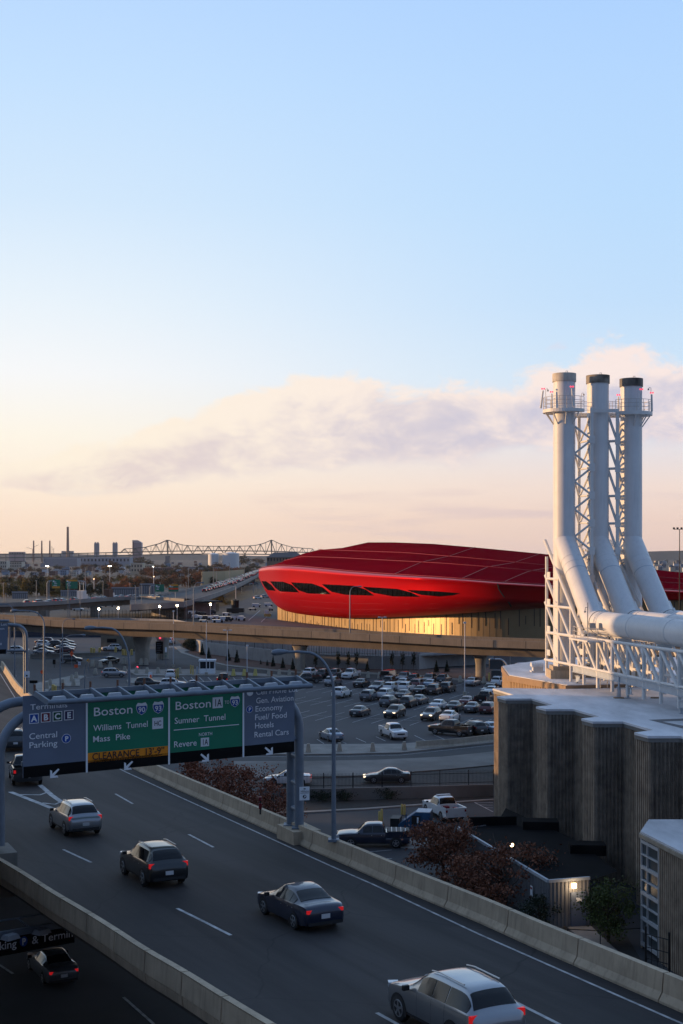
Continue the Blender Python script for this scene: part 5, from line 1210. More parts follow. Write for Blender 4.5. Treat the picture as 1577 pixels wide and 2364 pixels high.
# legs: two parallel tubes arching from barrier to barrier
ul = gs(8, 1800)[0]; ur = gs(697, 1735)[0]
for off, topv, u0, u1 in ((-.35, 3.05, ul-.1, ur), (-1.35, 3.45, ul-1.0, ur-.05)):
    zb = rd(10, 2016, .85).z-12.3 if True else 0
    b = MB(); Rr = 1.95
    for k, v0 in ((0, topv),):
        path = [gp(u0, -3.1, off), gp(u0, topv-Rr, off)]+[gp(u0+Rr-Rr*math.cos(a), topv-Rr+Rr*math.sin(a), off) for a in np.linspace(.15, math.pi/2, 8)]+[gp((u0+u1)/2, topv, off)]
        path += [gp(u1-Rr+Rr*math.sin(a), topv-Rr+Rr*math.cos(a), off) for a in np.linspace(0, math.pi/2-.1, 8)]+[gp(u1, topv-Rr, off), gp(u1, -4.2, off)]
        b.tube(path, .235, 16)
    b.build('arch_tube', M['steel'], gan, smooth=50)
b = MB()
for v in (-.35, -1.75, -3.1, .62): b.tube([gp(ur-.02, v, -.35), gp(ur-.05, v+.02, -1.35)], .13, 10)
b.tube([gp(UL, .62, -.35), gp(ur, .62, -.35)], .12, 10); b.build('cross_tubes', M['steel'], gan, smooth=50)
b = MB()
for u in np.linspace(UL+.6, UR-.4, 12): b.bar(gp(u, .1, -.12), gp(u, HT-.05, -.12), .08)
b.build('panel_stiffeners', M['steel'], gan)
# lighting walkway along the top, in front of the panels
wk = MB(); ub0, ub1 = gs(96, 1700)[0], gs(700, 1700)[0]
vt_ = HT+.0
def bm_(u, dv=0, off=1.75): return gp(u, vt_-.22+dv, off)
B0, B1 = gs(110, 1622), gs(720, 1583)
OF = 1.55
def onoff(px, py, off):
    r = ray(px, py); nn = GX.cross(GZ).normalized(); 
    if nn.dot(GN) < 0: nn = -nn
    o = Vector((0, 0, CAMH)); t = (nn.dot(GP-o)+off)/nn.dot(r); return o+r*t
q0, q1 = onoff(110, 1622.5, OF), onoff(720, 1583, OF)
wk.tube([q0, q1], .125, 14); wk.build('light_beam', M['steel'], gan, smooth=50)
r0, r1 = onoff(80, 1603, .15), onoff(683, 1566, .15)
b = MB(); b.bar(r0, r1, .10, .22); b.build('back_rail', M['steel'], gan)
NR = 11
for k in range(NR):
    f = k/(NR-1); p, q = r0.lerp(r1, f), q0.lerp(q1, f*.985+.004); b = MB(); b.bar(p+Vector((0, 0, .05)), q+Vector((0, 0, .0)), .10, .26); b.build('rib', M['steel'], gan)
    b = MB(); b.tube([p+Vector((0, 0, .05)), p+Vector((0, 0, .46))], .055, 8); b.build('bolt_stub', M['rust'], gan)
for k in range(NR-1):
    f = (k+.5)/(NR-1); c = q0.lerp(q1, f+.004).lerp(r0.lerp(r1, f), .28)+Vector((0, 0, .03)); e = GX
    b = MB(); d1 = GX; d2 = GN
    vs = [c+d1*(sx*w)+d2*(sy*h_)+Vector((0, 0, z)) for z, w, h_ in ((-.05, .33, .20), (.12, .26, .14)) for sx, sy in ((-1, -1), (1, -1), (1, 1), (-1, 1))]
    b.add(vs, [(4, 5, 6, 7), (0, 1, 5, 4), (1, 2, 6, 5), (2, 3, 7, 6), (3, 0, 4, 7), (3, 2, 1, 0)]); b.build('floodlight', M['lampw'], gan)
# footing blocks
b = MB(); c = gp(ul-.1, -3.5, -.6); b.box((c.x-.9, c.y+.1, zroad(c.x, c.y)+.30), (3.0, 2.4, 1.1), rz=math.atan2(GX.y, GX.x)); b.box((c.x-.9, c.y+.1, zroad(c.x, c.y)-.75), (2.7, 2.2, .95), rz=math.atan2(GX.y, GX.x)); b.build('footing', M['girder'], gan)
b = MB(); c = gp(ur, -3.5, -.7); b.box((c.x+.1, c.y, zroad(c.x, c.y)+.25), (1.5, 2.3, .9), rz=math.atan2(GX.y, GX.x)); b.build('footing', M['barrier'], gan)
for u, off in ((ur, -.35), (ur-.05, -1.35)):
    b = MB(); c = gp(u, 0, off); b.box((c.x, c.y, zroad(c.x, c.y)+.74), (.75, .75, .06)); b.build('base_plate', M['steel'], gan)
# small hotel sign fixed to the right leg
def frame_at(c, ex): return lambda u, v, off=0.0: c+ex*u+Vector((0, 0, v))+Vector((ex.y, -ex.x, 0))*off
hs = thing('hotel_sign', 'small white hotel sign with a black round arrow on the right gantry leg', 'sign', aty(703, 1847, 67.5))
fr_ = frame_at(aty(703, 1832, 67.3), Vector((.97, .25, 0)).normalized())
b = MB(); b.add([fr_(x, y, o) for o in (-.02, .02) for x, y in ((-.25, -.33), (.25, -.33), (.25, .33), (-.25, .33))], ((0, 3, 2, 1), (4, 5, 6, 7), (0, 1, 5, 4), (2, 3, 7, 6), (0, 4, 7, 3), (1, 2, 6, 5))); b.build('plate', M['wsign'], hs)
text(hs, 'Hilton', -.2, .06, .11, M['lettb'], w=.4, off=.03, frame=fr_); 
b = MB(); b.add([fr_(x, y, .03) for x, y in ((-.22, .015), (.22, .015), (.22, .03), (-.22, .03))], ((0, 1, 2, 3),)); b.add([fr_(.0+.095*math.cos(a), -.15+.095*math.sin(a), .03) for a in np.linspace(0, 2*math.pi, 17)[:-1]], (tuple(range(16)),)); b.add([fr_(x, y, .03) for x, y in ((-.05, .21), (.05, .21), (.05, .26), (-.05, .26))], ((0, 1, 2, 3),)); b.build('emblem', M['lettb'], hs, recalc=False)
b = MB(); b.poly([fr_(x, -.15+y, .04) for x, y in ((-.05, -.05), (-.03, -.06), (.03, 0), (.03, -.03), (.055, -.03), (.055, .055), (-.03, .055), (-.03, .03), (.0, .03))]); b.build('arrow', M['wsign'], hs, recalc=False)

# ------------------------------------------------------------------ the far-left gantry
g2 = thing('sign_gantry', 'grey overhead sign gantry cut off by the left edge of the picture', 'sign gantry', rd(62, 1600))
Yg = 128.0
w_ = lambda px, py, dy=0: aty(px, py, Yg+dy)
b = MB(); P = [w_(-90, 1438), w_(18, 1438), w_(16, 1508), w_(-90, 1512)]; P2 = [p+Vector((0, .08, 0)) for p in P]; b.add(P+P2, ((0, 1, 2, 3), (7, 6, 5, 4), (0, 4, 5, 1), (1, 5, 6, 2), (2, 6, 7, 3), (3, 7, 4, 0))); pn = b.build('grey_panel', M['gsign'], g2)
b = MB(); b.quad(*[p+Vector((0, -.03, 0)) for p in (w_(-90, 1500), w_(14, 1499), w_(14, 1509.5), w_(-90, 1511))]); b.build('arrow_strip', M['bsign'], pn, recalc=False)
fr2 = lambda u, v, off=0.0: Vector((0, Yg-.02, 0))+Vector((u, -off, v))
for s, px, py, cap, m_w in (('Lot', 2, 1444, 6, 13.5), ('on', 0.5, 1453.5, 5, 9.5), ('8', .5, 1489, 5, 3.8)):
    q = w_(px, py); text(pn, s, q.x, q.z, cap*Yg/FPX, M['lett'], w=m_w*Yg/FPX, off=.05, frame=fr2, bold=.01)
b = MB(); b.tube([w_(-90, 1433.5, -.6), w_(21, 1433.5, -.6)], .13, 10); b.build('light_beam', M['steel'], g2, smooth=50)
b = MB(); A = [(18, 1442.5), (36, 1443.5)]+[(36+25*math.sin(a), 1468.5-25*math.cos(a)) for a in np.linspace(.2, math.pi/2, 7)]+[(61.5, 1500), (61.5, 1600)]
b.tube([w_(x, y, .3) for x, y in A], .16, 12); b.tube([w_(x-4.5, y+.6, 1.5) for x, y in A], .15, 12)
b.tube([w_(17, 1502.3, .3), w_(60, 1502.3, .3)], .10, 8); b.tube([w_(61, 1502, .3), w_(56, 1503, 1.4)], .10, 8); b.build('arch_tube', M['steel'], g2, smooth=50)
b = MB(); b.tube([w_(22, 1446, .9), w_(22, 1500, .9)], .09, 8); b.build('brace', M['steel'], g2)
s3 = thing('hotel_sign', 'small white sign on the leg of the far-left gantry', 'sign', w_(62, 1563))
fr3 = lambda u, v, off=0.0: w_(62, 1557, -.25)+Vector((u, -off, v))
b = MB(); b.add([fr3(x, y, o) for o in (-.02, .02) for x, y in ((-.25, -.28), (.25, -.28), (.25, .30), (-.25, .30))], ((0, 3, 2, 1), (4, 5, 6, 7), (0, 1, 5, 4), (2, 3, 7, 6), (0, 4, 7, 3), (1, 2, 6, 5))); b.build('plate', M['wsign'], s3)
b = MB(); b.poly([fr3(.09*math.cos(a), -.12+.09*math.sin(a), .03) for a in np.linspace(0, 2*math.pi, 17)[:-1]]); b.build('emblem', M['lettb'], s3, recalc=False)
# ------------------------------------------------------------------ black sign over the lower road
lg = thing('lower_sign', 'black overhead parking sign in the dark lower road beneath the parapet', 'sign', at(60, 2200, 4.5))
L0, L1 = aty(-60, 2195, 57.5), aty(172, 2153, 62.0); lx = (L1-L0); lx.z = 0; lL = lx.length; lx.normalize(); sl = (L1.z-L0.z)/lL
fl = lambda u, v, off=0.0: L0+lx*u+Vector((0, 0, v+sl*u))+Vector((lx.y, -lx.x, 0))*off
b = MB(); b.add([fl(x, y, o) for o in (-.1, 0) for x, y in ((0, -.45), (lL, -.45), (lL, .42), (0, .42))], ((0, 3, 2, 1), (4, 5, 6, 7), (0, 1, 5, 4), (2, 3, 7, 6), (0, 4, 7, 3), (1, 2, 6, 5))); b.build('panel', M['bsign'], lg)
def fu(px): 
    k = (px-CX)/FPX; return (k*L0.y-L0.x)/(lx.x-k*lx.y)
text(lg, 'king', fu(-3), -.16, .34, M['lett'], w=fu(36)-fu(-3), frame=fl, off=.03, bold=.012); text(lg, '& Terminals', fu(72), -.16, .34, M['lett'], w=fu(192)-fu(72), frame=fl, off=.03, bold=.012)
uc = fu(54); b = MB(); b.poly([fl(uc+.22*math.cos(a), .02+.22*math.sin(a), .02) for a in np.linspace(0, 2*math.pi, 25)[:-1]]); b.build('badge', M['blue'], lg, recalc=False); text(lg, 'P', uc, -.12, .28, M['lett'], frame=fl, off=.03, bold=.04, align='CENTER')
b = MB(); b.bar(fl(-.5, .62, .55), fl(lL, .62, .55), .16, .28); b.bar(fl(-.5, 1.0, -.3), fl(lL, 1.0, -.3), .06, .06); b.bar(fl(fu(50), 1.0, -.3), fl(fu(53), .7, .5), .05); b.build('walkway_beam', M['steel'], lg)
for px in (66, -6):
    c = fl(fu(px), .52, .85); b = MB(); vs = [c+lx*(sx*w)+Vector((lx.y, -lx.x, 0))*(sy*h_)+Vector((0, 0, z)) for z, w, h_ in ((-.05, .34, .26), (.14, .26, .18)) for sx, sy in ((-1, -1), (1, -1), (1, 1), (-1, 1))]
    b.add(vs, [(4, 5, 6, 7), (0, 1, 5, 4), (1, 2, 6, 5), (2, 3, 7, 6), (3, 0, 4, 7), (3, 2, 1, 0)]); b.build('floodlight', M['lampw'], lg)
b = MB()
for q in ([(-20, 2215), (30, 2248)], [(285, 2302), (355, 2364)]): strip(b, q, .16, .02)
tag(b.build('lower_road_markings', M['white']), kind='structure')

# ------------------------------------------------------------------ lamp posts
def cobra(px, ybase, ytop, xhead, yhead, Y, label, r=.10, name='street_lamp', m='steel', headlen=None, z0=None, group=None, lit=False):
    base = aty(px, ybase, Y); s = Y/FPX; top = aty(px, ytop, Y); hd = aty(xhead, yhead, Y)
    t = thing(name, label, 'lamp post', base, group=group)
    dx = hd.x-base.x; dz = hd.z-top.z
    path = [base, base.lerp(top, .5), top]
    for k in range(1, 9):
        a = math.pi/2*k/9; path.append(Vector((top.x+dx*.62*(1-math.cos(a)), Y, top.z+dz*math.sin(a)*1.0)))
    path.append(Vector((top.x+dx*.8, Y, hd.z+.02))); path.append(hd)
    n = len(path); rr = [r]+[r*.85]+[r*.72]+[r*.55]*(n-3)
    b = MB(); b.tube(path, rr, 10); b.build('post', M[m], t, smooth=50)
    L = headlen or .75; sg = math.copysign(1, dx); c = hd+Vector((sg*L*.5, 0, 0))
    b = MB(); b.tube([c+Vector((-sg*L*.55, 0, .02)), c+Vector((-sg*L*.3, 0, .02)), c+Vector((sg*L*.1, 0, 0)), c+Vector((sg*L*.45, 0, -.03)), c+Vector((sg*L*.55, 0, -.05))], [L*.09, L*.15, L*.22, L*.19, L*.06], 10); b.build('lamp_head', M['steel'], t, smooth=60)
    b = MB(); b.sphere(c+Vector((sg*L*.15, 0, -L*.13)), L*.2, 10, 6, (1.2, .8, .5)); b.build('lens', M['lampon'] if lit else M['lampw'], t)
    b = MB(); b.box(base+Vector((0, 0, .06)), (r*4.2, r*4.2, .12)); b.build('base_plate', M[m], t)
    return t
c = rd(775, 1940, .9); 
cobra(770.5, 1942, 1600, 664, 1505.5, c.y+.2, 'tall curved grey lamp post rising from the barrier in front of the parking lot', .125)
cobra(298.5, 1740, 1540, 221, 1449.5, 95, 'curved grey lamp post standing behind the middle of the sign gantry', .12)
cobra(101.5, 1650, 1440, 42, 1410, 138, 'curved sunlit lamp post beside the left panel of the sign gantry', .12)
cobra(34, 1562, 1425, 2, 1395, 210, 'curved lamp post behind the far-left sign gantry', .12)
cobra(144.5, 1530, 1445, 165, 1429, 275, 'curved lamp post in front of the left part of the viaduct', .12)
cobra(139, 1605, 1495, 186, 1466, 215, 'curved lamp post leaning right over the left lot', .11)
cobra(195.5, 1600, 1550, 237, 1518, 218, 'short curved lamp post near the amber warning sign', .09)
cobra(808, 1465, 1370, 826, 1354, 263, 'curved lamp post on the viaduct in front of the red hull', .13)
cobra(447, 1447, 1365, 462, 1345, 274, 'curved lamp post standing on the viaduct left of the red building', .12)
def mast(px, ybase, ytop, Y, label, heads='box', r=.09, m='polew', group=None, w=.55):
    base, top = aty(px, ybase, Y), aty(px, ytop, Y); t = thing('light_pole', label, 'lamp post', base, group=group)
    b = MB(); b.tube([base, top], [r, r*.7], 10); b.build('post', M[m], t, smooth=50)
    if heads in ('two', 'one', 'four'):
        for sx in ((-1, 1) if heads != 'one' else (-1,)):
            b = MB(); b.box(top+Vector((sx*w, 0, .02)), (w*.9, .45, .16)); b.bar(top, top+Vector((sx*w, 0, 0)), .07); hd = b.build('lamp_head', M[m], t)
            b = MB(); b.box(top+Vector((sx*w, 0, -.075)), (w*.7, .36, .03)); b.build('lens', M['lampw'], hd)
    else:
        b = MB(); b.box(top+Vector((0, 0, .1)), (.42, .42, .26)); b.build('lamp_head', M[m], t)
    b = MB(); b.tube([base+Vector((0, 0, -.05)), base+Vector((0, 0, .65))], .3, 12); b.build('footing', M['conc_b'], t, smooth=50)
    return t
LPG = 'slim light poles around the lot and toll plaza'
YY = lambda yb: 22.8*FPX/(yb-HY)
for px, yb, yt, hd, lab_ in ((400.5, 1541, 1412, 'box', 'slim light pole left of the toll booth'), (476.5, 1560, 1434, 'one', 'slim light pole in front of the toll booth'), (525, 1566, 1455, 'two', 'slim light pole with a pair of heads, right of the toll booth'),
    (570.5, 1586, 1492, 'box', 'slim light pole above the right half of the gantry walkway'), (882.5, 1567, 1425, 'two', 'tall twin-headed light pole at the back row of the parking lot'), (1073, 1606, 1439, 'box', 'tall light pole on a round footing in the right half of the parking lot'),
    (1178, 1560, 1491, 'one', 'slim light pole behind the twin-armed street lamp')):
    mast(px, yb, yt, YY(yb), lab_, hd)
tw = thing('street_lamp', 'street lamp with two curved sunlit arms beside the ribbed building', 'lamp post', at(1175, 1640, 0)); Yt = 165
for x1, y1 in ((1143, 1521.5), (1212, 1531)):
    b = MB(); p0 = aty(1175.5, 1600, Yt); p1 = aty(1175.5, 1560, Yt); h = aty(x1, y1, Yt); dx = h.x-p1.x; dz = h.z-p1.z
    b.tube([aty(1175.5, 1690, Yt), p0, p1]+[Vector((p1.x+dx*.7*(1-math.cos(a)), Yt, p1.z+dz*math.sin(a))) for a in np.linspace(.2, math.pi/2, 7)]+[h], .085, 8); b.build('arm', M['polew'], tw, smooth=50)
    b = MB(); sg = math.copysign(1, dx); b.tube([h, h+Vector((sg*.25, 0, .0)), h+Vector((sg*.6, 0, -.05)), h+Vector((sg*.75, 0, -.08))], [.06, .15, .17, .05], 10); b.build('lamp_head', M['steel'], tw, smooth=60)
for px, yb, yt in ((153, 1436, 1347), (161, 1436, 1345), (184.5, 1436, 1350)):
    pass
# mast with flood lights at the right edge, far flood masts
def flood(px, ybase, ytop, Y, label, w, lit=False, m='black', group=None):
    base, top = aty(px, ybase, Y), aty(px, ytop, Y); s = Y/FPX; t = thing('flood_mast', label, 'lamp post', base, group=group)
    b = MB(); b.tube([base, top], [s*1.3, s*.9], 8); b.build('post', M['pole'] if m != 'black' else M['black'], t)
    b = MB(); b.bar(top+Vector((-w*s, 0, 0)), top+Vector((w*s, 0, 0)), s*1.2)
    for k in (-1, -.35, .35, 1): b.box(top+Vector((k*w*s, 0, s*2.2)), (s*4.2, s*3, s*4.6))
    b.build('lamp_bank', M['lampon2'] if lit else M[m], t); return t
flood(1569, 1455, 1222, 210, 'dark flood-light mast at the right edge beside the stacks', 13)
# ------------------------------------------------------------------ street furniture
def bollard(px, py, m, h=1.0, label='', group=None, w=.55):
    p = at(px, py, .1); b = MB(); a = w/2; c = w*.28
    vs = [p+Vector((x*k, y*k, z)) for z, k in ((0, 1), (h*.25, .93), (h, .52)) for x, y in ((-a, -a), (a, -a), (a, a), (-a, a))]
    b.add(vs, [(8, 9, 10, 11), (3, 2, 1, 0)]+[(i*4+j, i*4+(j+1) % 4, i*4+4+(j+1) % 4, i*4+4+j) for i in range(2) for j in range(4)])
    return tag(b.build('concrete_bollard', m), label, 'bollard', group)
G_ = 'tapered concrete bollards'
for px, py, lab_ in ((712, 1737, 'tapered concrete bollard just right of the gantry leg, on the front kerb of the lot'), (784, 1735, 'tapered concrete bollard right beside the curved lamp post on the front kerb'), (860.6, 1735, 'tapered concrete bollard on the front kerb midway along the kerb'), (933.4, 1732, 'tapered concrete bollard at the left end of the long low barrier')):
    bollard(px, py, M['conc_b'], 1.0, lab_, G_, .62)
for px, py in ((620.5, 1559), (644.6, 1559.5), (668, 1560), (698, 1561), (850, 1565), (876, 1566), (1062.6, 1575), (1090, 1575.5), (1117.7, 1577.5), (1152, 1580)):
    bollard(px, py, M['conc_b'], 1.15, 'tapered concrete bollard along the back kerb of the parking lot', G_, .75)
for px, py in ((145, 1583), (170, 1583), (116, 1583), (108, 1590), (166, 1573), (176, 1566), (288, 1552), (315, 1554.5), (339.6, 1554.5), (365, 1554.5), (415, 1555), (220, 1557)):
    bollard(px, py, M['conc_b'], 1.15, 'tapered concrete bollard on the pale toll plaza islands at the left', G_, .75)
for px, py in ((232, 1541), (254.7, 1542), (326, 1535), (337.6, 1535), (214, 1539), (286, 1533)):
    bollard(px, py, M['conc_b'], 1.3, 'tapered concrete bollard around the foot of the thick viaduct pier', G_, .85)
for px, lab_ in ((539, 'yellow tapered bollard nearest the toll booth'), (564, 'yellow tapered bollard in the middle of the three'), (589.5, 'yellow tapered bollard farthest from the toll booth')):
    bollard(px, 1560, M['conc_y'], 1.25, lab_, 'yellow tapered bollards', .8)
def post(px, py, h, m, label, r=.09, cat='bollard', group=None, name='yellow_post'):
    p = at(px, py, .05); b = MB(); b.tube([p, p+Vector((0, 0, h-.06)), p+Vector((0, 0, h))], [r, r, r*.5], 10); return tag(b.build(name, m, smooth=40), label, cat, group)
for px, py, h in ((876, 1913, 1.45), (881.5, 1906, 1.4), (928, 1880, .9), (934, 1881, .9)): post(px, py, h, M['yellow'], 'yellow safety post beside the blue dumpster in the service yard', .105, group='yellow posts by the dumpster')
for px, py in ((406.5, 1567), (411, 1565), (440.5, 1557), (445.4, 1558.5)): post(px, py, 1.8, M['yellow'], 'tall yellow post at the toll lane', .14, group='yellow posts of the toll lane')
for px, py in ((211, 1508), (217, 1509), (230, 1508), (267, 1506), (284, 1512), (290, 1513), (304, 1512), (123, 1598), (127, 1601)): post(px, py, 1.3, M['yellow'], 'stubby yellow post in the left lot below the viaduct', .28, group='yellow posts of the left lot')
jb = [at(961, 1730, 0), at(1050, 1724, 0), at(1142, 1713, 0)]
b = MB(); b.sweep(jb, [(-.3, 0), (-.3, .12), (-.12, .35), (-.08, .95), (.08, .95), (.12, .35), (.3, .12), (.3, 0)]); tag(b.build('concrete_barrier', M['conc_b']), 'long low concrete barrier on the front kerb, curving towards the brown building', 'barrier')
b = MB(); b.sweep([at(70, 1520.5, 0), at(160, 1519, 0), at(252, 1516, 0)], [(-.3, 0), (-.1, .4), (-.08, 1.0), (.08, 1.0), (.1, .4), (.3, 0)]); tag(b.build('concrete_barrier', M['girder']), 'dark low barrier in front of the two columns of cars in the left lot', 'barrier')
# toll booth
tbh = thing('toll_booth', 'small white toll booth with dark windows', 'booth', at(478, 1557, 0)); c = at(478, 1557, 0)
b = MB(); b.box(c+Vector((0, .9, .55)), (2.9, 1.7, 1.1)); b.box(c+Vector((0, .9, 2.62)), (3.2, 2.1, .34))
for sx in (-1.4, -.15, .5, 1.4): b.box(c+Vector((sx, .12, 1.75)), (.12, .12, 1.3)); b.box(c+Vector((sx, 1.7, 1.75)), (.12, .12, 1.3))
b.build('walls', M['wsign'], tbh)
b = MB(); b.box(c+Vector((0, .9, 1.75)), (2.7, 1.5, 1.3)); b.build('window', M['win'], tbh)
b = MB(); b.box(c+Vector((-1.9, .4, .7)), (.35, .35, 1.4)); b.build('ticket_machine', M['steel_l'], tbh)
# dumpster
dm = thing('dumpster', 'blue trash compactor with a grey lid and black hopper in the service yard', 'dumpster', at(960, 1927, 0)); c = at(958, 1927, 0); rz = -.18
M['dblue'] = mat('faded_blue_steel', (.018, .075, .16), .6, .1, var=.25, scale=1.2, streak=.4)
ca, sa = math.cos(rz), math.sin(rz); LX = Vector((ca, sa, 0)); LY = Vector((-sa, ca, 0))
def dl(x, y, z): return c+LX*x+LY*y+Vector((0, 0, z))
prof_ = [(-.75, .1), (1.35, .1), (1.35, 1.95), (.15, 1.95), (-1.25, .95), (-1.25, .55)]
b = MB(); b.add([dl(x, -.85, z) for x, z in prof_]+[dl(x, .85, z) for x, z in prof_], [(0, 5, 4, 3, 2, 1), (6, 7, 8, 9, 10, 11)]+[(i, (i+1) % 6, 6+(i+1) % 6, 6+i) for i in range(6)]); b.build('body', M['dblue'], dm)
b = MB(); b.box(dl(.75, 0, 1.985), (1.15, 1.66, .06), rz=rz); b.build('lid', M['steel_l'], dm)
b = MB(); b.box(dl(-1.55, 0, .75), (.75, 1.5, 1.3), rz=rz); b.build('hopper', M['black'], dm)
b = MB(); b.box(dl(.2, -.875, 1.35), (.7, .06, .7), rz=rz); b.build('vent_panel', M['black'], dm)
b = MB()
for x in (-.6, .6, 1.3): b.box(dl(x, -.88, 1.0), (.08, .08, 1.7), rz=rz)
b.build('ribs', M['dblue'], dm)
# signs
def board(name, label, px, py, w, h, Y, m, ybase, cat='sign', shape='box', legs=1, pm='steel', extra=None):
    p = aty(px, py, Y); t = thing(name, label, cat, (p.x, p.y, 0)); s = Y/FPX
    b = MB()
    if shape == 'box': b.box(p, (w*s, .08, h*s))
    elif shape == 'diamond': P = [p+Vector((a*w*s/2, -.03, d*h*s/2)) for a, d in ((0, -1), (1, 0), (0, 1), (-1, 0))]; Q = [q+Vector((0, .06, 0)) for q in P]; b.add(P+Q, ((0, 1, 2, 3), (7, 6, 5, 4), (0, 4, 5, 1), (1, 5, 6, 2), (2, 6, 7, 3), (3, 7, 4, 0)))
    elif shape == 'disc': b.tube([p+Vector((0, -.04, 0)), p+Vector((0, .04, 0))], w*s/2, 8)
    pl_ = b.build('panel', M[m], t)
    zb = CAMH-(ybase-HY)*s
    for k in ([0] if legs == 1 else [-w*.38, w*.38]):
        b = MB(); b.tube([Vector((p.x+k*s, p.y+.08, zb)), Vector((p.x+k*s, p.y+.08, p.z))], .05, 6); b.build('post', M[pm], t)
    if extra: extra(pl_, p, s)
    return t
def lines(rows, m='lett'):
    def f(pl_, p, s):
        for dy, segs in rows:
            b = MB()
            for x0, x1 in segs: b.box(p+Vector(((x0+x1)/2*s, -.06, dy*s)), ((x1-x0)*s, .02, .9*s))
            b.build('lettering', M[m], pl_)
    return f
board('direction_board', 'tall black direction board on two posts beside the thick viaduct pier', 368, 1495, 17, 28, 292, 'bsign', 1527, legs=2, pm='black', extra=lines([(9, [(-6, 3)]), (5, [(-6, 5)]), (1, [(-6, 4)]), (-3, [(-6, 2)]), (-7, [(-6, 5)]), (-11, [(-6, 1)])], 'gsign'))
board('road_work_sign', 'orange diamond road-work sign in front of the black suv', 165.5, 1509, 9, 14, 262, 'orange', 1540, shape='diamond', extra=lines([(0, [(-1, 1)])], 'lettb'))
board('road_work_sign', 'small square orange sign near the concrete bollards', 175.5, 1538, 8, 7, 268, 'orange', 1545)
board('warning_sign', 'amber diamond pedestrian sign beside the short curved lamp post', 203.5, 1525, 8.5, 9, 250, 'amber', 1553, shape='diamond', extra=lines([(0, [(-.7, .7)])], 'lettb'))
board('warning_sign', 'orange and amber diamond sign left of the sunlit curved lamp post', 97, 1551.5, 9, 11, 228, 'orange', 1580, shape='diamond')
board('parking_sign', 'small blue and white sign right of the square orange sign', 183.5, 1531.5, 6, 8, 270, 'wsign', 1545, extra=lines([(1, [(-2, 2)]), (-1, [(-2, 2)])], 'blue'))
board('information_sign', 'black two-panel sign on a post in the left lot', 125, 1528, 6.5, 11, 265, 'bsign', 1542, pm='black')
board('information_sign', 'small black sign with a white edge just above the left end of the gantry', 77.5, 1574, 18, 6.5, 205, 'bsign', 1612)
board('banner_pole', 'green and white banner on the pole in front of the black direction board', 383, 1500, 4, 11, 262, 'wsign', 1545, cat='banner', extra=lines([(-9, [(-2, 2)]), (-13, [(-2, 2)]), (-16, [(-2, 2)])], 'green'))
board('information_sign', 'pair of white notices on the small traffic island', 347, 1557, 9, 11, 252, 'wsign', 1569)
board('billboard', 'dark rectangular sign under the left half of the viaduct', 258, 1479, 22, 9, 318, 'bsign', 1505, legs=1)
board('information_sign', 'dark square sign among the thin trees by the retaining wall', 791, 1516, 11, 12, 275, 'bsign', 1545)
post(348, 1572, 1.1, M['orange'], 'red fire hydrant on the small traffic island', .18, cat='hydrant', name='fire_hydrant')
t_ = thing('traffic_signal', 'low traffic signal showing a bright red lamp behind the bollards', 'traffic light', at(317.6, 1552, 0)); p = aty(317.6, 1540, 264)
b = MB(); b.tube([Vector((p.x, p.y, 0)), Vector((p.x, p.y, p.z))], .05, 6); b.box(p, (.45, .3, .5)); b.build('post', M['black'], t_)
b = MB(); b.sphere(p+Vector((0, -.2, 0)), .2); b.build('lamp', M['redlamp'], t_)
t_ = thing('traffic_signal', 'red traffic lamp above the black direction board under the viaduct', 'traffic light', at(369.5, 1520, 0)); p = aty(369.5, 1473, 296)
b = MB(); b.tube([Vector((p.x, p.y+.2, 0)), Vector((p.x, p.y+.2, p.z))], .06, 6); b.build('post', M['black'], t_)
b = MB(); b.sphere(p, .24); b.build('lamp', M['redlamp'], t_)
board('no_parking_sign', 'slim white sign post between the dumpster and the red trees', 964.5, 1894, 3.5, 12, 106, 'wsign', 1962)
t_ = thing('signal_post', 'short red and black signal post on the barrier left of the gantry legs', 'post', rd(601, 1868, .9)); c = rd(601, 1880, .9)
b = MB(); b.tube([c, c+Vector((0, 0, .95))], .05, 8); b.build('post', M['black'], t_)
b = MB(); b.box(c+Vector((0, -.06, .45)), (.16, .12, .3)); b.box(c+Vector((0, -.06, .85)), (.14, .12, .2)); b.build('lamp_box', M['redp'], t_)
# gate at the annex
gt = thing('metal_gate', 'black metal gate and rail beside the annex window wall', 'gate', at(1495, 2250, 0))
gpts = [at(1492, 2262, 0), at(1546, 2300, 0)]
for q in (at(1491, 2254, 0), at(1545, 2270, 0)):
    b = MB(); b.box(q+Vector((0, 0, 1.35)), (.10, .10, 2.7)); b.build('post', M['black'], gt)
b = MB()
for z in (.4, 1.0, 1.6, 2.3): b.bar(at(1491, 2254, 0)+Vector((0, 0, z)), at(1545, 2270, 0)+Vector((0, 0, z)), .04)
for k in range(1, 4): q = at(1491, 2254, 0).lerp(at(1545, 2270, 0), k/4); b.bar(q+Vector((0, 0, .4)), q+Vector((0, 0, 2.3)), .03)
b.build('bars', M['black'], gt)
hr = thing('handrail', 'low black handrail beside the pale path by the shed door', 'handrail', at(1384, 2200, 0)); b = MB()
H_ = [at(1310, 2180, 0), at(1386, 2185, 0), at(1480, 2178, 0)]
for q in H_: b.bar(q, q+Vector((0, 0, .9)), .05)
for p, q in zip(H_, H_[1:]): b.bar(p+Vector((0, 0, .9)), q+Vector((0, 0, .9)), .05)
b.build('rails', M['black'], hr)
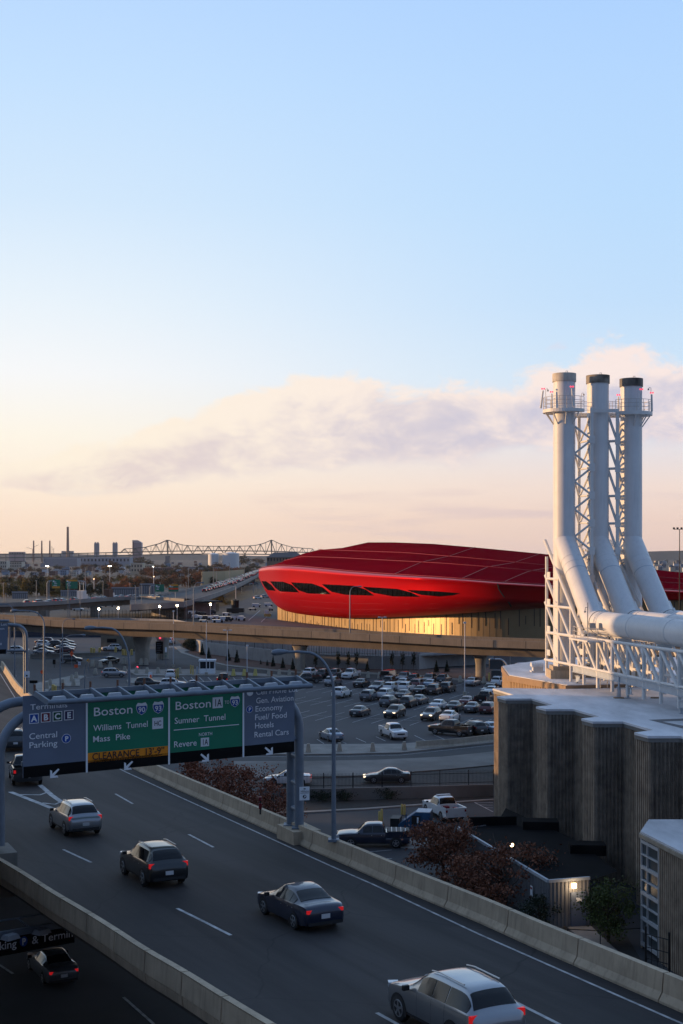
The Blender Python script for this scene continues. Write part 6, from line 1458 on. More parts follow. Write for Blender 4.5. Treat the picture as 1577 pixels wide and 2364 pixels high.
# flat waste: work enclosure under the viaduct, left lot wall
wall('boundary_wall', 'long dark blue boundary wall at the back of the left lot, under the viaduct', [at(-40, 1472), at(100, 1470), at(230, 1471), at(330, 1473)], 2.0, mat('navy_wall', (.022, .03, .05), .7), .3)
hb = tag(MB().box(at(262, 1490, 1.9)+Vector((0, 12, 0)), (9, 6, 3.8)).build('site_office', mat('tan_cabin', (.17, .14, .10), .8, var=.1)), 'low tan cabin under the viaduct behind the white suv', 'cabin')
sx = thing('switch_cabinet', 'dark equipment cabinet with yellow posts at the foot of the rightmost pier', 'cabinet', at(1145, 1570, 0)); c = at(1146, 1572, 0)
b = MB(); b.box(c+Vector((0, .7, .9)), (1.7, 1.0, 1.8)); b.box(c+Vector((0, .7, 2.9)), (2.4, .9, 1.6)); b.build('case', M['dkcase'] if 'dkcase' in M else mat('dark_case', (.035, .04, .045), .6), sx)
for dx in (-1.3, 1.2): b = MB(); b.tube([c+Vector((dx, 0, 0)), c+Vector((dx, 0, 1.5))], .16, 8); b.build('guard_post', M['yellow'], sx)

# ------------------------------------------------------------------ trees and shrubs
def leaf_mesh(name, m, n, size, fn, seed, tilt=1.0):
    r = np.random.default_rng(seed); C = fn(r, n); k = len(C)
    a = r.normal(size=(k, 3)); a /= np.linalg.norm(a, axis=1)[:, None]; h = r.normal(size=(k, 3)); bb = np.cross(a, h); bb /= np.linalg.norm(bb, axis=1)[:, None]
    s = size*r.uniform(.6, 1.35, k)[:, None]; w = s*.62
    V = np.stack([C-a*s*.5, C+bb*w*.5, C+a*s*.5, C-bb*w*.5], 1).reshape(-1, 3)
    me = bpy.data.meshes.new(name); F = np.arange(k*4).reshape(-1, 4)
    me.from_pydata(V.tolist(), [], F.tolist()); me.materials.append(m); me.update(); return me
def clumps(W, H, z0, nc, spread, top=1.0, hollow=.35, lean=0):
    """leaf centres gathered in clumps through an uneven crown"""
    def f(r, n):
        cs = []
        while len(cs) < nc:
            p = r.uniform(-1, 1, 3); d = np.linalg.norm(p)
            if hollow < d < 1 and p[2] > -.85: 
                rr = 1.0 if p[2] < 0 else 1.0
                cs.append(p*r.uniform(.82, 1.08))
        cs = np.array(cs); idx = r.integers(0, nc, n); rad = r.uniform(.6, 1.35, nc)
        P = cs[idx]+r.normal(size=(n, 3))*(spread*rad[idx])[:, None]*np.array([1, 1, .75])
        P[:, 0] *= W/2; P[:, 1] *= W/2; P[:, 2] = z0+(P[:, 2]+.85)/1.85*H
        return P[P[:, 2] > .05]
    return f
def cone(W, H, z0):
    def f(r, n):
        t = r.uniform(0, 1, n)**.62; lay = np.floor((1-t)*9)/9+r.uniform(0, .07, n); rr = W/2*t*(1.0)*(.55+.45*np.abs(np.sin((1-t)*28)))*r.uniform(.5, 1.05, n); a = r.uniform(0, 2*math.pi, n)
        return np.stack([rr*np.cos(a), rr*np.sin(a), z0+(1-t)*H], 1)
    return f
def trunk_mb(h, r, limbs, W, seed, z0=0):
    rr = random.Random(seed); b = MB(); b.tube([(0, 0, z0), (rr.uniform(-.1, .1)*h*.2, 0, h*.4), (0, rr.uniform(-.1, .1)*h*.2, h*.85)], [r, r*.75, r*.3], 8)
    for k in range(limbs):
        a = rr.uniform(0, 6.28); z = h*rr.uniform(.25, .6); L = W*.5*rr.uniform(.6, .95); q = Vector((math.cos(a)*L, math.sin(a)*L, z+L*rr.uniform(.5, .9)))
        b.tube([(0, 0, z), Vector((q.x*.5, q.y*.5, z+(q.z-z)*.42)), q], [r*.5, r*.3, r*.08], 6)
    return b
TP = {}
def tree(key, pos, label, cat='tree', group=None, W=5, H=5, z0=1, n=3000, size=.2, m='leaf_red', nc=30, spread=.2, r=.12, limbs=6, seed=1, name='tree', shape='clump', sc=1.0, rz=0.0, hollow=.35):
    if key not in TP:
        fn = clumps(W, H, z0, nc, spread, hollow=hollow) if shape == 'clump' else cone(W, H, z0)
        t = thing(name, label, cat, (0, 0, 0)); me = leaf_mesh('crown', M[m], n, size, fn, seed); o = bpy.data.objects.new('crown', me); COL.objects.link(o); o.parent = t
        tk = trunk_mb((z0+H)*.9 if shape == 'clump' else z0+H*.5, r, limbs, W, seed).build('trunk', M['trunk'], t, world=False, smooth=50)
        TP[key] = t
    else: t = copy_tree(TP[key])
    t.name = name; t.location = pos; t.rotation_euler = (0, 0, rz); t.scale = (sc,)*3 if not isinstance(sc, tuple) else sc
    tag(t, label, cat, group); return t
tree('r1', at(1024, 2034, 0), 'dull red tree behind the barrier next to the blue dumpster', W=5.6, H=4.0, z0=.4, n=5200, size=.21, m='leaf_maroon', nc=52, spread=.13, limbs=11, seed=11, name='red_leaved_tree')
tree('r2', at(1165, 2092, 0), 'dull red tree behind the barrier in front of the corrugated shed', W=7.0, H=3.8, z0=.3, n=6400, size=.20, m='leaf_maroon', nc=54, spread=.13, limbs=11, seed=12, name='red_leaved_tree')
tree('r3', at(1085, 2068, 0), 'lower dark red shrub between the two red trees behind the barrier', W=4.6, H=2.6, z0=.1, n=2600, size=.22, m='leaf_maroon', nc=26, spread=.18, seed=13, name='red_leaved_shrub', cat='shrub')
tree('b1', at(470, 1905, 0), 'rust-red bush beneath the third sign panel, left part', W=6.5, H=5.4, z0=.3, n=5000, size=.22, m='leaf_red', nc=46, spread=.14, seed=14, name='rust_red_shrub', cat='shrub')
tree('b2', at(552, 1915, 0), 'rust-red bush beneath the fourth sign panel, in the middle', W=6.6, H=5.4, z0=.3, n=5200, size=.22, m='leaf_red', nc=48, spread=.14, seed=15, name='rust_red_shrub', cat='shrub')
tree('b3', at(632, 1935, 0), 'rust-red bush right behind the gantry legs', W=4.6, H=4.4, z0=.3, n=3200, size=.2, m='leaf_red', nc=32, spread=.16, seed=16, name='rust_red_shrub', cat='shrub')
tree('g1', at(1405, 2178, 0), 'dark green shrub beside the shed door with the lit lamp', W=3.1, H=3.1, z0=.5, n=4200, size=.16, m='leaf_green', nc=34, spread=.17, seed=17, name='green_shrub', cat='shrub', limbs=9)
tree('g2', at(1247, 2140, 0), 'very dark low evergreen bush against the corner of the shed', W=2.2, H=1.9, z0=.05, n=1800, size=.14, m='leaf_dark', nc=20, spread=.22, seed=18, name='evergreen_bush', cat='shrub')
for px, py, lab_ in ((742, 1851, 'dark low bush under the low wall, right of the gantry leg'), (790, 1850, 'small dark bush under the low wall, right of the lamp post'), (892, 1846, 'small green bush against the low wall under the dark sedan')):
    tree('lowb', at(px, py, 0), lab_, 'shrub', W=2.2, H=.95, z0=.02, n=900, size=.14, m='leaf_dark', nc=14, spread=.25, seed=19, name='low_bush', limbs=3, r=.04)
CF = 'young fir trees in the mulch bed'
for px, yb, hp, lab_ in ((467, 1513, 27, 'tall dark fir left of the retaining wall beside the light pole'), (482, 1520, 25, 'second dark fir beside the light pole left of the retaining wall'), (527, 1526, 28, 'dark fir right behind the twin-headed light pole'), (547, 1530, 30, 'fir standing before the sunlit patch of the retaining wall'),
    (602, 1534, 11, 'smallest fir right of the sunlit patch'), (617, 1537, 14, 'second smallest fir right of the sunlit patch'), (630.5, 1539, 24, 'slender fir right of the two smallest firs'), (653, 1543, 25, 'bushy fir left of the flared pier'), (676, 1546, 26, 'fir partly behind the flared pier'), (702, 1546, 24, 'fir just right of the flared pier'),
    (848, 1549, 24, 'bushy fir behind the white pickup of the back row'), (1007.5, 1552, 28, 'dark fir left of the pair in the shaded wall corner'), (1032, 1552, 28, 'dark fir right of the pair in the shaded wall corner')):
    p = at(px, yb, 0); h = hp*p.y/FPX
    tree('fir', p, lab_, 'fir tree', CF, W=1.35, H=2.4, z0=.12, n=900, size=.2, m='leaf_dark', shape='cone', seed=21, name='fir_tree', limbs=0, r=.07, sc=h/2.5)
for px in (728, 781.6, 803, 822.6, 905, 929, 954):
    p = at(px, 1547, 0); tree('col', p, 'thin columnar tree before the shaded part of the retaining wall', 'tree', 'thin columnar trees in the mulch bed', W=.85, H=2.9, z0=1.0, n=700, size=.2, m='leaf_dark', nc=26, spread=.16, seed=23, name='columnar_tree', limbs=2, r=.05, hollow=.0, rz=px)
b0 = [(432, 1497), (442, 1500), (452, 1503), (440, 1491), (456, 1496), (448, 1488)]
for k, (px, yb) in enumerate(b0):
    tree('sc', at(px, yb, 0), 'dark shrub on the mulch slope left of the retaining wall', 'shrub', 'dark shrubs on the mulch slope', W=2.6, H=2.6, z0=.1, n=1000, size=.3, m='leaf_dark', nc=18, spread=.22, seed=25, name='dark_shrub', limbs=2, sc=.8+.12*(k % 3), rz=k)
# ------------------------------------------------------------------ background: overpass, highway, town, woods, bridge
M['ovp'] = mat('overpass_concrete', (.23, .215, .20), .9, var=.12, scale=.2)
M['noisew'] = mat('noise_wall', (.13, .14, .15), .8)
M['noisel'] = mat('noise_wall_light', (.30, .31, .33), .8)
ov = thing('overpass', 'grey concrete overpass carrying traffic at the far left', 'overpass', at(170, 1400, 0))
OP = [at(x, y, 7.0) for x, y in ((-60, 1393), (0, 1391.5), (84, 1389.5), (154, 1385.5), (220, 1380.5), (298, 1376), (360, 1377.5), (425, 1382.5))]
OP = smooth_path(OP, 2)
b = MB(); b.sweep(OP, [(0, 0), (0, -1.4), (.3, -1.4), (.3, 0)]); b.build('parapet', M['ovp'], ov)
b = MB(); b.sweep(OP, [(.1, -1.0), (.1, -1.5), (15, -1.5), (15, -1.0)]); b.build('deck', M['road'], ov)
b = MB(); b.sweep(OP[:-4], [(1.2, -1.52), (1.9, -3.3), (13, -3.3), (14, -1.52)]); b.build('girder', M['girder'], ov)
for px in (83, 205): 
    c = at(px, 1420, 0); i = min(range(len(OP)), key=lambda k: abs(px_of(OP[k])[0]-px)); q = OP[i]
    b = MB(); b.box((q.x, q.y+6, 1.8), (2.6, 6, 4.2)); b.build('pier', M['girder'], ov)
e0, e1 = OP[-5], at(420, 1400, 0); b = MB(); b.prism([(aty(349, 1390, OP[-6].y).x, OP[-6].y+.6), (OP[-1].x, OP[-1].y-.2), (OP[-1].x+10, OP[-1].y+14), (OP[-6].x, OP[-6].y+16)], 0, 5.4); b.build('abutment', M['ovp'], ov)
def noise_wall(px0, px1, y0, y1, Y, label):
    t = thing('noise_wall', label, 'wall', aty((px0+px1)/2, y1, Y)); p, q = aty(px0, y1, Y), aty(px1, y0, Y); n = max(3, int((px1-px0)/4.2))
    b = MB(); b.box(((p.x+q.x)/2, Y, (p.z+q.z)/2), (q.x-p.x, .4, q.z-p.z)); b.build('panels', M['noisew'], t)
    b = MB()
    for k in range(n): b.box((p.x+(q.x-p.x)*(k+.5)/n, Y-.25, (p.z+q.z)/2-.3), ((q.x-p.x)/n*.42, .2, (q.z-p.z)*.78))
    b.box(((p.x+q.x)/2, Y-.3, q.z), (q.x-p.x, .4, .5)); b.build('posts', M['noisel'], t)
noise_wall(258, 321, 1357, 1376, 545, 'grey striped noise wall behind the overpass traffic, in the middle')
noise_wall(323, 357, 1348.5, 1372, 552, 'taller grey striped noise wall left of the far green sign')
noise_wall(28, 64, 1367, 1382, 500, 'grey striped noise wall at the far left behind the overpass')
noise_wall(140, 178, 1364, 1376, 545, 'grey striped noise wall under the pair of green highway signs')
# traffic on the overpass
ah = lambda px: (lambda i: math.atan2((OP[min(i+1, len(OP)-1)]-OP[max(i-1, 0)]).y, (OP[min(i+1, len(OP)-1)]-OP[max(i-1, 0)]).x))(min(range(len(OP)), key=lambda k: abs(px_of(OP[k])[0]-px)))
def ovpt(px, off):
    i = min(range(len(OP)), key=lambda k: abs(px_of(OP[k])[0]-px)); h = ah(px); q = OP[i]; d = Vector((math.cos(h), math.sin(h), 0)); dx = (px-px_of(q)[0])*q.y/FPX
    return Vector((q.x+dx, q.y+off+dx*d.y/d.x, 6.02))
NAMEC = {'white': 'white', 'silver': 'silver', 'black': 'black', 'dkgrey': 'charcoal', 'red': 'red', 'maroon': 'dark red', 'navy': 'dark blue', 'grey': 'grey', 'blue': 'pale blue'}
for px, col, kind, off in ((53, 'maroon', 'suv', 4.5), (82, 'silver', 'suv', 4.5), (109, 'white', 'sedan', 4.5), (124, 'maroon', 'suv', 8), (135, 'white', 'suv', 4.5), (166, 'dkgrey', 'suv', 4.5), (196, 'red', 'sedan', 6), (213, 'red', 'sedan', 8.5), (229, 'red', 'sedan', 4.5), (241, 'white', 'sedan', 4), (259, 'white', 'sedan', 4.5), (272, 'grey', 'sedan', 8), (295, 'red', 'sedan', 6), (308, 'white', 'sedan', 6), (348, 'white', 'sedan', 5), (362, 'black', 'suv', 6)):
    farcar(ovpt(px, off), ah(px)+(0 if px != 53 else 1.2), col, kind, '%s car on the far-left overpass' % NAMEC[col], 'cars on the overpass')
def box_truck(px, off, wpx, m1, label, h=3.1):
    q = ovpt(px, off); L = wpx*q.y/FPX; t = thing('box_truck', label, 'truck', q, ah(px))
    b = MB(); b.box((-.8, 0, .75+h/2), (L*.68, 2.4, h)); b.build('cargo_box', m1, t, world=False)
    b = MB(); b.box((L*.36, 0, 1.5), (L*.24, 2.2, 2.0)); b.build('cab', PAINT['white'], t, world=False)
    for sx in (-L*.3, L*.3):
        for sy in (-1, 1): b = MB(); b.tube([(sx, sy*1.1-.15, .5), (sx, sy*1.1+.15, .5)], .5, 12); b.build('wheel', M['tyre'], t, world=False)
box_truck(188, 7, 27, PAINT['white'], 'white box truck on the overpass under the green sign'); box_truck(247, 6.5, 26, mat('brown_box', (.09, .04, .025), .7), 'brown box truck with a white cab on the overpass')
# highway signs on arched gantries
def hwy_sign(px0, px1, y0, y1, Y, label, bands, legs):
    t = thing('highway_sign', label, 'highway sign', aty((px0+px1)/2, 1385, Y)); s = Y/FPX
    p, q = aty(px0, y1, Y), aty(px1, y0, Y); b = MB(); b.box(((p.x+q.x)/2, Y, (p.z+q.z)/2), (q.x-p.x, .2, q.z-p.z)); pn = b.build('panel', M['green'], t)
    for ya, yb, m in bands: a, c = aty(px0+.6, yb, Y-.15), aty(px1-.6, ya, Y-.15); b = MB(); b.box(((a.x+c.x)/2, Y-.16, (a.z+c.z)/2), (c.x-a.x, .08, c.z-a.z)); b.build('band', M[m], pn)
    b = MB(); rr = random.Random(px0)
    for k in range(3):
        yy = y0+(y1-y0)*(.28+.2*k); a = aty(px0+3+rr.uniform(0, 3), yy, Y-.15); b.box((a.x+2.6*s, Y-.17, a.z), (rr.uniform(5, 8)*s, .05, 1.2*s))
    a = aty(px0+4, y0+4, Y); b.box((a.x, Y-.18, a.z), (3.2*s, .05, 3.2*s)); b.build('lettering', M['lett'], pn)
    for lx_ in legs:
        a = aty(lx_[0], lx_[1], Y+.5); bse = aty(lx_[0], 1388, Y+.5); mid = aty(lx_[0], lx_[1]+7, Y+.5); e = aty(lx_[2], lx_[1], Y+.5); sg = 1 if e.x > a.x else -1
        b = MB(); b.tube([bse, mid]+[mid+Vector((sg*4.5*s*(1-math.cos(w)), 0, 7*s*math.sin(w))) for w in np.linspace(.2, math.pi/2, 5)]+[e], s*.75, 6); b.build('arch_leg', M['steel_l'], t)
hwy_sign(120, 139, 1338, 1358.5, 505, 'smaller green highway sign with an amber strip along its bottom, far left', [(1353.5, 1358, 'amber')], [(108.5, 1341, 120), (113, 1341, 122)])
hwy_sign(152, 179, 1338, 1359, 508, 'wide green highway sign with an amber strip along its top, far left', [(1338.3, 1342, 'amber')], [(193, 1341, 178), (197.5, 1341.5, 180), (184, 1341, 172)])
hwy_sign(358, 379, 1349, 1366, 520, 'plain green highway sign with white arrows over the start of the traffic jam', [], [(346, 1352, 358)])
hwy_sign(389, 412, 1349, 1366, 525, 'green highway sign with an amber top and a red streak over the traffic jam', [(1349.3, 1353, 'amber'), (1357, 1361, 'orange')], [(405, 1352, 404)])
# ---- highway with the jam
HL = [(300, 1385), (380, 1374), (430, 1364), (480, 1352.5), (530, 1339), (568, 1325.5), (600, 1313.5), (625, 1307)]
HR = [(300, 1402), (385, 1403), (440, 1391), (490, 1376), (535, 1359), (572, 1341), (604, 1324), (640, 1311)]
b = MB(); A = [at(x, y, 6.0) for x, y in HL]; B2 = [at(x, y, 6.0) for x, y in HR]; k = len(A)
A = even(A, 30); B2 = even(B2, 30); k = 31
dn_v = Vector((0, 0, -1.4)); allp = A+B2+[p+dn_v for p in A]+[p+dn_v for p in B2]
b.add(allp, [(i, k+i, k+i+1, i+1) for i in range(k-1)]+[(k+i, 3*k+i, 3*k+i+1, k+i+1) for i in range(k-1)]+[(i, i+1, 2*k+i+1, 2*k+i) for i in range(k-1)]+[(2*k+i, 2*k+i+1, 3*k+i+1, 3*k+i) for i in range(k-1)])
tag(b.build('highway', M['lot']), kind='structure')
b = MB(); b.sweep(B2[::-1], [(0, .9), (0, -1.0), (.4, -1.0), (.4, .9)]); tag(b.build('highway_barrier', M['ovp']), 'grey concrete barrier along the near edge of the far highway', 'barrier')
b = MB(); b.sweep(A, [(0, .9), (0, 0), (-.4, 0), (-.4, .9)]); tag(b.build('highway_barrier', M['ovp']), 'grey concrete barrier along the far edge of the far highway', 'barrier')
for i in range(9, 30, 3):
    p = A[i].lerp(B2[i], .6); b = MB(); b.box((p.x, p.y, 2.3), (3, 3, 4.6)); tag(b.build('highway_pier', M['ovp']), 'plain concrete pier under the far highway', 'pier', 'piers under the far highway')
rr = random.Random(5); cols_ = ['white', 'silver', 'grey', 'grey', 'dkgrey', 'black', 'red', 'maroon', 'navy', 'black', 'maroon', 'dkgrey']
for lane in range(4):
    f = .22+.17*lane; s = 3.2+rr.uniform(0, 1)
    while s < 29.5:
        i = int(s); g = s-i; p = A[i].lerp(A[i+1], g).lerp(B2[i].lerp(B2[i+1], g), f); d = (A[min(i+1, 30)]-A[max(i, 0)]); h = math.atan2(d.y, d.x); col = rr.choice(cols_)
        if rr.random() < (.96 if lane in (1, 2) else .35): farcar(Vector((p.x, p.y, 6.03)), h, col, rr.choice(('suv', 'suv', 'sedan')), 'tiny %s car in the traffic jam on the far highway' % NAMEC[col], 'cars in the traffic jam', 1.05)
        L = (A[i+1]-A[i]).length; s += rr.uniform(10, 18)/max(L, 1)
wall('ramp_wall', 'sunlit beige wall of a ramp beyond the traffic jam', [(aty(467, 1340, 1010).x, 1010), (aty(520, 1335, 1050).x, 1050), (aty(563, 1325, 1150).x, 1150)], 10.0, mat('sunlit_wall', (.45, .34, .20), .9), 1.0)
sheet('far_road', [(420, 1404), (640, 1404), (700, 1350), (640, 1338), (560, 1362)], M['asphalt'], .02)
sheet('verge', [(470, 1398), (520, 1400), (600, 1372), (640, 1352), (560, 1366)], mat('dry_grass', (.06, .055, .03), .95, var=.4, scale=.1), .03)
for px, py, col in ((595, 1383, 'white'), (612, 1380, 'silver'), (567, 1352, 'red'), (577, 1350, 'silver'), (590, 1349, 'dkgrey'), (556, 1355, 'navy')):
    farcar(at(px, py, .05), .5, col, 'suv', '%s car on the low road beneath the far highway' % NAMEC[col], 'cars on the low road beneath the highway')
# ---- parked vehicles and vans beyond the viaduct
for px, py, col in ((5, 1414, 'blue'), (22, 1414, 'dkgrey'), (30, 1410, 'blue'), (60, 1413, 'silver'), (97, 1408, 'white'), (108, 1409, 'dkgrey'), (158, 1408, 'dkgrey'), (172, 1407, 'silver'), (180, 1410, 'white'), (212, 1404, 'silver'), (224, 1405, 'grey'), (252, 1401, 'white'), (258, 1398, 'silver'), (272, 1398, 'dkgrey'), (282, 1397, 'blue')):
    farcar(at(px, py, .05), .1, col, 'suv', '%s car parked in the shade under the far-left overpass' % NAMEC[col], 'cars parked under the overpass')
def box_van(px, py, w, h, m, label, group, hd=0.1):
    c = at(px, py, 2.7 if py > 1412 else 2.0); s = c.y/FPX; t = thing('box_van', label, 'van', c, hd, group); L, H = w*s, h*s
    b = MB(); b.box((-L*.1, 0, H*.56), (L*.8, 2.1, H*.88)); b.build('cargo_box', m, t, world=False)
    b = MB(); b.box((L*.4, 0, H*.4), (L*.2, 2.0, H*.56)); b.build('cab', m, t, world=False)
    b = MB(); b.box((L*.42, 0, H*.52), (L*.17, 2.04, H*.2)); b.build('window', M['glass'], t, world=False)
    for sx in (-L*.3, L*.35):
        b = MB(); b.tube([(sx, -1.1, .35), (sx, 1.1, .35)], .38, 10); b.build('wheel', M['tyre'], t, world=False)
GV = 'vans and trucks on the apron'
for px, py, w, h, m, lab_ in ((445, 1417, 22, 7, 'white', 'white van'), (459, 1419, 12, 7, 'navy', 'dark blue van'), (470, 1420, 12, 7, 'navy', 'dark blue van'), (492, 1417, 12, 9, 'navy', 'dark blue van'), (452, 1427, 18, 8, 'white', 'white van'), (463, 1430, 14, 9, 'white', 'white van'), (475, 1430, 14, 9, 'navy', 'dark blue van'), (487, 1431, 14, 9, 'white', 'white van'),
    (500, 1430, 16, 9, 'white', 'white van'), (516, 1434, 16, 11, 'white', 'white van'), (528, 1434, 14, 11, 'navy', 'dark blue van'), (541, 1431, 15, 9, 'white', 'white van'), (557, 1433, 19, 11, 'white', 'white van'), (470, 1438, 20, 7, 'silver', 'silver van'), (503, 1437, 26, 7, 'white', 'white van'), (522, 1421, 18, 7, 'white', 'white van'), (592, 1402, 20, 9, 'white', 'white van'), (620, 1400, 20, 8, 'white', 'white van'), (583, 1409, 18, 5, 'silver', 'silver van'), (467, 1401, 26, 9, 'white', 'white van'), (625, 1410, 8, 9, 'white', 'white van')):
    box_van(px, py, w, h, PAINT[m], lab_+' among the vehicles parked on the apron beyond the viaduct', GV)
sheet('apron_marking', [(573, 1432), (600, 1409), (601, 1409.6), (574.5, 1432.6)], M['white'], 2.70)
sheet('apron_marking', [(602, 1436), (616, 1423), (617, 1423.5), (603.4, 1436.6)], M['white'], 2.70)
lt = thing('ground_loader', 'small yellow and white loader on the apron left of the tan wall', 'loader', at(618, 1425, 2.7)); c = at(618, 1425, 2.7)
b = MB(); b.box(c+Vector((0, 0, .7)), (2.2, 1.4, .9)); b.build('chassis', M['yellow'], lt); b = MB(); b.box(c+Vector((-.3, 0, 1.7)), (1.2, 1.2, 1.2)); b.build('cab', M['wsign'], lt)
tk = thing('water_tower', 'black cylindrical tank on a low black building with a tall thin pole', 'tank', aty(543, 1412, 470)); Yk = 470
b = MB(); b.tube([aty(543, 1416, Yk), aty(543, 1387, Yk)], 10*Yk/FPX*.9, 18); b.tube([aty(543, 1387, Yk), aty(543, 1385.5, Yk)], 11*Yk/FPX*.9, 18); b.tube([aty(543, 1385, Yk), aty(543, 1382.5, Yk)], [2*Yk/FPX, 1*Yk/FPX], 10); b.build('tank', M['black'], tk, smooth=40)
b = MB(); p, q = aty(523, 1414, Yk-3), aty(563, 1404, Yk-3); b.box(((p.x+q.x)/2, Yk-1, (p.z+q.z)/2), (q.x-p.x, 4, q.z-p.z)); b.build('base_building', M['black'], tk)
b = MB(); b.tube([aty(544.5, 1383, Yk), aty(544.5, 1354, Yk)], .14, 6); b.build('pole', M['polew'], tk)
# bright street lamps
for px, py in ((228, 1406), (273, 1404), (326, 1401.5), (368.6, 1400), (409, 1398), (486, 1395)):
    p = aty(px, py, 440); t = thing('bright_street_lamp', 'brightly lit street lamp in the row beyond the viaduct, at the black fence', 'street lamp', (p.x, p.y, 0), group='lit street lamps beyond the viaduct')
    b = MB(); b.tube([(p.x, p.y, 0), p], .10, 6); b.build('post', M['polew'], t); b = MB(); b.sphere(p, .34); b.build('lamp', M['lampon'], t)
for px, py, Y in ((253.5, 1307, 900), (109, 1307, 1200), (354, 1308, 900), (217, 1336.5, 620), (355, 1331, 700)):
    base = aty(px, min(1360, HY+CAMH*FPX/Y), Y); p = aty(px, py, Y); s = Y/FPX; t = thing('bright_flood_mast', 'tall mast with bright white flood lamps over the far woods', 'lamp post', base, group='bright flood masts over the woods')
    b = MB(); b.tube([base, p], .16, 6); b.build('post', M['polew'], t); b = MB()
    for k in (-1.4, 0, 1.4) if py < 1310 and px != 354 else (0,): b.box(p+Vector((k*s*1.8, 0, 0)), (1.4*s, .6, 1.1*s))
    b.build('lamps', M['lampon'] if py < 1320 else M['lampon2'], t)
rr = random.Random(9)
for k, (px, yt, yb) in enumerate(((8, 1345, 1420), (67, 1335, 1382), (84, 1340, 1380), (157, 1347, 1436), (161, 1352, 1436), (185, 1350, 1436), (197, 1310, 1345), (213, 1310, 1345), (166, 1310, 1340), (43, 1308, 1330), (238, 1340, 1375), (313, 1352, 1440), (327, 1350, 1440), (370, 1345, 1400), (391, 1350, 1410), (435, 1310, 1365), (530, 1300, 1345), (564, 1310, 1340), (558, 1350, 1390), (519, 1360, 1395), (593, 1350, 1390), (585, 1348, 1388), (430, 1345, 1440), (493, 1310, 1350), (500, 1320, 1355), (276, 1343, 1382), (300, 1345, 1380), (12, 1370, 1425))):
    Y = 22.8*FPX/(yb-HY) if yb > 1390 else rr.uniform(600, 900); base, p = aty(px, yb, Y), aty(px, yt, Y); t = thing('thin_light_pole', 'thin distant light pole among the roads and woods at the far left', 'lamp post', base, group='thin distant light poles')
    b = MB(); b.tube([base, p], max(.09, Y*.00022), 6); b.build('post', M['pole'], t); b = MB(); s = Y/FPX; b.tube([p, p+Vector((s*2.5*rr.choice((-1, 1)), 0, s*.6))], max(.07, Y*.00018), 5); b.build('arm', M['pole'], t)
# ---- woods
WG = 'autumn trees of the far woods'
kinds_ = {'green': ('leaf_dark', 'dark green tree in the far woods at the left'), 'yellow': ('leaf_yellow', 'yellow-green autumn tree in the far woods at the left'), 'rust': ('leaf_rust', 'rust-brown autumn tree in the far woods'), 'orange': ('leaf_orange', 'orange autumn tree in the far woods'), 'brown': ('leaf_brown', 'bare brown tree in the far woods')}
def wtree(px, ybase, hpx, wpx, kind):
    Y = max(min(CAMH*FPX/(ybase-HY), 3000), 500); p = aty(px, ybase, Y); p.z = min(p.z, 0) if ybase > 1300 else p.z; s = Y/FPX
    v = rr.randrange(2); t = tree('w_%s%d' % (kind, v), p, kinds_[kind][1], 'tree', WG, W=10, H=9, z0=1.2, n=1100, size=.95, m=kinds_[kind][0], nc=26, spread=.2, seed=40+v+len(kind)*3, name='woodland_tree', limbs=5, r=.25, rz=rr.uniform(0, 6), hollow=.3)
    t.scale = (wpx*s/10, wpx*s/10, hpx*s/10.2)
for x in range(-6, 150, 9): wtree(x+rr.uniform(-3, 3), 1378+rr.uniform(-3, 2), rr.uniform(34, 50)*(1.05 if 30 < x < 120 else .85), rr.uniform(20, 28), rr.choice(('green', 'yellow', 'green', 'yellow')))
for x in range(120, 250, 9): wtree(x+rr.uniform(-3, 3), 1375+rr.uniform(-3, 2), rr.uniform(26, 36), rr.uniform(18, 26), rr.choice(('green', 'green', 'rust', 'brown')))
for x in range(236, 300, 7): wtree(x+rr.uniform(-3, 3), 1368+rr.uniform(-2, 2), rr.uniform(18, 27), rr.uniform(15, 22), rr.choice(('orange', 'orange', 'rust', 'green')))
for x in range(285, 470, 9): wtree(x+rr.uniform(-3, 3), 1362-(x-285)*.05+rr.uniform(-3, 2), rr.uniform(22, 34), rr.uniform(20, 28), rr.choice(('brown', 'rust', 'brown', 'green', 'rust')))
for x in range(0, 330, 12): wtree(x+rr.uniform(-4, 4), 1347+rr.uniform(-4, 3), rr.uniform(14, 22), rr.uniform(16, 24), rr.choice(('brown', 'green', 'yellow', 'rust')))
for x in range(330, 600, 11): wtree(x+rr.uniform(-4, 4), 1333+rr.uniform(-4, 3)-(x-330)*.02, rr.uniform(12, 20), rr.uniform(16, 24), rr.choice(('brown', 'rust', 'green', 'brown')))
for x in range(-4, 640, 15): wtree(x+rr.uniform(-5, 5), 1317+rr.uniform(-4, 6), rr.uniform(8, 14), rr.uniform(14, 22), rr.choice(('brown', 'green', 'brown')))
for px, yb, h, w, kd in ((258, 1326, 30, 46, 'brown'), (329, 1306, 20, 46, 'green'), (562, 1304, 22, 32, 'green'), (597, 1302, 16, 32, 'brown'), (501, 1316, 17, 30, 'brown'), (640, 1302, 15, 30, 'green'), (500, 1392, 26, 22, 'yellow'), (512, 1393, 20, 18, 'yellow'), (525, 1397, 14, 18, 'yellow'), (490, 1350, 18, 30, 'green'), (462, 1318, 14, 22, 'green')): wtree(px, yb, h, w, kd)
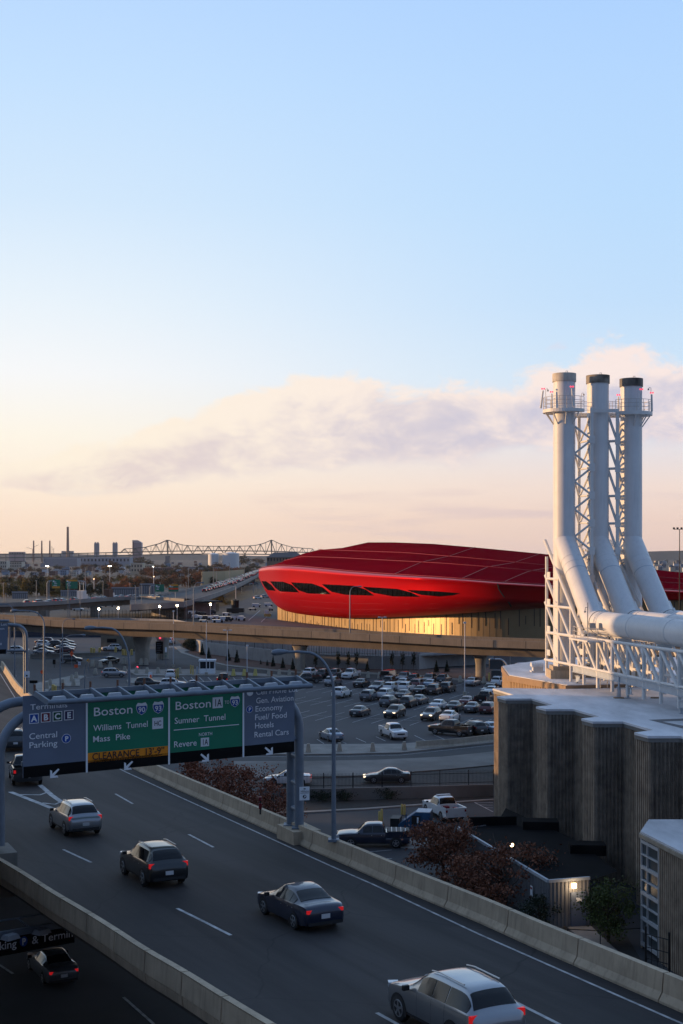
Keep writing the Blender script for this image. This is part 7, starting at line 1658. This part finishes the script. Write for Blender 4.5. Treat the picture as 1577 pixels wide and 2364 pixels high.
# ---- town
HW = {'white': mat('white_clapboard', (.55, .56, .58), .85), 'grey': mat('grey_clapboard', (.26, .27, .30), .85), 'cream': mat('cream_clapboard', (.48, .43, .35), .85), 'brick': mat('brick_house', (.20, .11, .09), .85), 'blue': mat('blue_clapboard', (.24, .31, .40), .85)}
RF = mat('slate_roof', (.07, .07, .08), .8); HWN = mat('house_window', (.03, .035, .045), .2)
HP = {}
def house(px, yb, wpx, hpx, col, flat=False):
    Y = min(CAMH*FPX/(yb-HY), 4200); p = at(px, yb, 0) if Y < 4200 else aty(px, yb, Y); s = p.y/FPX; k = (col, flat)
    if k not in HP:
        b = MB(); b.box((0, 0, 4), (9, 9, 8)); b.cur = 1
        if flat: b.box((0, 0, 8.15), (9.4, 9.4, .4))
        else: b.add([(-5, -4.9, 7.8), (5, -4.9, 7.8), (5, 4.9, 7.8), (-5, 4.9, 7.8), (0, -4.9, 11.4), (0, 4.9, 11.4)], [(0, 4, 5, 3), (1, 2, 5, 4), (0, 3, 2, 1)]); b.cur = 0; b.add([(-4.5, -4.52, 8), (4.5, -4.52, 8), (0, -4.52, 11.2)], [(0, 1, 2)])
        b.cur = 2
        for z in (2, 5.4):
            for x in (-2.8, 0, 2.8): b.box((x, -4.52, z), (1.3, .1, 1.8))
        o = b.build('town_house', [HW[col], RF, HWN]); HP[k] = o
    else: o = HP[k].copy(); COL.objects.link(o)
    o.location = p; o.scale = (wpx*s/9,)*2+(hpx*s/(8.3 if flat else 11.4),); o.rotation_euler = (0, 0, rr.choice((0, .12, -.15, 1.5)))
    tag(o, '%s %s house in the distant town' % (col, 'flat-roofed' if flat else 'gabled'), 'house', 'houses of the distant town')
for k in range(150):
    yb = rr.uniform(1299, 1331); px = rr.uniform(-5, 640); w = rr.uniform(7, 13)*(.55+(yb-1290)/55); house(px, yb, w, w*rr.uniform(.6, .9), rr.choice(('white', 'grey', 'grey', 'cream', 'brick', 'blue', 'brick')), rr.random() < .5)
for k in range(26):
    yb = rr.uniform(1300, 1322); px = rr.uniform(1512, 1590); w = rr.uniform(7, 12); house(px, yb, w, w*rr.uniform(.8, 1.1), rr.choice(('white', 'grey', 'blue', 'cream')), rr.random() < .5)
def block(name, label, px0, px1, y0, y1, Y, m, rows=0, cols=0, depth=20, roof=None, cat='building'):
    p, q = aty(px0, y1, Y), aty(px1, y0, Y); t = thing(name, label, cat, ((p.x+q.x)/2, Y, 0)); b = MB(); b.box(((p.x+q.x)/2, Y+depth/2, q.z/2), (q.x-p.x, depth, q.z)); b.build('wall', m, t)
    if rows:
        b = MB()
        for i in range(rows):
            for j in range(cols): b.box((p.x+(q.x-p.x)*(j+.5)/cols, Y-.05, p.z+(q.z-p.z)*(i+.5)/rows), ((q.x-p.x)/cols*.45, .2, (q.z-p.z)/rows*.5))
        b.build('windows', HWN, t)
    if roof: b = MB(); b.box(((p.x+q.x)/2, Y+depth/2, q.z+.5), ((q.x-p.x)*1.03, depth*1.05, 1.0)); b.build('roof', roof, t)
    return t
block('school_building', 'long pale building with two rows of windows at the far left', 14, 50, 1297, 1310, 1900, HW['cream'], 2, 9, roof=RF)
block('corner_building', 'cream building with tall arches at the left edge', -12, 15, 1295, 1312, 1850, HW['cream'], 2, 6)
block('yellow_hall', 'pale yellow two-storey hall among the trees', 302, 329, 1302, 1321, 1500, mat('pale_yellow_wall', (.48, .42, .30), .9), 2, 4, roof=HW['cream'])
block('yellow_wing', 'low pale yellow wing right of the two-storey hall', 330, 350, 1304, 1312, 1540, mat('pale_yellow_wing', (.46, .40, .30), .9), 1, 5)
block('brick_row', 'long low brick row beside the pale yellow hall', 330, 400, 1311, 1317, 1480, HW['brick'], 1, 14)
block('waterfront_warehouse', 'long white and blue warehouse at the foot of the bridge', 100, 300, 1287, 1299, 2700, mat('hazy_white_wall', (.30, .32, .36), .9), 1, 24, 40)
block('waterfront_warehouse', 'pale warehouse block left of the chimneys', 103, 178, 1289, 1297, 2600, HW['grey'], 0, 0, 40)
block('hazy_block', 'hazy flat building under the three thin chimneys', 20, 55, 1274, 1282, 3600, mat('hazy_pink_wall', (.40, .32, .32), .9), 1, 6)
block('customs_house', 'wide brown building with a dark hipped roof left of the red hull', 616, 700, 1285, 1299, 1400, mat('brown_hall_wall', (.20, .15, .11), .9), 1, 12)
hr_ = thing('hip_roof', None, None) if 0 else None
p, q = aty(614, 1287, 1399), aty(702, 1275, 1399); b = MB(); x0, x1, z0, z1 = p.x, q.x, p.z, q.z; mx = (x1-x0)*.2
b.add([(x0, 1398, z0), (x1, 1398, z0), (x1, 1424, z0), (x0, 1424, z0), (x0+mx, 1411, z1), (x1-mx, 1411, z1)], [(0, 1, 5, 4), (1, 2, 5), (2, 3, 4, 5), (3, 0, 4), (3, 2, 1, 0)])
ch_ = [o for o in S.objects if o.name.startswith('customs_house')][0]; b.build('roof', RF, ch_)
TKM = mat('white_tank', (.60, .60, .60), .6)
for px, w, y0, y1, lab_ in ((493, 25, 1279.5, 1294, 'left white storage tank behind the distant bridge'), (533, 38, 1277.5, 1296, 'larger white storage tank behind the distant bridge')):
    p, q = aty(px, y1, 2300), aty(px, y0, 2300); r = w/2*2300/FPX; b = MB(); b.tube([(p.x, p.y, 0), (p.x, p.y, q.z), (p.x, p.y, q.z+2)], [r, r, r*.2], 24); tag(b.build('storage_tank', TKM, smooth=30), lab_, 'tank')
# chimneys of the power plants
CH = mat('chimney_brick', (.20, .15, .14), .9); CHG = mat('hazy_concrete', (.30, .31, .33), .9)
for px, y, lab_ in ((77.6, 1248, 'leftmost of three thin distant chimneys'), (96.4, 1248, 'middle one of three thin distant chimneys'), (115, 1248, 'rightmost of three thin distant chimneys')):
    p = aty(px, y, 4200); b = MB(); b.tube([(p.x, p.y, 0), p], [3.0, 2.0], 12); tag(b.build('chimney', CH, smooth=40), lab_, 'chimney')
p = aty(156.4, 1216, 4000); t = thing('power_station', 'tall single chimney rising from a blocky power station', 'power station', (p.x, p.y, 0)); b = MB(); b.tube([(p.x, p.y, 0), p], [4.6, 3.2], 14); b.build('chimney', CH, t, smooth=40)
a, c = aty(141.5, 1290, 4000), aty(168, 1272, 4000); b = MB(); b.box(((a.x+c.x)/2, 4010, c.z/2), (c.x-a.x, 16, c.z)); b.build('boiler_house', CHG, t)
for px, lab_ in ((222.5, 'left one of two distant twin-topped concrete towers'), (265, 'right one of two distant twin-topped concrete towers')):
    Y = 3900; s = Y/FPX; p = aty(px, 1254, Y); t = thing('silo_tower', lab_, 'silo', (p.x, p.y, 0)); b = MB(); b.box((p.x, p.y+6, p.z/2), (10.5*s, 12, p.z)); b.build('body', CHG, t)
    for dx in (-2.8, 2.8): b = MB(); b.tube([(p.x+dx*s, p.y+5, p.z-1), (p.x+dx*s, p.y+5, p.z+2.5*s)], 2.0*s, 12); b.build('flue', CHG, t)
Y = 3700; s = Y/FPX; t = thing('slanted_tower', 'distant tower block with a slanted roof behind the bridge', 'tower', (aty(315, 1290, Y).x, Y, 0)); a, bq, c = aty(305.5, 1247, Y), aty(317, 1247, Y), aty(327, 1253, Y); b = MB()
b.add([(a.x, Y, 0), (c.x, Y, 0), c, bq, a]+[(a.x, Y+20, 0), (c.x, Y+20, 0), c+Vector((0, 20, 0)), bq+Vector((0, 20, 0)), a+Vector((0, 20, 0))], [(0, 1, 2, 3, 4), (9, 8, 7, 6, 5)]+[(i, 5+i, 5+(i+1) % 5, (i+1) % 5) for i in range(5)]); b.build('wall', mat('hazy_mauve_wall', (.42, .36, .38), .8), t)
b = MB(); n_s = 16
for k in range(n_s): z = 4+k*(a.z-10)/n_s; b.box(((a.x+c.x)/2+1, Y-.2, z), ((c.x-a.x)*.8, .4, 1.2))
b.box((a.x+2.5*s, Y-.3, a.z*.62), (2.6*s, .4, a.z*.6)); b.build('windows', mat('red_brown_band', (.22, .12, .13), .7), t)
for px, y0, dx in ((75, 1267, -14), (79, 1262, 10), (120, 1262, 0), (124, 1268, 1)):
    Y = 4400; s = Y/FPX; p = aty(px, y0, Y); t = thing('tower_crane', 'faint tower crane beside the thin distant chimneys', 'crane', (p.x, p.y, 0), group='faint distant cranes'); b = MB(); b.tube([(p.x, p.y, 0), p], .7, 5); b.tube([p+Vector((-2*s*math.copysign(1, dx), 0, -1*s)), p+Vector((dx*s, 0, (4 if px == 79 else 3)*s*(1 if dx else 0)+.1))], .55, 5); b.build('mast', CH, t)
# ---- truss bridge
BR = mat('bridge_green_steel', (.10, .125, .12), .7); YB = 3141.0; sB = YB/FPX
br = thing('truss_bridge', 'long green cantilever truss bridge on the horizon', 'bridge', (aty(386, 1290, YB).x, YB, 0))
bp = lambda px, py, dy=0: Vector(((px-CX)*sB, YB+dy, CAMH-(py-HY)*sB))
topc = curve([(274, 1279), (287, 1267), (310, 1266), (334, 1263.5), (367, 1255), (386.5, 1246.2), (405.5, 1254), (423, 1258.5), (450, 1260.5), (482, 1261), (530, 1261), (571, 1260.5), (592, 1258.5), (608, 1254.5), (627, 1246.4), (645, 1255), (673, 1263), (700, 1265.5), (722, 1267), (728, 1275)])
dk = curve([(-40, 1279.5), (150, 1278.3), (274, 1275.5), (386, 1272.5), (500, 1271.3), (627, 1272.5), (730, 1276)]); lo_ = curve([(-40, 1288), (150, 1286.5), (274, 1283), (386, 1279.5), (500, 1278.8), (627, 1280), (730, 1283)])
for dy in (0, 14):
    b = MB(); xs = list(np.arange(287, 724, 7.0))
    P = [bp(x, topc(x), dy) for x in [276]+list(np.arange(287, 724, 3.5))+[727]]; b.tube(P, .75, 5)
    for fn in (dk, lo_): b.tube([bp(x, fn(x), dy) for x in np.arange(274, 730, 9)], .95, 5)
    b.build('chords', BR, br)
    b = MB(); N_ = 2*int(round((722-287)/24)); xs = np.linspace(287, 722, N_+1)
    for i, x in enumerate(xs):
        up = i % 2 == 0
        if i < N_: b.tube([bp(x, topc(x) if up else lo_(x), dy), bp(xs[i+1], lo_(xs[i+1]) if up else topc(xs[i+1]), dy)], .5, 4)
        b.tube([bp(x, topc(x), dy), bp(x, dk(x), dy)], .28, 4)
    for x in (386.5, 627): b.tube([bp(x, topc(x), dy), bp(x, lo_(x), dy)], .9, 5)
    b.build('web_members', BR, br)
b = MB()
for fn, w in ((dk, 1.1), (lo_, 1.1)):
    Pq = [bp(x, fn(x), 0) for x in np.arange(-60, 760, 20)]; b.sweep(Pq, [(0, w), (0, -w), (15, -w), (15, w)])
b.build('decks', BR, br)
b = MB()
for x in list(range(-50, 274, 21)): b.tube([bp(x, dk(x), 3), Vector((bp(x, 0).x, YB+3, 0))], .9, 5)
b.build('trestle_legs', BR, br)
for x in (386.5, 627): 
    c = bp(x, 1283, 7); b = MB(); b.box((c.x, c.y, c.z/2), (8.5*sB, 22, c.z)); b.build('pier', mat('bridge_pier_stone', (.20, .19, .19), .9), br)
# ---- hills on the horizon
b = MB(); xs = np.linspace(-4700, 4700, 120); hh = [22+3*math.sin(x*.0042)+2.5*math.sin(x*.0094+1)+(15*min(1, (x-800)/400) if x > 800 else 0) for x in xs]
b.add([(x, 5300, -1) for x in xs]+[(x, 5600, h) for x, h in zip(xs, hh)]+[(x, 5950, -1) for x in xs], [(i, i+1, 120+i+1, 120+i) for i in range(119)]+[(120+i, 120+i+1, 240+i+1, 240+i) for i in range(119)])
tag(b.build('hills', mat('wooded_hills', (.05, .055, .05), .95)), kind='structure')
# ------------------------------------------------------------------ evening haze over the whole scene
hm = bpy.data.materials.new('haze'); hm.use_nodes = True; hm.node_tree.nodes.clear()
t = NT(hm.node_tree); o_ = t.new('ShaderNodeOutputMaterial'); pv_ = t.new('ShaderNodeVolumePrincipled'); t.l.new(pv_.outputs[0], o_.inputs['Volume'])
pv_.inputs['Color'].default_value = (.93, .93, .95, 1); pv_.inputs['Density'].default_value = 2.3e-5; pv_.inputs['Anisotropy'].default_value = .2
b = MB(); b.prism([(-4900, -400), (4900, -400), (4900, 6100), (-4900, 6100)], -1.5, 150); tag(b.build('haze', hm), kind='stuff')
